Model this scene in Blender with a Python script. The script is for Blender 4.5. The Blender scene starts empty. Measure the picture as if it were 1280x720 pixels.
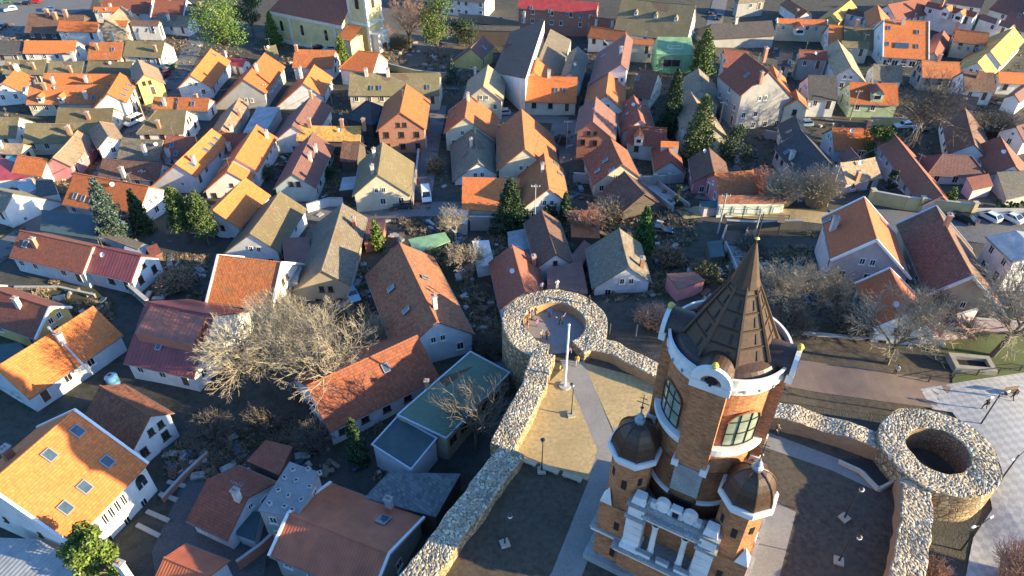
import bpy, bmesh, math, random
import numpy as np
from mathutils import Vector, Matrix
R = math.radians
rnd = random.Random(7)
S = bpy.context.scene
COL = S.collection
# ------------------------------------------------------------------ camera
CAMZ, PITCH, FPX = 62.0, R(38.6), 853.0          # metres above the fort court, tilt below the horizon, focal length in photo pixels
cd = bpy.data.cameras.new('camera'); cam = bpy.data.objects.new('camera', cd); COL.objects.link(cam)
cam.location = (0, 0, CAMZ); cam.rotation_euler = (R(90) - PITCH, 0, 0)
cd.sensor_width = 36; cd.lens = 36 * FPX / 1280; cd.clip_end = 6000
S.camera = cam
# ------------------------------------------------------------------ sky, sun, exposure
SUN_EL, SUN_OFF = R(14), R(14.5)                   # low winter sun from the right, a little towards the viewer
sv = Vector((math.cos(SUN_EL) * math.cos(SUN_OFF), -math.cos(SUN_EL) * math.sin(SUN_OFF), math.sin(SUN_EL)))
wd = bpy.data.worlds.new('World'); S.world = wd; wd.use_nodes = True
wn = wd.node_tree; wn.nodes.clear()
sky = wn.nodes.new('ShaderNodeTexSky'); sky.sky_type = 'NISHITA'; sky.sun_disc = False
sky.ozone_density = 6.0; sky.air_density = 1.2; sky.sun_elevation = SUN_EL; sky.sun_rotation = math.atan2(sv.x, sv.y)
bgn = wn.nodes.new('ShaderNodeBackground'); bgn.inputs[1].default_value = 0.135
won = wn.nodes.new('ShaderNodeOutputWorld')
tint = wn.nodes.new('ShaderNodeMix'); tint.data_type = 'RGBA'; tint.blend_type = 'MULTIPLY'; tint.inputs['Factor'].default_value = 1.0; tint.inputs['B'].default_value = (.94, .99, 1.06, 1)
wn.links.new(sky.outputs[0], tint.inputs['A']); wn.links.new(tint.outputs['Result'], bgn.inputs[0]); wn.links.new(bgn.outputs[0], won.inputs[0])
sl = bpy.data.lights.new('sun', 'SUN'); sl.energy = 5.0; sl.angle = R(0.5); sl.color = (1.0, 0.80, 0.46)
so = bpy.data.objects.new('sun', sl); COL.objects.link(so); so.location = (80, -30, 90)
so.rotation_euler = sv.to_track_quat('Z', 'Y').to_euler()
S.view_settings.view_transform = 'Standard'; S.view_settings.look = 'None'
S.view_settings.exposure = 1.7; S.view_settings.gamma = 1.0
# ------------------------------------------------------------------ where a point of the photo lies in the place
CP, SP = math.cos(PITCH), math.sin(PITCH)
def ray(x, y):
    u, v = (x - 640) / FPX, (y - 360) / FPX
    return Vector((u, CP - v * SP, -(v * CP + SP)))
CAM = Vector((0, 0, CAMZ))
def unp(p, z):
    d = ray(*p[:2]); return CAM + d * ((z - CAMZ) / d.z)
_cp = [(300,60,-12),(640,60,-12),(1000,60,-11),(1250,60,-10),(60,60,-12),(60,170,-11),(250,200,-11),(400,250,-10),(640,300,-9.5),(640,200,-10.5),(560,420,-9),
 (400,450,-9),(100,450,-9),(100,600,-8.5),(300,620,-8.5),(480,560,-8.5),(480,700,-8.5),(780,330,-7.5),(740,250,-9),(900,290,-6),(850,210,-9.5),(960,210,-8.5),(1100,200,-8),(1240,200,-7.5),(1040,272,-4.5),(1130,272,-4),(1240,280,-3.6),
 (1100,400,-2.2),(1000,430,-0.9),(850,430,-2.5),(1100,470,-0.3),(1230,440,-0.8),(1260,520,0),(1190,660,-2.2),(1275,620,-0.3),(940,480,-.6),(1000,380,-3),(1150,360,-3.2),
 (600,500,-8.6),(565,600,-8.6),(520,680,-8.6),(622,440,-8.8),(640,385,-8.5),(700,520,-1.5),(650,650,-1.5),(900,600,-1.5),(1050,620,-1.5),(1130,700,-1.5),(710,420,-1.5),(690,345,-8),(770,395,-4),(820,430,-2.5),(800,690,-1.5)]
CPW = []
for x, y, z in _cp:
    P = unp((x, y), z); CPW.append((P.x, P.y, z))
CPW = np.array(CPW)
def tz_np(X, Y):
    d2 = (X[..., None] - CPW[:, 0]) ** 2 + (Y[..., None] - CPW[:, 1]) ** 2
    w = 1.0 / (d2 + 30.0) ** 1.6
    return (w * CPW[:, 2]).sum(-1) / w.sum(-1)
def tz(x, y): return float(tz_np(np.array([x]), np.array([y]))[0])
def gp(p, up=0.0):
    """point on the terrain seen at a photo pixel"""
    z = -6.0
    for _ in range(12):
        P = unp(p, z + up); z = z + 0.7 * (tz(P.x, P.y) - z)
    P = unp(p, z + up); P.z = z
    return P
# ------------------------------------------------------------------ materials
def newmat(name):
    m = bpy.data.materials.new(name); m.use_nodes = True
    nt = m.node_tree; b = nt.nodes['Principled BSDF']
    return m, nt, b
def N(nt, t, **kw):
    n = nt.nodes.new(t)
    for k, v in kw.items():
        if isinstance(k, str) and k.startswith('i_'): n.inputs[k[2:]].default_value = v
        else: setattr(n, k, v)
    return n
def L(nt, a, b): nt.links.new(a, b)
def coords(nt, uv=False, rand=True):
    tc = N(nt, 'ShaderNodeTexCoord')
    src = tc.outputs['UV' if uv else 'Object']
    if not rand: return src
    oi = N(nt, 'ShaderNodeObjectInfo'); mu = N(nt, 'ShaderNodeMath', operation='MULTIPLY'); mu.inputs[1].default_value = 57.0
    L(nt, oi.outputs['Random'], mu.inputs[0])
    ad = N(nt, 'ShaderNodeVectorMath', operation='ADD'); L(nt, src, ad.inputs[0]); L(nt, mu.outputs[0], ad.inputs[1])
    return ad.outputs[0]
def noise(nt, co, scale, detail=4, rough=.6):
    n = N(nt, 'ShaderNodeTexNoise'); n.inputs['Scale'].default_value = scale; n.inputs['Detail'].default_value = detail; n.inputs['Roughness'].default_value = rough
    L(nt, co, n.inputs['Vector']); return n.outputs['Fac']
def ramp(nt, f, a, b, c0=(0,0,0,1), c1=(1,1,1,1)):
    r = N(nt, 'ShaderNodeValToRGB'); r.color_ramp.elements[0].position = a; r.color_ramp.elements[1].position = b
    r.color_ramp.elements[0].color = c0; r.color_ramp.elements[1].color = c1
    L(nt, f, r.inputs[0]); return r.outputs[0]
def mix(nt, f, a, b, mode='MIX'):
    m = N(nt, 'ShaderNodeMix', data_type='RGBA', blend_type=mode)
    for s, v in ((m.inputs['Factor'], f), (m.inputs['A'], a), (m.inputs['B'], b)):
        if isinstance(v, (int, float)): s.default_value = v
        elif isinstance(v, tuple): s.default_value = v if len(v) == 4 else (*v, 1)
        else: L(nt, v, s)
    return m.outputs['Result']
def bump(nt, b, h, strength=.4, dist=.05):
    bp = N(nt, 'ShaderNodeBump'); bp.inputs['Strength'].default_value = strength; bp.inputs['Distance'].default_value = dist
    L(nt, h, bp.inputs['Height']); L(nt, bp.outputs[0], b.inputs['Normal'])
def c4(c, k=1.0): return (c[0]*k, c[1]*k, c[2]*k, 1)
MATS = {}
def plain(name, col, rough=.8, var=.25, scale=1.5, metal=0., bmp=.15, dirt=None):
    """plaster, concrete, timber, soil: two sizes of stain and a fine grain"""
    if name in MATS: return MATS[name]
    m, nt, b = newmat(name); co = coords(nt)
    n1 = noise(nt, co, scale * .4, 5); n2 = noise(nt, co, scale * 6, 3)
    base = mix(nt, ramp(nt, n1, .3, .7), c4(col, 1 - var), c4(col, 1 + var * .5))
    base = mix(nt, ramp(nt, n2, .35, .7), base, c4(dirt or [v * (1 - var) for v in col]))if dirt else mix(nt, .35, base, ramp(nt, n2, .3, .7, c4(col, .6), c4(col, 1.3)))
    L(nt, base, b.inputs['Base Color']); b.inputs['Roughness'].default_value = rough; b.inputs['Metallic'].default_value = metal
    if bmp: bump(nt, b, n2, bmp)
    MATS[name] = m; return m
def wallmat(name, col):
    """old render: streaked, patched, dirt at random"""
    if name in MATS: return MATS[name]
    m, nt, b = newmat(name); co = coords(nt)
    st = N(nt, 'ShaderNodeMapping'); st.inputs['Scale'].default_value = (.7, .7, .35); L(nt, co, st.inputs[0])
    n1 = noise(nt, st.outputs[0], 1.0, 6, .65); n2 = noise(nt, co, .5, 4); n3 = noise(nt, co, 14, 2)
    base = mix(nt, ramp(nt, n1, .42, .75), c4(col), tuple(v * .82 for v in col))
    base = mix(nt, ramp(nt, n2, .5, .7), base, tuple(v * .74 + .02 for v in col)); base = mix(nt, ramp(nt, noise(nt, co, 2.2, 5, .7), .6, .72, (0,0,0,1), (.5,.5,.5,1)), base, (.26, .22, .17))
    L(nt, base, b.inputs['Base Color']); b.inputs['Roughness'].default_value = .9
    bump(nt, b, n3, .12, .02); MATS[name] = m; return m
def tilemat(name, col, moss=0.0, vary=.25, course=.34, wid=.26, old=.4):
    """clay tiles: overlapping courses, tile-to-tile colour, weather stains, moss in patches"""
    if name in MATS: return MATS[name]
    m, nt, b = newmat(name); uv = coords(nt, True, False); ob = coords(nt)
    sx = N(nt, 'ShaderNodeSeparateXYZ'); L(nt, uv, sx.inputs[0])
    def mth(op, a, v=None):
        n = N(nt, 'ShaderNodeMath', operation=op)
        L(nt, a, n.inputs[0])
        if v is not None:
            if isinstance(v, (int, float)): n.inputs[1].default_value = v
            else: L(nt, v, n.inputs[1])
        return n.outputs[0]
    vc = mth('MULTIPLY', sx.outputs[1], 1 / course); uc = mth('MULTIPLY', sx.outputs[0], 1 / wid)
    fv = mth('FRACT', vc); fu = mth('PINGPONG', uc, .5)
    cx = N(nt, 'ShaderNodeCombineXYZ'); L(nt, mth('FLOOR', uc), cx.inputs[0]); L(nt, mth('FLOOR', vc), cx.inputs[1])
    wn_ = N(nt, 'ShaderNodeTexWhiteNoise', noise_dimensions='2D'); L(nt, cx.outputs[0], wn_.inputs[0])
    big = noise(nt, ob, .35, 5, .65); mid = noise(nt, ob, 1.6, 5, .7); fine = noise(nt, ob, 9, 3)
    base = mix(nt, ramp(nt, wn_.outputs[0], 0, 1), c4(col, 1 - vary), c4(col, 1 + vary))
    dark = (col[0] * .42 + .015, col[1] * .45 + .015, col[2] * .5 + .015, 1)
    base = mix(nt, mix(nt, ramp(nt, mid, .46, .72), (0, 0, 0, 1), (old, old, old, 1)), base, dark)
    base = mix(nt, ramp(nt, big, .4, .75, (0, 0, 0, 1), (old * .8,) * 3 + (1,)), base, (col[0] * .6 + .05, col[1] * .7 + .05, col[2] * .7 + .04, 1))
    if moss:
        mm = ramp(nt, mix(nt, .45, big, mid), .62 - moss * .3, .72 - moss * .22)
        base = mix(nt, mm, base, mix(nt, fine, (.125, .105, .05, 1), (.23, .19, .095, 1)))
    base = mix(nt, ramp(nt, fv, .80, .97, (0, 0, 0, 1), (.55, .55, .55, 1)), base, c4(col, .25))
    oi = N(nt, 'ShaderNodeObjectInfo'); base = mix(nt, 1.0, base, ramp(nt, oi.outputs['Random'], 0, 1, (.74, .70, .70, 1), (1.12, 1.12, 1.05, 1)), 'MULTIPLY')
    L(nt, base, b.inputs['Base Color']); b.inputs['Roughness'].default_value = .85
    h = mth('ADD', mth('MULTIPLY', mth('SUBTRACT', fv, 1.0), -.6), mth('MULTIPLY', fu, .9))
    h = mth('ADD', h, mth('MULTIPLY', fine, .5))
    bump(nt, b, h, .55, .06); MATS[name] = m; return m
def seammat(name, col, rough=.5, step=.5, old=.3):
    """sheet metal or corrugated roofing with standing seams down the slope"""
    if name in MATS: return MATS[name]
    m, nt, b = newmat(name); uv = coords(nt, True, False); ob = coords(nt)
    wv = N(nt, 'ShaderNodeTexWave', wave_type='BANDS', bands_direction='X'); wv.inputs['Scale'].default_value = .314 / step; wv.inputs['Distortion'].default_value = 0
    L(nt, uv, wv.inputs[0]); n1 = noise(nt, ob, .6, 5); n2 = noise(nt, ob, 4, 4)
    base = mix(nt, ramp(nt, n1, .35, .7), c4(col, 1.1), c4(col, .7))
    base = mix(nt, ramp(nt, n2, .5, .75, (0,0,0,1), (old,)*3 + (1,)), base, (.12, .08, .05, 1))
    base = mix(nt, ramp(nt, wv.outputs[0], .85, 1.0, (0,0,0,1), (.4,.4,.4,1)), base, c4(col, .5))
    L(nt, base, b.inputs['Base Color']); b.inputs['Roughness'].default_value = rough
    bump(nt, b, wv.outputs[0], .5, .04); MATS[name] = m; return m
def brickmat(name, c1, c2, mortar, sc=1.0, patch=.4):
    if name in MATS: return MATS[name]
    m, nt, b = newmat(name); uv = coords(nt, True, False); ob = coords(nt)
    br = N(nt, 'ShaderNodeTexBrick'); br.inputs['Scale'].default_value = 1.0 * sc; br.inputs['Brick Width'].default_value = .5; br.inputs['Row Height'].default_value = .18
    br.inputs['Mortar Size'].default_value = .018; br.inputs['Color1'].default_value = c4(c1); br.inputs['Color2'].default_value = c4(c2); br.inputs['Mortar'].default_value = c4(mortar)
    L(nt, uv, br.inputs[0])
    n1 = noise(nt, ob, .5, 5, .7); n2 = noise(nt, ob, 2.6, 5, .7)
    base = mix(nt, ramp(nt, n2, .5, .72, (0,0,0,1), (patch,)*3 + (1,)), br.outputs[0], c4([v * .35 for v in c1]))
    base = mix(nt, ramp(nt, n1, .5, .75, (0,0,0,1), (patch,)*3 + (1,)), base, c4(mortar, .9))
    L(nt, base, b.inputs['Base Color']); b.inputs['Roughness'].default_value = .9
    bump(nt, b, n2, .3, .05); MATS[name] = m; return m
def rubblemat(name, sc=3.0, light=(.62,.58,.50), dark=(.09,.075,.055), mid=(.34,.30,.24)):
    """field stones set in mortar"""
    if name in MATS: return MATS[name]
    m, nt, b = newmat(name); ob = coords(nt, False, False)
    wr = N(nt, 'ShaderNodeTexNoise'); wr.inputs['Scale'].default_value = 2.0; L(nt, ob, wr.inputs['Vector'])
    co = N(nt, 'ShaderNodeMix', data_type='VECTOR'); co.inputs['Factor'].default_value = .12; L(nt, ob, co.inputs['A']); L(nt, wr.outputs['Color'], co.inputs['B'])
    v = N(nt, 'ShaderNodeTexVoronoi', feature='F1'); v.inputs['Scale'].default_value = sc; L(nt, co.outputs['Result'], v.inputs['Vector'])
    e = N(nt, 'ShaderNodeTexVoronoi', feature='DISTANCE_TO_EDGE'); e.inputs['Scale'].default_value = sc; L(nt, co.outputs['Result'], e.inputs['Vector'])
    sep = N(nt, 'ShaderNodeSeparateColor'); L(nt, v.outputs['Color'], sep.inputs[0])
    r = N(nt, 'ShaderNodeValToRGB'); L(nt, sep.outputs[0], r.inputs[0])
    el = r.color_ramp.elements; el[0].position = 0; el[0].color = c4(dark, 1.6); el[1].position = 1; el[1].color = c4(light, 1.15)
    k = el.new(.35); k.color = c4(mid); k = el.new(.6); k.color = c4(light, .85); k = el.new(.18); k.color = c4((.30,.22,.13))
    gap = ramp(nt, e.outputs['Distance'], .02, .11)
    base = mix(nt, gap, c4(dark), r.outputs[0])
    n1 = noise(nt, ob, .5, 5); base = mix(nt, ramp(nt, n1, .5, .75, (0,0,0,1), (.45,.45,.45,1)), base, c4((.20,.15,.085)))
    L(nt, base, b.inputs['Base Color']); b.inputs['Roughness'].default_value = .9
    bump(nt, b, gap, .8, .12); MATS[name] = m; return m
def glassmat(name, col=(.02,.025,.03), rough=.08):
    if name in MATS: return MATS[name]
    m, nt, b = newmat(name); n1 = noise(nt, coords(nt), 1.3, 2)
    L(nt, mix(nt, n1, c4(col, .6), c4(col, 1.6)), b.inputs['Base Color']); b.inputs['Roughness'].default_value = rough; b.inputs['Specular IOR Level'].default_value = .8
    MATS[name] = m; return m
ROOF = {
 'or': tilemat('orange_tile', (.60,.165,.042), .06, .17, old=.42), 'ob': tilemat('weathered_orange_tile', (.46,.145,.048), .25, .24),
 'rb': tilemat('red_brown_tile', (.30,.095,.055), .12, .2), 'br': tilemat('dark_brown_tile', (.155,.08,.055), .2, .3),
 'mo': tilemat('mossy_old_tile', (.225,.18,.11), .75, .3, old=.6), 'gr': tilemat('grey_old_tile', (.20,.17,.135), .45, .3, old=.6),
 'dk': tilemat('dark_slate', (.075,.07,.075), .05, .3), 'pu': tilemat('purple_brown_tile', (.20,.095,.08), .05, .2, old=.3),
 'rr': tilemat('deep_red_tile', (.50,.135,.05), 0, .12, old=.2), 'rs': seammat('rust_red_sheet', (.34,.12,.075), .55, .6), 'ta': tilemat('tan_tile', (.36,.25,.16), .3, .25), 'mx': tilemat('patched_brown_tile', (.31,.11,.052), .22, .4, old=.7),
 'bg': tilemat('big_red_pantile', (.25,.075,.036), .05, .25, course=.42, wid=.34, old=.35),  # red-brown tile, darkened further to stand in for shade on the roof
 'rd': seammat('red_sheet', (.42,.055,.05)), 'mg': seammat('grey_sheet', (.33,.35,.36), .45), 'gs': seammat('green_sheet', (.20,.36,.20), .5, .3),
 'cb': seammat('brown_corrugated', (.20,.085,.06), .6, .35), 'sl': tilemat('blue_grey_slate', (.13,.145,.155), .15, .35, course=.4, wid=.4),
 'mr': seammat('maroon_sheet', (.24,.055,.05), .5, .6), 'fl': plain('grey_roof_felt', (.24,.24,.24), .9), 'gf': plain('green_roof_felt', (.13,.19,.13), .9, .3, 1.2),
 'wf': plain('pale_roof_felt', (.6,.6,.58), .8), 'te': plain('teal_roof_felt', (.055,.095,.10), .85, .3), 'oc': tilemat('ochre_tile', (.55,.30,.08), .3, .3),
 'mt': seammat('metal_tile', (.47,.13,.055), .45, .34, .15), 'tq': plain('turquoise_sheet', (.18,.42,.48), .5),
}
WALL = {'W': wallmat('white_render', (.72,.70,.66)), 'C': wallmat('cream_render', (.62,.55,.40)), 'Y': wallmat('yellow_render', (.62,.48,.17)),
 'G': wallmat('grey_render', (.36,.35,.33)), 'P': wallmat('pink_render', (.50,.20,.21)), 'L': wallmat('bluish_white_render', (.56,.60,.62)),
 'N': wallmat('pale_green_render', (.42,.52,.32)), 'T': wallmat('tan_render', (.42,.34,.24)), 'K': wallmat('teal_render', (.36,.46,.46)),
 'B': brickmat('raw_brick', (.45,.15,.06), (.34,.10,.05), (.36,.33,.29), 1.0, .25), 'D': wallmat('dark_boards', (.10,.08,.065)), 'V': wallmat('red_plaster', (.42,.16,.10)),
 'LP': wallmat('lilac_render', (.55,.42,.42))}
GLASS = glassmat('window_glass'); SKYG = glassmat('skylight_glass', (.05,.08,.11), .05)
FRAMEW = plain('white_frame', (.72,.71,.68), .5, .1); FRAMEB = plain('brown_frame', (.10,.055,.03), .6, .2); FRAMEG = plain('grey_metal', (.30,.31,.32), .4, .2, metal=.4)
CHW = wallmat('chimney_plaster', (.62,.58,.52)); CHB = brickmat('chimney_brick', (.42,.15,.06), (.34,.11,.05), (.4,.36,.3)); CONC = plain('concrete', (.38,.37,.35), .9)
GUT = plain('gutter_metal', (.22,.20,.19), .5, .2); DOORM = plain('door_wood', (.13,.07,.035), .6, .3); TRIMW = plain('white_trim', (.74,.74,.72), .6, .12)
TRIMB = plain('blue_grey_trim', (.42,.50,.56), .5, .15); WOOD = plain('old_wood', (.16,.105,.065), .85, .35, 3); DARKM = plain('dark_iron', (.03,.03,.032), .5, .2)
# ------------------------------------------------------------------ building helpers
def link(name, mesh, parent=None, mat=None):
    o = bpy.data.objects.new(name, mesh); COL.objects.link(o)
    if parent: o.parent = parent
    return o
def tag(o, label=None, cat=None, group=None, kind=None):
    if label: o['label'] = label
    if cat: o['category'] = cat
    if group: o['group'] = group
    if kind: o['kind'] = kind
    return o
def thing(name, label, cat, loc=(0,0,0), rz=0, group=None):
    o = bpy.data.objects.new(name, None); COL.objects.link(o); o.empty_display_size = .3
    o.location = loc; o.rotation_euler = (0, 0, rz); return tag(o, label, cat, group)
class MB:
    """collects faces of ONE mesh"""
    def __init__(s): s.v = []; s.f = []; s.mi = []; s.uv = []; s.sm = []; s.mats = []
    def m(s, mat):
        if mat not in s.mats: s.mats.append(mat)
        return s.mats.index(mat)
    def face(s, pts, mat, uv=None, smooth=False):
        i0 = len(s.v); s.v += [tuple(p) for p in pts]; s.f.append(tuple(range(i0, i0 + len(pts)))); s.mi.append(s.m(mat)); s.sm.append(smooth)
        if uv is None:
            P = [Vector(p) for p in pts]; n = (P[1] - P[0]).cross(P[2] - P[0])
            n = n.normalized() if n.length > 1e-9 else Vector((0, 0, 1))
            if abs(n.z) > .7: uv = [(p.x, p.y) for p in P]
            else:
                t = Vector((-n.y, n.x, 0)).normalized(); uv = [(p.dot(t), p.z) for p in P]
        s.uv.append(uv)
    def box(s, c, size, mat, M=None, taper=1.0):
        x, y, z = size[0] / 2, size[1] / 2, size[2] / 2; c = Vector(c)
        p = []
        for dz, k in ((-z, 1), (z, taper)):
            for dx, dy in ((-x, -y), (x, -y), (x, y), (-x, y)): p.append(Vector((dx * k, dy * k, dz)) + c)
        if M is not None: p = [M @ q for q in p]
        for f in ((3,2,1,0),(4,5,6,7),(0,1,5,4),(1,2,6,5),(2,3,7,6),(3,0,4,7)): s.face([p[i] for i in f], mat)
    def prism(s, poly, z0, z1, mat, top=None, cap=True):
        n = len(poly)
        for i in range(n):
            a, b = poly[i], poly[(i + 1) % n]
            s.face([(a[0], a[1], z0), (b[0], b[1], z0), (b[0], b[1], z1), (a[0], a[1], z1)], mat)
        if cap: s.face([(p[0], p[1], z1) for p in poly], top or mat)
    def tube(s, a, b, r0, r1, mat, n=8, cap=True, smooth=True):
        a, b = Vector(a), Vector(b); d = b - a; ln = d.length
        if ln < 1e-6: return
        d /= ln; t = d.orthogonal().normalized(); w = d.cross(t)
        ra = [a + (t * math.cos(2*math.pi*i/n) + w * math.sin(2*math.pi*i/n)) * r0 for i in range(n)]
        rb = [b + (t * math.cos(2*math.pi*i/n) + w * math.sin(2*math.pi*i/n)) * r1 for i in range(n)]
        per = 2 * math.pi * r0
        for i in range(n):
            j = (i + 1) % n
            s.face([ra[i], ra[j], rb[j], rb[i]], mat, [(per*i/n, 0), (per*(i+1)/n, 0), (per*(i+1)/n, ln), (per*i/n, ln)], smooth)
        if cap:
            s.face(rb, mat)
            s.face(ra[::-1], mat)
    def lathe(s, prof, mat, n=24, c=(0,0), a0=0, a1=None, smooth=True, mats=None):
        full = a1 is None; a1 = a0 + 2 * math.pi if full else a1
        for k in range(len(prof) - 1):
            (r0, z0), (r1, z1) = prof[k], prof[k+1]; mt = mats[k] if mats else mat
            for i in range(n):
                p, q = a0 + (a1-a0)*i/n, a0 + (a1-a0)*(i+1)/n
                pts = [(c[0]+r0*math.cos(p), c[1]+r0*math.sin(p), z0), (c[0]+r0*math.cos(q), c[1]+r0*math.sin(q), z0),
                       (c[0]+r1*math.cos(q), c[1]+r1*math.sin(q), z1), (c[0]+r1*math.cos(p), c[1]+r1*math.sin(p), z1)]
                rr = max(r0, r1); vv = (z0, z1) if abs(z1-z0) > abs(r1-r0) else (r0, r1)
                uv = [(rr*p, vv[0]), (rr*q, vv[0]), (rr*q, vv[1]), (rr*p, vv[1])]
                if r1 < 1e-5: pts.pop(); uv.pop()
                elif r0 < 1e-5: pts.pop(0); uv.pop(0)
                s.face(pts, mt, uv, smooth)
    def build(s, name, parent=None, off=None, merge=False):
        me = bpy.data.meshes.new(name)
        v = s.v if off is None else [(p[0]-off[0], p[1]-off[1], p[2]-off[2]) for p in s.v]
        me.from_pydata(v, [], s.f)
        for mt in s.mats: me.materials.append(mt)
        me.polygons.foreach_set('material_index', s.mi); me.polygons.foreach_set('use_smooth', s.sm)
        ul = me.uv_layers.new(name='UVMap'); ul.data.foreach_set('uv', [c for f in s.uv for p in f for c in p])
        if merge:
            bm = bmesh.new(); bm.from_mesh(me); bmesh.ops.remove_doubles(bm, verts=bm.verts, dist=1e-4); bm.to_mesh(me); bm.free()
        me.update()
        return link(name, me, parent)
def basis(x, y, z, loc):
    return Matrix(((x.x, y.x, z.x, loc.x), (x.y, y.y, z.y, loc.y), (x.z, y.z, z.z, loc.z), (0, 0, 0, 1)))
_cache = {}
def shared(key, fn):
    if key not in _cache: _cache[key] = fn()
    return _cache[key]
def mesh_of(fn):
    mb = MB(); fn(mb); o = mb.build('tmp'); me = o.data; bpy.data.objects.remove(o); return me
def copy_tree(o, parent=None):
    c = o.copy(); COL.objects.link(c)
    if parent: c.parent = parent
    for ch in o.children: copy_tree(ch, c)
    return c
UP = Vector((0, 0, 1))
def window_meshes(w, h, fm, arch=False):
    def fr(mb):
        t = .10
        mb.box((-w/2 + t/2, .03, 0), (t, .10, h), fm); mb.box((w/2 - t/2, .03, 0), (t, .10, h), fm)
        mb.box((0, .03, h/2 - t/2), (w - 2*t, .10, t), fm); mb.box((0, .03, -h/2 + t/2), (w - 2*t, .10, t), fm)
        mb.box((0, .025, 0), (.06, .07, h - 2*t), fm)
        mb.box((0, .06, -h/2 - .05), (w + .25, .22, .08), fm)
    def pn(mb):
        mb.box((0, .012, 0), (w - .2, .02, h - .2), GLASS)
    return mesh_of(fr), mesh_of(pn)
def add_window(parent, off, P, n, w=.95, h=1.35, fm=None):
    fm = fm or FRAMEW; w = round(w, 1); h = round(h, 1)
    a, b = shared(('win', w, h, fm.name), lambda: window_meshes(w, h, fm))
    n = Vector((n.x, n.y, 0)).normalized(); t = n.cross(UP)
    o = link('window', a, parent); o.matrix_local = basis(t, n, UP, Vector(P) - off)
    link('pane', b, o); return o
def add_door(parent, off, P, n, w=1.0, h=2.1):
    def fn(mb):
        mb.box((0, .03, h/2), (w, .08, h), DOORM); mb.box((0, .05, h + .06), (w + .24, .14, .12), TRIMW)
        for sx in (-1, 1): mb.box((sx*(w/2 + .06), .05, h/2), (.12, .12, h), TRIMW)
    o = link('door', shared(('door', w, h), lambda: mesh_of(fn)), parent)
    n = Vector((n.x, n.y, 0)).normalized(); o.matrix_local = basis(n.cross(UP), n, UP, Vector(P) - off); return o
def add_skylight(parent, off, P, up, nrm, w=.8, h=1.2):
    def fr(mb):
        for sx in (-1, 1): mb.box((sx*(w/2), .06, 0), (.12, .16, h + .12), FRAMEG)
        for sz in (-1, 1): mb.box((0, .06, sz*h/2), (w - .12, .16, .12), FRAMEG)
    def pn(mb): mb.box((0, .06, 0), (w - .12, .06, h - .12), SKYG)
    a, b = shared(('sky', w, h), lambda: (mesh_of(fr), mesh_of(pn)))
    o = link('skylight', a, parent); o.matrix_local = basis(nrm.cross(up) * -1 if False else up.cross(nrm) * -1, nrm, up, Vector(P) - off)
    link('pane', b, o); return o
def add_chimney(parent, off, P, d, h=1.5, w=.75, mat=None):
    mat = mat or CHW; h = round(h * 5) / 5; w = round(w, 2)
    def body(mb):
        mb.box((0, 0, (h - 1.2) / 2), (w, w * .8, h + 1.2), mat)
    def cap(mb):
        mb.box((0, 0, h + .06), (w + .2, w * .8 + .2, .12), CONC)
        mb.tube((-w*.2, 0, h + .12), (-w*.2, 0, h + .4), .12, .1, CHB, 8); mb.tube((w*.2, 0, h + .12), (w*.2, 0, h + .35), .12, .1, CHB, 8)
    a, b = shared(('chim', h, w, mat.name), lambda: (mesh_of(body), mesh_of(cap)))
    o = link('chimney', a, parent); d = Vector((d.x, d.y, 0)).normalized(); o.matrix_local = basis(d, UP.cross(d), UP, Vector(P) - off)
    link('chimney_cap', b, o); return o
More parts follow.
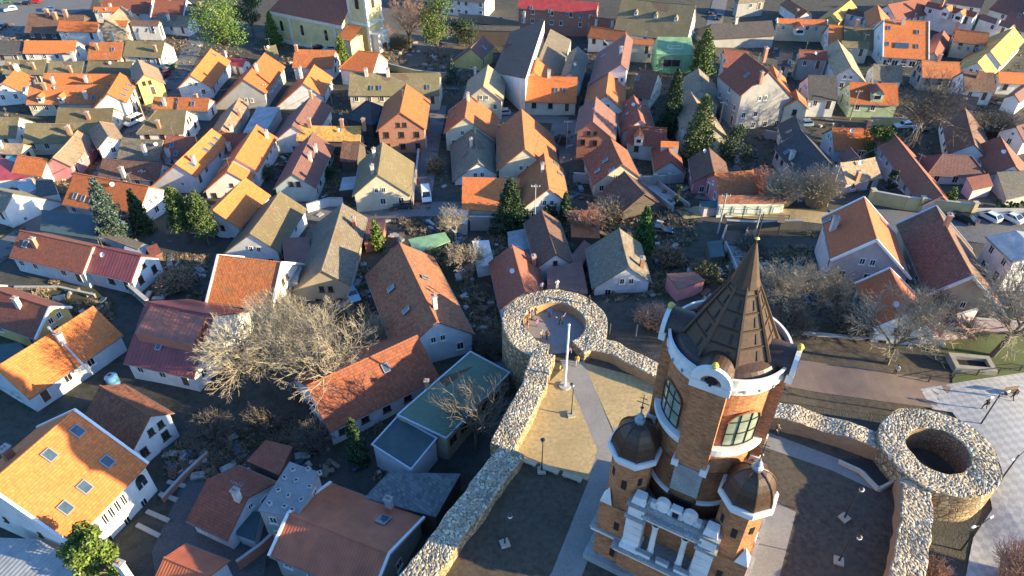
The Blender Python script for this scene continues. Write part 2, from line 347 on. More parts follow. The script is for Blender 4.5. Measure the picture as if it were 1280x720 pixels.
# ------------------------------------------------------------------ houses
def slope_hit(p, faces):
    """where the line of sight through a photo pixel meets the roof"""
    d = ray(*p); best = None
    for (o, n, up, lim) in faces:
        den = d.dot(n)
        if abs(den) < 1e-6: continue
        t = (o - CAM).dot(n) / den; q = CAM + d * t
        inside = lim(q)
        k = (0 if inside else 1, t)
        if best is None or k < best[0]: best = (k, q, n, up)
    return best[1:]
WKEY = {'W': 1, 'C': 1}
def house(A, B, E, roof, wall, label, F=None, he=3.2, p=38, hip='', ch=None, sk=(), win=True, chm=None, verge=None, storey=1, name='house', cat='house', wd=None,
          sag=None, wings=(), door=True, chh=1.5, chw=.75, skw=.8, skh=1.2, fm=None, group=None):
    tp = math.tan(R(p)); th = .2
    mx, my = (A[0]+B[0]+E[0])/3, (A[1]+B[1]+E[1])/3
    zg = gp((mx, my), he + 1.5).z
    rise = 3.0
    for _ in range(14):
        zr = zg + he + rise
        a, b = unp(A, zr), unp(B, zr); e = unp(E, zg + he)
        d = (b - a); d.z = 0; d.normalize(); n = Vector((d.y, -d.x, 0))
        wE = (e - a).dot(n)
        if wE < 0: n = -n; wE = -wE
        wE = min(max(wE, 1.3), 9.5)
        rise += .6 * (wE * tp - rise)
        c = (a + b) / 2; zg += .5 * (tz(c.x, c.y) - zg)
    zr = zg + he + rise; a, b = unp(A, zr), unp(B, zr)
    wF = wE
    if F is not None:
        wF = wE
        for _ in range(12):
            f = unp(F, zr - wF * tp); wF += .6 * (min(max(-(f - a).dot(n), 1.0), 10) - wF)
    ln = (b - a).length
    c = (a + b) / 2; off = Vector((c.x, c.y, zg))
    root = thing(name, label, cat, off, group=group)
    rm = ROOF[roof]; wm = WALL[wall]
    hA, hB = 'A' in hip, 'B' in hip
    hx = min(wE, wF) * .85
    zE, zF = zr - wE * tp, zr - wF * tp
    aE, bE = a + n*wE - d*(hx if hA else 0), b + n*wE + d*(hx if hB else 0)
    aF, bF = a - n*wF - d*(hx if hA else 0), b - n*wF + d*(hx if hB else 0)
    for q, z in ((aE, zE), (bE, zE), (aF, zF), (bF, zF)): q.z = z
    hr = random.Random(hash((A, B)) & 0xffff)
    if sag is None: sag = {'mo': .22, 'gr': .22, 'mx': .2, 'br': .15, 'ta': .15, 'oc': .12}.get(roof, .05)
    mb = MB()
    du = hr.random() * 40
    def slope(r0, r1, e0, e1):
        nu = max(2, min(10, int(ln / 1.6))); nv = 4
        sl_ = (e0 - r0).length if not hA else (r0 - e0).length
        G = []
        for i in range(nu + 1):
            row = []
            for j in range(nv + 1):
                u, v = i/nu, j/nv
                q = (r0.lerp(r1, u)).lerp(e0.lerp(e1, u), v)
                q.z -= sag * math.sin(math.pi*u) * (1 - .4*v) * (1 if not (hA or hB) else .6) + (hr.uniform(-.05, .05) * min(1, sag*6) if 0 < i < nu and 0 < j < nv else 0)
                row.append(q)
            G.append(row)
        def uvq(q): return ((q - a).dot(d) + du, math.hypot((q - a).dot(n), zr - q.z) + du)
        for i in range(nu):
            for j in range(nv):
                pts = [G[i][j], G[i][j+1], G[i+1][j+1], G[i+1][j]]
                if (pts[1]-pts[0]).cross(pts[2]-pts[0]).z < 0: pts = pts[::-1]
                mb.face(pts, rm, [uvq(q) for q in pts])
        rim = [G[i][nv] for i in range(nu + 1)]
        dn = Vector((0, 0, -th))
        for q0, q1 in zip(rim, rim[1:]): mb.face([q0, q1, q1 + dn, q0 + dn], rm)
        for col in (G[0], G[nu]):
            for q0, q1 in zip(col, col[1:]): mb.face([q0, q1, q1 + dn, q0 + dn], rm)
        mb.face([r0 + dn, r1 + dn, e1 + dn, e0 + dn], WOOD)
    slope(a, b, aE, bE); slope(a, b, aF, bF)
    for hh, r, p0, p1 in ((hA, a, aE, aF), (hB, b, bE, bF)):
        if hh:
            q = [r, p0, p1]
            if (q[1]-q[0]).cross(q[2]-q[0]).z < 0: q = q[::-1]
            m_ = (p0 + p1) / 2
            mb.face(q, rm, [((x - m_).dot(n) + du, (r - x).length if x is not r else 0) for x in q])
            dn = Vector((0, 0, -th)); mb.face([p0, p1, p1 + dn, p0 + dn], rm)
    # ridge and hip cappings belong to the roof
    def caps(q0, q1):
        k = max(2, int((q1 - q0).length / .45))
        for i in range(k):
            u0, u1 = i/k, (i + 1.06)/k
            s0, s1 = q0.lerp(q1, u0), q0.lerp(q1, min(1, u1))
            if abs(q0.z - q1.z) < .01:
                s0 = s0 - UP * sag * math.sin(math.pi*u0) * (1 if not (hA or hB) else .6); s1 = s1 - UP * sag * math.sin(math.pi*min(1, u1)) * (1 if not (hA or hB) else .6)
            mb.tube(s0 + UP*.02, s1 + UP*.02, .13, .11, rm, 6, False)
    if roof not in ('mg', 'rd', 'fl', 'wf', 'gf', 'te'):
        caps(a, b)
        if hA: caps(a, aE); caps(a, aF)
        if hB: caps(b, bE); caps(b, bF)
    ro = mb.build('roof', root, off)
    # ---------------- walls
    oe, og = min(.4, wE*.12), .22
    iA, iB = (-hx + oe if hA else og), (hx - oe if hB else -og)
    wa, wb = a + d*iA, b + d*iB
    pE, pF = wE - oe, wF - oe
    quad = [wa + n*pE, wb + n*pE, wb - n*pF, wa - n*pF]
    z0 = min(tz(q.x, q.y) for q in quad) - .6; z0 = min(z0, zg - .4)
    tE, tF = zr - pE*tp - th - .02, zr - pF*tp - th - .02
    if hA or hB: tE = tF = min(tE, tF)
    mw = MB(); apex = zr - th - .1 - sag * .1
    def V(q, z): return Vector((q.x, q.y, z))
    walls = []
    def wallface(q0, q1, t0, t1, gable, nn):
        pts = [V(q0, z0), V(q1, z0), V(q1, t1), V(q0, t0)]
        if gable:
            mid = wa if gable == 'A' else wb
            pts = [V(q0, z0), V(q1, z0), V(q1, t1), V(mid, apex), V(q0, t0)]
        if (pts[1]-pts[0]).cross(pts[2]-pts[0]).dot(nn) < 0: pts = pts[::-1]
        mw.face(pts, wm); walls.append((q0, q1, min(t0, t1), gable, nn))
    wallface(quad[0], quad[1], tE, tE, None, n)
    wallface(quad[3], quad[2], tF, tF, None, -n)
    wallface(quad[0], quad[3], tE, tF, None if hA else 'A', -d)
    wallface(quad[1], quad[2], tE, tF, None if hB else 'B', d)
    mw.build('wall', root, off)
    # ---------------- gutters and verge boards
    if ln > 3 and win:
        for q0, q1, zz, s in ((aE, bE, zE, 1), (aF, bF, zF, -1)):
            g = MB(); g.tube(q0 + n*s*.06 - UP*.16, q1 + n*s*.06 - UP*.16, .075, .075, GUT, 6, True); g.build('gutter', root, off)
    if verge:
        vm = verge
        for hh, r, p0, p1, sgn in ((hA, a, aE, aF, -1), (hB, b, bE, bF, 1)):
            if hh: continue
            v = MB()
            for q in (p0, p1):
                up_ = (r - q).normalized(); sd = d * sgn; nr = sd.cross(up_)
                v.face
                M = basis(up_, sd, up_.cross(sd), (r + q) / 2 + sd * .06)
                v.box((0, 0, 0), ((r - q).length + .1, .3, .34), vm, M)
            v.build('verge_board', root, off)
    # ---------------- openings
    def ground_near(P): return max(zg, z0 + .6)
    if win:
        fmr = fm or hr.choice([FRAMEW, FRAMEW, FRAMEW, FRAMEB])
        dd = False
        for q0, q1, t, gable, nn in walls:
            mid = (q0 + q1) / 2; tc = Vector((0, 0, CAMZ)) - Vector((mid.x, mid.y, zg))
            if nn.dot(tc.normalized()) < .06: continue
            wl = (q1 - q0).length; k = max(1, int(wl / hr.uniform(2.5, 3.3)))
            if wl < 2.2: continue
            for s in range(storey):
                base = t - 1.75 - 2.75 * (storey - 1 - s)
                for i in range(k):
                    if hr.random() < .18: continue
                    P = q0.lerp(q1, (i + .5) / k); P = Vector((P.x, P.y, base + .62))
                    if s == 0 and door and not dd and t - zg > 2.5 and (i == k - 1):
                        P.z = t - .25 - 2.15 - 2.75*(storey - 1); add_door(root, off, P, nn); dd = True; continue
                    add_window(root, off, P, nn, 1.0 if wl < 9 else 1.1, 1.4, fmr)
            if gable and rise > 2.2:
                P = V(mid + d*0, t + (apex - t) * .3); ax = wa if gable == 'A' else wb; P.x, P.y = ax.x, ax.y
                if rise > 3:
                    tv = (q1 - q0).normalized()
                    for sx in (-.7, .7): add_window(root, off, P + tv*sx, nn, .8, 1.1, fmr)
                else: add_window(root, off, P, nn, .7, .8, fmr)
    # ---------------- roof furniture
    faces = []
    for s, w in ((1, wE), (-1, wF)):
        nn = (n*s*tp + UP).normalized(); upv = (-n*s + UP*tp).normalized()
        def lim(q, s=s, w=w): t = (q - a).dot(d); k = (q - a).dot(n)*s; return -hx*hA - .5 <= t <= ln + hx*hB + .5 and -.2 <= k <= w + .3
        faces.append((a, nn, upv, lim))
    if ch is None:
        ch = []
        if win and hr.random() < .75:
            P = a.lerp(b, hr.uniform(.2, .8)) + n * hr.uniform(-1, 1); P.z = zr - abs((P - a).dot(n)) * tp
            add_chimney(root, off, P, d, hr.uniform(1.0, 1.5), chw, hr.choice([CHW, CHW, CHB]))
    for i, q in enumerate(ch):
        P, nn, upv = slope_hit(q, faces); add_chimney(root, off, P, d, chh, chw, chm or (CHW if hr.random() < .7 else CHB))
    for q in sk:
        P, nn, upv = slope_hit(q, faces); add_skylight(root, off, P + nn*.02, upv, nn, skw, skh)
    if win and hr.random() < .45:
        def ant(mb):
            mb.tube((0,0,-.4), (0,0,2.2), .035, .025, FRAMEG, 5); mb.tube((-.8,0,2.0), (.8,0,2.0), .02,.02, FRAMEG, 4)
            for i in range(5): mb.tube((-.7+.35*i,-.35+.05*i,2.0), (-.7+.35*i,.35-.05*i,2.0), .015,.015, FRAMEG, 4)
        def dish(mb): mb.lathe([(0,0),(.22,.03),(.42,.14)], TRIMW, 14); mb.tube((0,0,0), (0,.0,-.3), .03,.03, FRAMEG, 5)
        q = a.lerp(b, hr.uniform(.15,.85)); o = link('tv_aerial', shared('aerial', lambda: mesh_of(ant)), root); o.location = q - off; o.rotation_euler = (0,0,hr.uniform(0,3))
        if hr.random() < .5:
            q = a.lerp(b, hr.uniform(.1,.9)) + n*hr.uniform(.6,1.2); q.z = zr - (q - a).dot(n)*tp + .35; o = link('satellite_dish', shared('dish', lambda: mesh_of(dish)), root); o.location = q - off; o.rotation_euler = (R(55), 0, hr.uniform(-.6,.6))
    HOUSES.append((root, label))
    return dict(root=root, off=off, a=a, b=b, d=d, n=n, zg=zg, zr=zr, wE=wE, wF=wF, zE=zE, zF=zF, tp=tp, ln=ln, faces=faces, walls=walls)
HOUSES = []
def shed(P, hs, roof, wall, label, name='shed', cat='shed', walls=True, th=.16, trim=None, over=.15, post=False, group=None):
    """single-pitch or flat roof over its walls: photo corners P and the height of each above the ground"""
    if not isinstance(hs, (list, tuple)): hs = [hs]*len(P)
    c0 = (sum(q[0] for q in P)/len(P), sum(q[1] for q in P)/len(P))
    zg = gp(c0, sum(hs)/len(hs)).z
    W = [unp(q, zg + h) for q, h in zip(P, hs)]
    c = sum(W, Vector()) / len(W); off = Vector((c.x, c.y, zg))
    root = thing(name, label, cat, off, group=group); mb = MB(); rm = ROOF[roof]
    nrm = (W[1]-W[0]).cross(W[2]-W[0])
    if nrm.z < 0: W = W[::-1]
    e0 = (W[1]-W[0]).normalized(); e1 = (W[-1]-W[0]).normalized()
    uv = [((q - W[0]).dot(e0), (q - W[0]).dot(e1)) for q in W]
    mb.face(W, rm, uv); dn = Vector((0, 0, -th)); k = len(W)
    for i in range(k): mb.face([W[i], W[i] + dn, W[(i+1) % k] + dn, W[(i+1) % k]], rm if not trim else trim)
    mb.face([q + dn for q in W][::-1], WOOD)
    mb.build('roof', root, off)
    if trim:
        t = MB()
        for i in range(k):
            q0, q1 = W[i], W[(i+1) % k]; x = (q1 - q0).normalized(); y = UP.cross(x).normalized()
            t.box((0, 0, 0), ((q1-q0).length + .1, .2, .12), trim, basis(x, y, x.cross(y), (q0+q1)/2 + UP*.07))
        t.build('roof_edge', root, off)
    ins = [q.lerp(Vector((c.x, c.y, q.z)), min(.4, over / max(.5, (q - c).length))) for q in W]
    zb = min(tz(q.x, q.y) for q in W) - .5
    if post:
        for q in ins:
            t = MB(); t.tube((q.x, q.y, zb), (q.x, q.y, q.z - th), .07, .07, FRAMEG, 6); t.build('post', root, off)
    elif walls:
        w = MB()
        for i in range(k):
            q0, q1 = ins[i], ins[(i+1) % k]
            w.face([(q0.x, q0.y, zb), (q1.x, q1.y, zb), (q1.x, q1.y, q1.z - th), (q0.x, q0.y, q0.z - th)], WALL[wall])
        w.build('wall', root, off)
    HOUSES.append((root, label))
    return dict(root=root, off=off, W=W, ins=ins, zg=zg, zb=zb)
# ------------------------------------------------------------------ ground, streets, fort court
def ground():
    xs = sorted(set(list(np.arange(-200, 201, 2.5)) + [-3000, -1500, -800, -450, -300, -240, 240, 300, 450, 800, 1500, 3000]))
    ys = sorted(set(list(np.arange(-10, 300, 2.5)) + [-600, -200, -60, 320, 360, 430, 600, 1000, 2000, 4000]))
    X, Y = np.meshgrid(np.array(xs), np.array(ys)); Z = tz_np(X, Y)
    r2 = np.random.RandomState(3); Z = Z + r2.uniform(-.04, .04, Z.shape)
    me = bpy.data.meshes.new('ground'); nx, ny = len(xs), len(ys)
    v = [(float(X[j, i]), float(Y[j, i]), float(Z[j, i])) for j in range(ny) for i in range(nx)]
    f = [(j*nx+i, j*nx+i+1, (j+1)*nx+i+1, (j+1)*nx+i) for j in range(ny-1) for i in range(nx-1)]
    me.from_pydata(v, [], f)
    m, nt, b = newmat('town_ground'); co = coords(nt, False, False)
    n1 = noise(nt, co, .09, 6, .65); n2 = noise(nt, co, .7, 6, .7); n3 = noise(nt, co, 5, 3)
    base = mix(nt, ramp(nt, n1, .42, .58), (.056, .054, .052), (.072, .06, .045))
    base = mix(nt, ramp(nt, n2, .45, .62), base, (.034, .038, .020))
    base = mix(nt, ramp(nt, n3, .5, .75, (0,0,0,1), (.5,.5,.5,1)), base, (.10, .088, .07))
    L(nt, base, b.inputs['Base Color']); b.inputs['Roughness'].default_value = .95; bump(nt, b, n3, .5, .15)
    me.materials.append(m); me.polygons.foreach_set('use_smooth', [True]*len(f))
    tag(link('ground', me), kind='structure')
ground()
def ribbon(name, px, wid, mat, up=.07, world=None):
    P = world or [gp(q) for q in px]
    pts = []
    for i in range(len(P) - 1):
        k = max(1, int((P[i+1] - P[i]).length / 2.0))
        pts += [P[i].lerp(P[i+1], t / k) for t in range(k)]
    pts.append(P[-1]); mb = MB(); prev = None; s = 0
    for i, q in enumerate(pts):
        dv = pts[min(i+1, len(pts)-1)] - pts[max(i-1, 0)]; dv.z = 0; dv.normalize(); nn = Vector((dv.y, -dv.x, 0))
        row = []
        for k in (-.5, -.17, .17, .5):
            w = q + nn*wid*k; w.z = tz(w.x, w.y) + up + (.03 if abs(k) < .3 else 0); row.append(w)
        if prev:
            for k in range(3): mb.face([prev[k+1], prev[k], row[k], row[k+1]], mat, [(k/3*wid, s), (k/3*wid, s), (k/3*wid, s+1), (k/3*wid, s+1)])
        prev = row; s += 2
    return tag(mb.build(name), kind='structure')
def patch(name, px, mat, up=.06, z=None, step=1.5):
    """a piece of ground lying on the terrain (or level at z)"""
    P = [gp(q) if z is None else unp(q, z) for q in px]
    bm = bmesh.new(); vs = [bm.verts.new(p) for p in P]; bm.faces.new(vs)
    if z is None:
        xs = [p.x for p in P]; ys = [p.y for p in P]
        x = math.floor(min(xs)); 
        while x < max(xs):
            bmesh.ops.bisect_plane(bm, geom=bm.verts[:] + bm.edges[:] + bm.faces[:], plane_co=(x, 0, 0), plane_no=(1, 0, 0)); x += step
        y = math.floor(min(ys))
        while y < max(ys):
            bmesh.ops.bisect_plane(bm, geom=bm.verts[:] + bm.edges[:] + bm.faces[:], plane_co=(0, y, 0), plane_no=(0, 1, 0)); y += step
        for v in bm.verts: v.co.z = tz(v.co.x, v.co.y) + up
    else:
        for v in bm.verts: v.co.z = z + up
    bmesh.ops.recalc_face_normals(bm, faces=bm.faces[:])
    for f in bm.faces:
        if f.normal.z < 0: f.normal_flip()
    me = bpy.data.meshes.new(name); bm.to_mesh(me); bm.free(); me.materials.append(mat)
    return tag(link(name, me), kind='structure')
ASPH = plain('asphalt', (.11, .112, .118), .9, .25, .5, bmp=.2, dirt=(.15, .145, .135)); PAVE = plain('pale_paving', (.24, .225, .205), .9, .25, .8)
SAND = plain('trodden_sand', (.48, .345, .165), .95, .25, .4, dirt=(.28, .22, .11)); LANE = plain('cobbled_lane', (.16, .15, .145), .9, .3, 1.2)
BRICKP = plain('red_brick_paving', (.20, .14, .11), .9, .3, 1)
ribbon('street', [(262,22), (245,50),(228,85),(212,120),(180,152),(150,190),(125,228),(75,262),(20,300),(-40,345)], 5.6, ASPH)
ribbon('lane', [(549,132),(538,185),(527,250)], 3.8, LANE)
ribbon('lane', [(585,262),(520,262),(470,268),(400,268),(330,255)], 5.5, LANE, .09)
ribbon('street', [(905,-20),(893,30),(880,75),(884,95)], 5, ASPH)
ribbon('lane', [(912,120),(908,170),(915,215),(880,250)], 4, LANE)
ribbon('street', [(1045,278),(1120,278),(1200,285),(1300,300)], 8.5, ASPH, .08)
ribbon('sandy_lane', [(850,268),(900,262),(960,268),(1045,275)], 4.2, SAND, .10)
ribbon('street', [(660,205),(695,180),(702,150),(640,146),(600,150)], 4, LANE, .1)
patch('car_park', [(-60,-30),(125,-30),(112,12),(70,22),(25,48),(-60,60)], ASPH)
patch('lane', [(700,205),(722,200),(728,150),(696,150)], LANE, .08)
patch('asphalt_yard', [(190,690),(235,590),(300,560),(345,600),(330,720),(200,760)], plain('dark_asphalt', (.07,.073,.08), .9, .35, .7, dirt=(.12,.115,.11)), .05)
YGR = plain('dark_grass', (.035,.05,.016), .95, .45, .5, dirt=(.06,.05,.03), bmp=.4)  # dark green is the yard grass's own colour
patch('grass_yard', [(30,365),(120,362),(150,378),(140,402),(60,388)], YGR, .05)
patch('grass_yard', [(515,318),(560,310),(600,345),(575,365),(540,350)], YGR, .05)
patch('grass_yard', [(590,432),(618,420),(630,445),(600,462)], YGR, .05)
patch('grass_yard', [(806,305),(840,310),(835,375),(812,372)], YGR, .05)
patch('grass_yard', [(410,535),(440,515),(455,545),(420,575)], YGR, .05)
patch('church_yard', [(300,45),(345,50),(430,74),(520,92),(600,90),(600,20),(480,10)], plain('church_gravel', (.10,.085,.065), .95, .35, .5), .04)
# ------------------------------------------------------------------ the town: photo pixel of ridge ends, of a point on an eave, roof, wall, label
HH = {}
def h(*a, **k):
    r = house(*a, **k); HH[a[5]] = r; return r
# --- far left rows
h((36,17),(106,19),(62,32),'br','D','dark brown roof with three white chimneys beside the car park',ch=[(60,19),(70,23),(83,20)],chh=1.8,chw=1.1)
h((74,26),(124,28),(95,50),'or','W','short bright orange roof with a white gable end, behind the long red roof',ch=[])
h((117,9),(150,9),(132,19),'or','W','small orange roof with one skylight in front of the dark hipped roofs',sk=[(121,15)])
h((152,8),(133,25),(178,21),'ta','T','light tan roof sloping right with a tall chimney near its eave',F=(125,13),ch=[(164,20)],win=False)
h((130,25),(160,26),(145,48),'ob','W','brown roof part left of the white party wall',ch=[(141,46)])
h((164,25),(199,26),(182,47),'br','W','brown roof with three blue skylights by the white party wall',sk=[(172,38),(183,38),(191,38)],ch=[(203,40)])
h((128,-3),(190,-2),(160,9),'rb','W','long red brown roof at the top edge behind the tan roof')
h((172,-1),(182,-1),(168,16),'mo','C','moss green hipped roof at the top edge between brown roofs',hip='AB')
h((193,0),(233,1),(212,14),'rb','W','red brown roof with a white verge next to the dark slate roof',verge=TRIMW)
h((196,17),(238,20),(214,30),'gr','W','grey mossy roof ending in a white gable on the street',ch=[(211,24)])
h((234,5),(262,6),(248,18),'dk','L','dark slate roof beside the light green trees')
h((31,51),(96,51),(62,74),'or','W','long flat red orange roof with a white dormered end wall',ch=[(92,72)],chw=.9)
h((-6,51),(29,51),(10,72),'dk','G','dark blue roof left of the long red orange roof',ch=[])
h((112,53),(154,53),(134,68),'ob','C','orange roof with one skylight over a cream wall',sk=[(141,62)],ch=[(122,62)])
h((158,50),(206,52),(180,72),'mo','W','moss roof whose white facade turns to the street',ch=[(195,64)])
h((7,74),(58,75),(30,92),'mo','C','mossy roof left of the small white gable',ch=[(14,86),(23,88),(43,86)])
h((62,76),(105,77),(82,92),'mo','C','short mossy roof behind the long orange row',ch=[(89,90)],chm=CHB)
h((110,76),(166,77),(140,93),'mo','C','mossy roof in front of the cream walled orange house',ch=[])
h((172,74),(180,93),(197,84),'ta','Y','narrow tan roof over a yellow facade on the street',F=(162,84),he=4.5,ch=[])
h((55,92),(146,93),(100,106),'or','C','orange back roof of the long row',ch=[(67,104),(108,102)])
h((36,107),(136,106),(82,130),'ob','C','long orange roof with four dormer windows above the mossy roofs',sk=[(30,112),(52,124),(78,123),(117,122)],ch=[(57,112),(108,122)])
h((3,104),(20,86),(30,112),'or','W','bright orange corner roof at the left edge with a white gable',ch=[(21,88),(45,92)],door=False)
h((150,91),(134,117),(165,115),'or','W','bright orange roof with a line of skylights over the white street facade',F=(126,100),sk=[(166,101),(162,107),(158,113),(154,119)],ch=[],he=5,storey=2)
h((72,135),(142,135),(108,153),'mo','C','moss roof with one brick chimney behind the white street house',ch=[(111,148)],chm=CHB)
h((32,154),(120,153),(80,178),'mo','C','long moss roof beside the white party wall',ch=[(87,167)],chm=CHB)
h((-6,146),(24,146),(8,172),'mo','W','moss roof at the left edge ending in a white party wall',ch=[])
h((124,152),(135,170),(146,160),'ta','W','white two storey house on the street with a tan hipped roof',he=4.4,hip='A',storey=2,ch=[])
h((-4,178),(30,180),(8,192),'ta','C','light tan roof at the left edge above the turquoise shed')
# --- right of the street, left centre
h((264,61),(238,94),(277,92),'or','W','white gabled house with a bright orange roof above the street corner',F=(252,72),sk=[(268,69)],ch=[],win=True)
h((277,70),(307,74),(292,82),'rd','W','low red sheet roof with a white chimney',ch=[(282,71)],he=2.6)
h((192,121),(221,122),(205,136),'ob','W','orange brown low roof with a skylight, left part of the white walled yard house',sk=[(203,130)],he=2.6,ch=[(206,131)])
h((223,122),(262,123),(240,138),'ob','W','orange brown low roof with a skylight next to the tall white side wall',sk=[(241,130)],he=2.6)
h((196,137),(233,137),(203,167),'mo','W','moss roof with a white right gable beside the street bend',hip='A',ch=[(199,159)],chm=CHB)
h((299,122),(276,162),(305,140),'ta','G','narrow tan roof sloping to the right with two white chimneys',F=(282,132),ch=[(300,145),(290,165)],win=False)
h((331,66),(304,99),(350,92),'or','G','grey gabled house with a bright orange roof right of the red sheet roof',F=(309,78),ch=[(321,88)],he=4,storey=1)
h((330,58),(345,56),(335,70),'mo','G','small ruined mossy roof by the church yard wall',ch=[])
h((368,62),(419,63),(390,88),'ob','L','orange brown roof below the church with a white chimney at its left end',ch=[(371,64)],chm=CHB)
h((393,81),(379,104),(412,104),'or','W','white house whose orange roof has a big dark shadow, below the church',F=(364,100),ch=[(376,92)],verge=None)
h((448,63),(474,66),(452,90),'or','W','orange hipped roof with white end wall in front of the church porch',hip='A',ch=[],he=4.2)
h((437,91),(550,91),(495,120),'mo','C','long mossy row house with small skylights and a white end wall',sk=[(465,110),(475,110),(535,109)],ch=[(458,94),(485,94)],he=4.0)
h((508,105),(500,140),(536,136),'or','B','raw brick house with an orange roof beside the alley',F=(480,130),he=5.6,storey=2,ch=[],fm=FRAMEB)
h((458,126),(462,127),(470,158),'dk','D','dark slate pyramid roof left of the raw brick house',hip='AB',ch=[],win=False)
h((391,118),(365,157),(412,140),'pu','W','purple brown roof with a lit pink slope above the ochre roof',F=(355,140),ch=[(389,122)])
shed([(322,133),(350,134),(332,165),(303,166)],[3.6,3.6,2.8,2.8],'mg','G','grey sheet metal roof between tan and yellow roofs')
h((372,157),(452,158),(415,176),'oc','D','long ochre coloured roof left of the raw brick house',ch=[(387,157),(428,158),(455,157)],chm=CHB)
h((610,81),(604,108),(632,104),'ta','C','cream gabled house with small attic window beyond the grey tiled alley',F=(582,112),ch=[(594,93)],he=4.4)
h((586,118),(581,147),(622,152),'ob','C','brown roof with an orange lit slope between the alley and the cream gable',F=(558,152),sk=[(568,135),(566,145)],ch=[(585,125)],he=3)
h((604,45),(588,60),(618,58),'pu','Y','small yellow house in the trees with a purple brown roof',F=(575,62),he=4.2,sk=[(605,60)],ch=[])
h((572,31),(650,33),(612,55),'dk','D','long dark grey roof behind the small yellow house',ch=[],win=False)
h((632,55),(648,56),(630,84),'rb','W','red brown roof at the foot of the tall lit wall',ch=[])
h((650,-4),(748,3),(698,29),'rd','B','big red sheet roof over a red brick front with four skylights',he=6.5,storey=2,sk=[(664,10),(687,14),(709,18),(727,21)],ch=[(655,24)],fm=FRAMEW,chh=2.2)
shed([(681,24),(657,98),(616,90),(638,40)],[10,10,5,5],'br','W','dark brown roofed house whose tall pale side wall catches the sun',name='house',cat='house')
shed([(688,36),(664,96),(702,92),(714,50)],[6.8,6.8,3.6,3.6],'gr','C','grey tan lean to roof against the tall sunlit wall')
h((672,72),(667,90),(694,88),'or','C','small bright orange roof at the foot of the tall lit wall',he=3.5,F=(662,80),ch=[],win=False)
h((722,58),(712,90),(733,78),'gr','L','narrow grey roof left of the big moss roof',ch=[],he=4,F=(710,70))
h((738,21),(769,24),(752,34),'rb','P','dark red roof strip beside the white end of the red sheet roof',ch=[(745,31),(765,33)])
h((778,-3),(870,6),(820,38),'mo','W','big mossy roofed white building with six windows and three roof vents',he=5.2,ch=[],storey=1)
h((739,33),(783,39),(752,56),'ob','W','orange brown roof below the big mossy roofed building',ch=[])
h((783,42),(776,80),(745,74),'pu','W','purple brown roof with three skylights and white gable',F=(789,62),sk=[(757,53),(755,62),(754,70)],ch=[(776,67)],he=4.2,chw=1)
h((787,48),(818,50),(800,76),'ob','C','orange roof with a dormer left of the green metal house',sk=[(811,70)],ch=[])
h((658,95),(722,97),(690,129),'or','C','bright orange roof with two white skylights over a cream front',sk=[(695,113),(705,113)],ch=[(686,96)],he=3.2)
h((762,85),(757,119),(783,104),'ob','W','orange roof with white gable behind the raw brick gable',F=(735,108),ch=[],he=4)
h((800,86),(824,90),(806,124),'br','C','dark brown roof below the green metal house',ch=[],sk=[(797,98)])
h((873,85),(877,112),(895,110),'gr','G','grey roof with a pale ridge right of the pine',F=(852,105),ch=[])
h((745,121),(741,152),(770,162),'pu','B','raw brick gable house with purple brown roof and concrete frame',F=(720,162),he=5.2,storey=2,ch=[],fm=FRAMEB)
h((792,119),(801,150),(772,146),'rb','W','red brown roof with two long skylights left of the dark conifer',sk=[(781,133),(783,143),(806,133)],ch=[],hip='')
h((861,111),(884,150),(898,152),'ta','C','cream house with a tan roof behind the sunlit pine',F=(848,148),he=4.2,ch=[])
h((931,66),(962,89),(905,102),'rb','G','tall grey three storey house with a red brown roof',F=(980,100),he=8.2,storey=3,sk=[(934,94)],ch=[(951,99),(956,70)],chm=CHB,p=42)
h((905,62),(935,64),(903,84),'rb','G','red brown roof with three small skylights behind the tall grey house',he=7,sk=[(901,70),(902,73),(905,76)],ch=[],p=30,win=False)
h((890,30),(965,26),(925,58),'dk','G','broad dark slate hipped roof above the tall grey house',he=2.2,win=False,hip='A',ch=[(920,29)],chm=CHW)
h((925,-2),(955,-4),(950,20),'gr','G','grey tiled roof at the top edge right of the narrow street',hip='A',ch=[])
h((985,-2),(1010,14),(1000,22),'mx','W','patched brown roof with an orange lit edge above the dormered orange roof',ch=[(996,18)],win=False)
h((972,23),(1034,25),(1002,48),'or','C','orange roof with a balcony dormer over a cream front of five windows',sk=[(979,33),(1020,36)],ch=[],verge=TRIMW,he=3.6)
h((1036,31),(1054,32),(1045,48),'or','W','small plain orange roof next to the mossy roof',ch=[])
h((1055,33),(1093,35),(1074,50),'mo','C','mossy back roof between the two orange roofs',ch=[(1070,32)])
h((1052,51),(1087,52),(1068,75),'mo','C','mossy front roof beside the bright white sided roof',ch=[])
h((1060,11),(1092,17),(1074,33),'br','W','dark maroon roof with two blue skylights',sk=[(1065,22),(1078,25)],ch=[])
h((1064,0),(1038,20),(1056,22),'oc','Y','long roof with a bright yellow lit edge at the top',F=(1030,12),ch=[],win=False)
h((1097,6),(1101,24),(1113,22),'or','G','grey house with a small orange lit gable roof behind the big orange roof',F=(1080,12),ch=[],he=5)
h((1105,24),(1161,27),(1130,65),'or','W','big orange roof with four windows and a solar panel',sk=[(1111,35),(1147,40),(1109,55),(1146,58)],ch=[(1128,30)],verge=TRIMW,he=3.8)
h((1092,80),(1128,82),(1108,97),'gr','W','dark grey low roof behind the bare tree, below the big orange roof',ch=[],he=2.6)
h((1180,38),(1168,66),(1164,50),'rb','G','dark red shed roof between two orange roofs',ch=[],he=2.6,win=False)
h((1160,2),(1222,16),(1178,28),'rb','W','purple red roof with two white dormers',ch=[(1178,4)],he=5)
h((1228,18),(1268,30),(1232,42),'pu','W','purple brown roof right of the white dormers',ch=[(1246,32)],he=4)
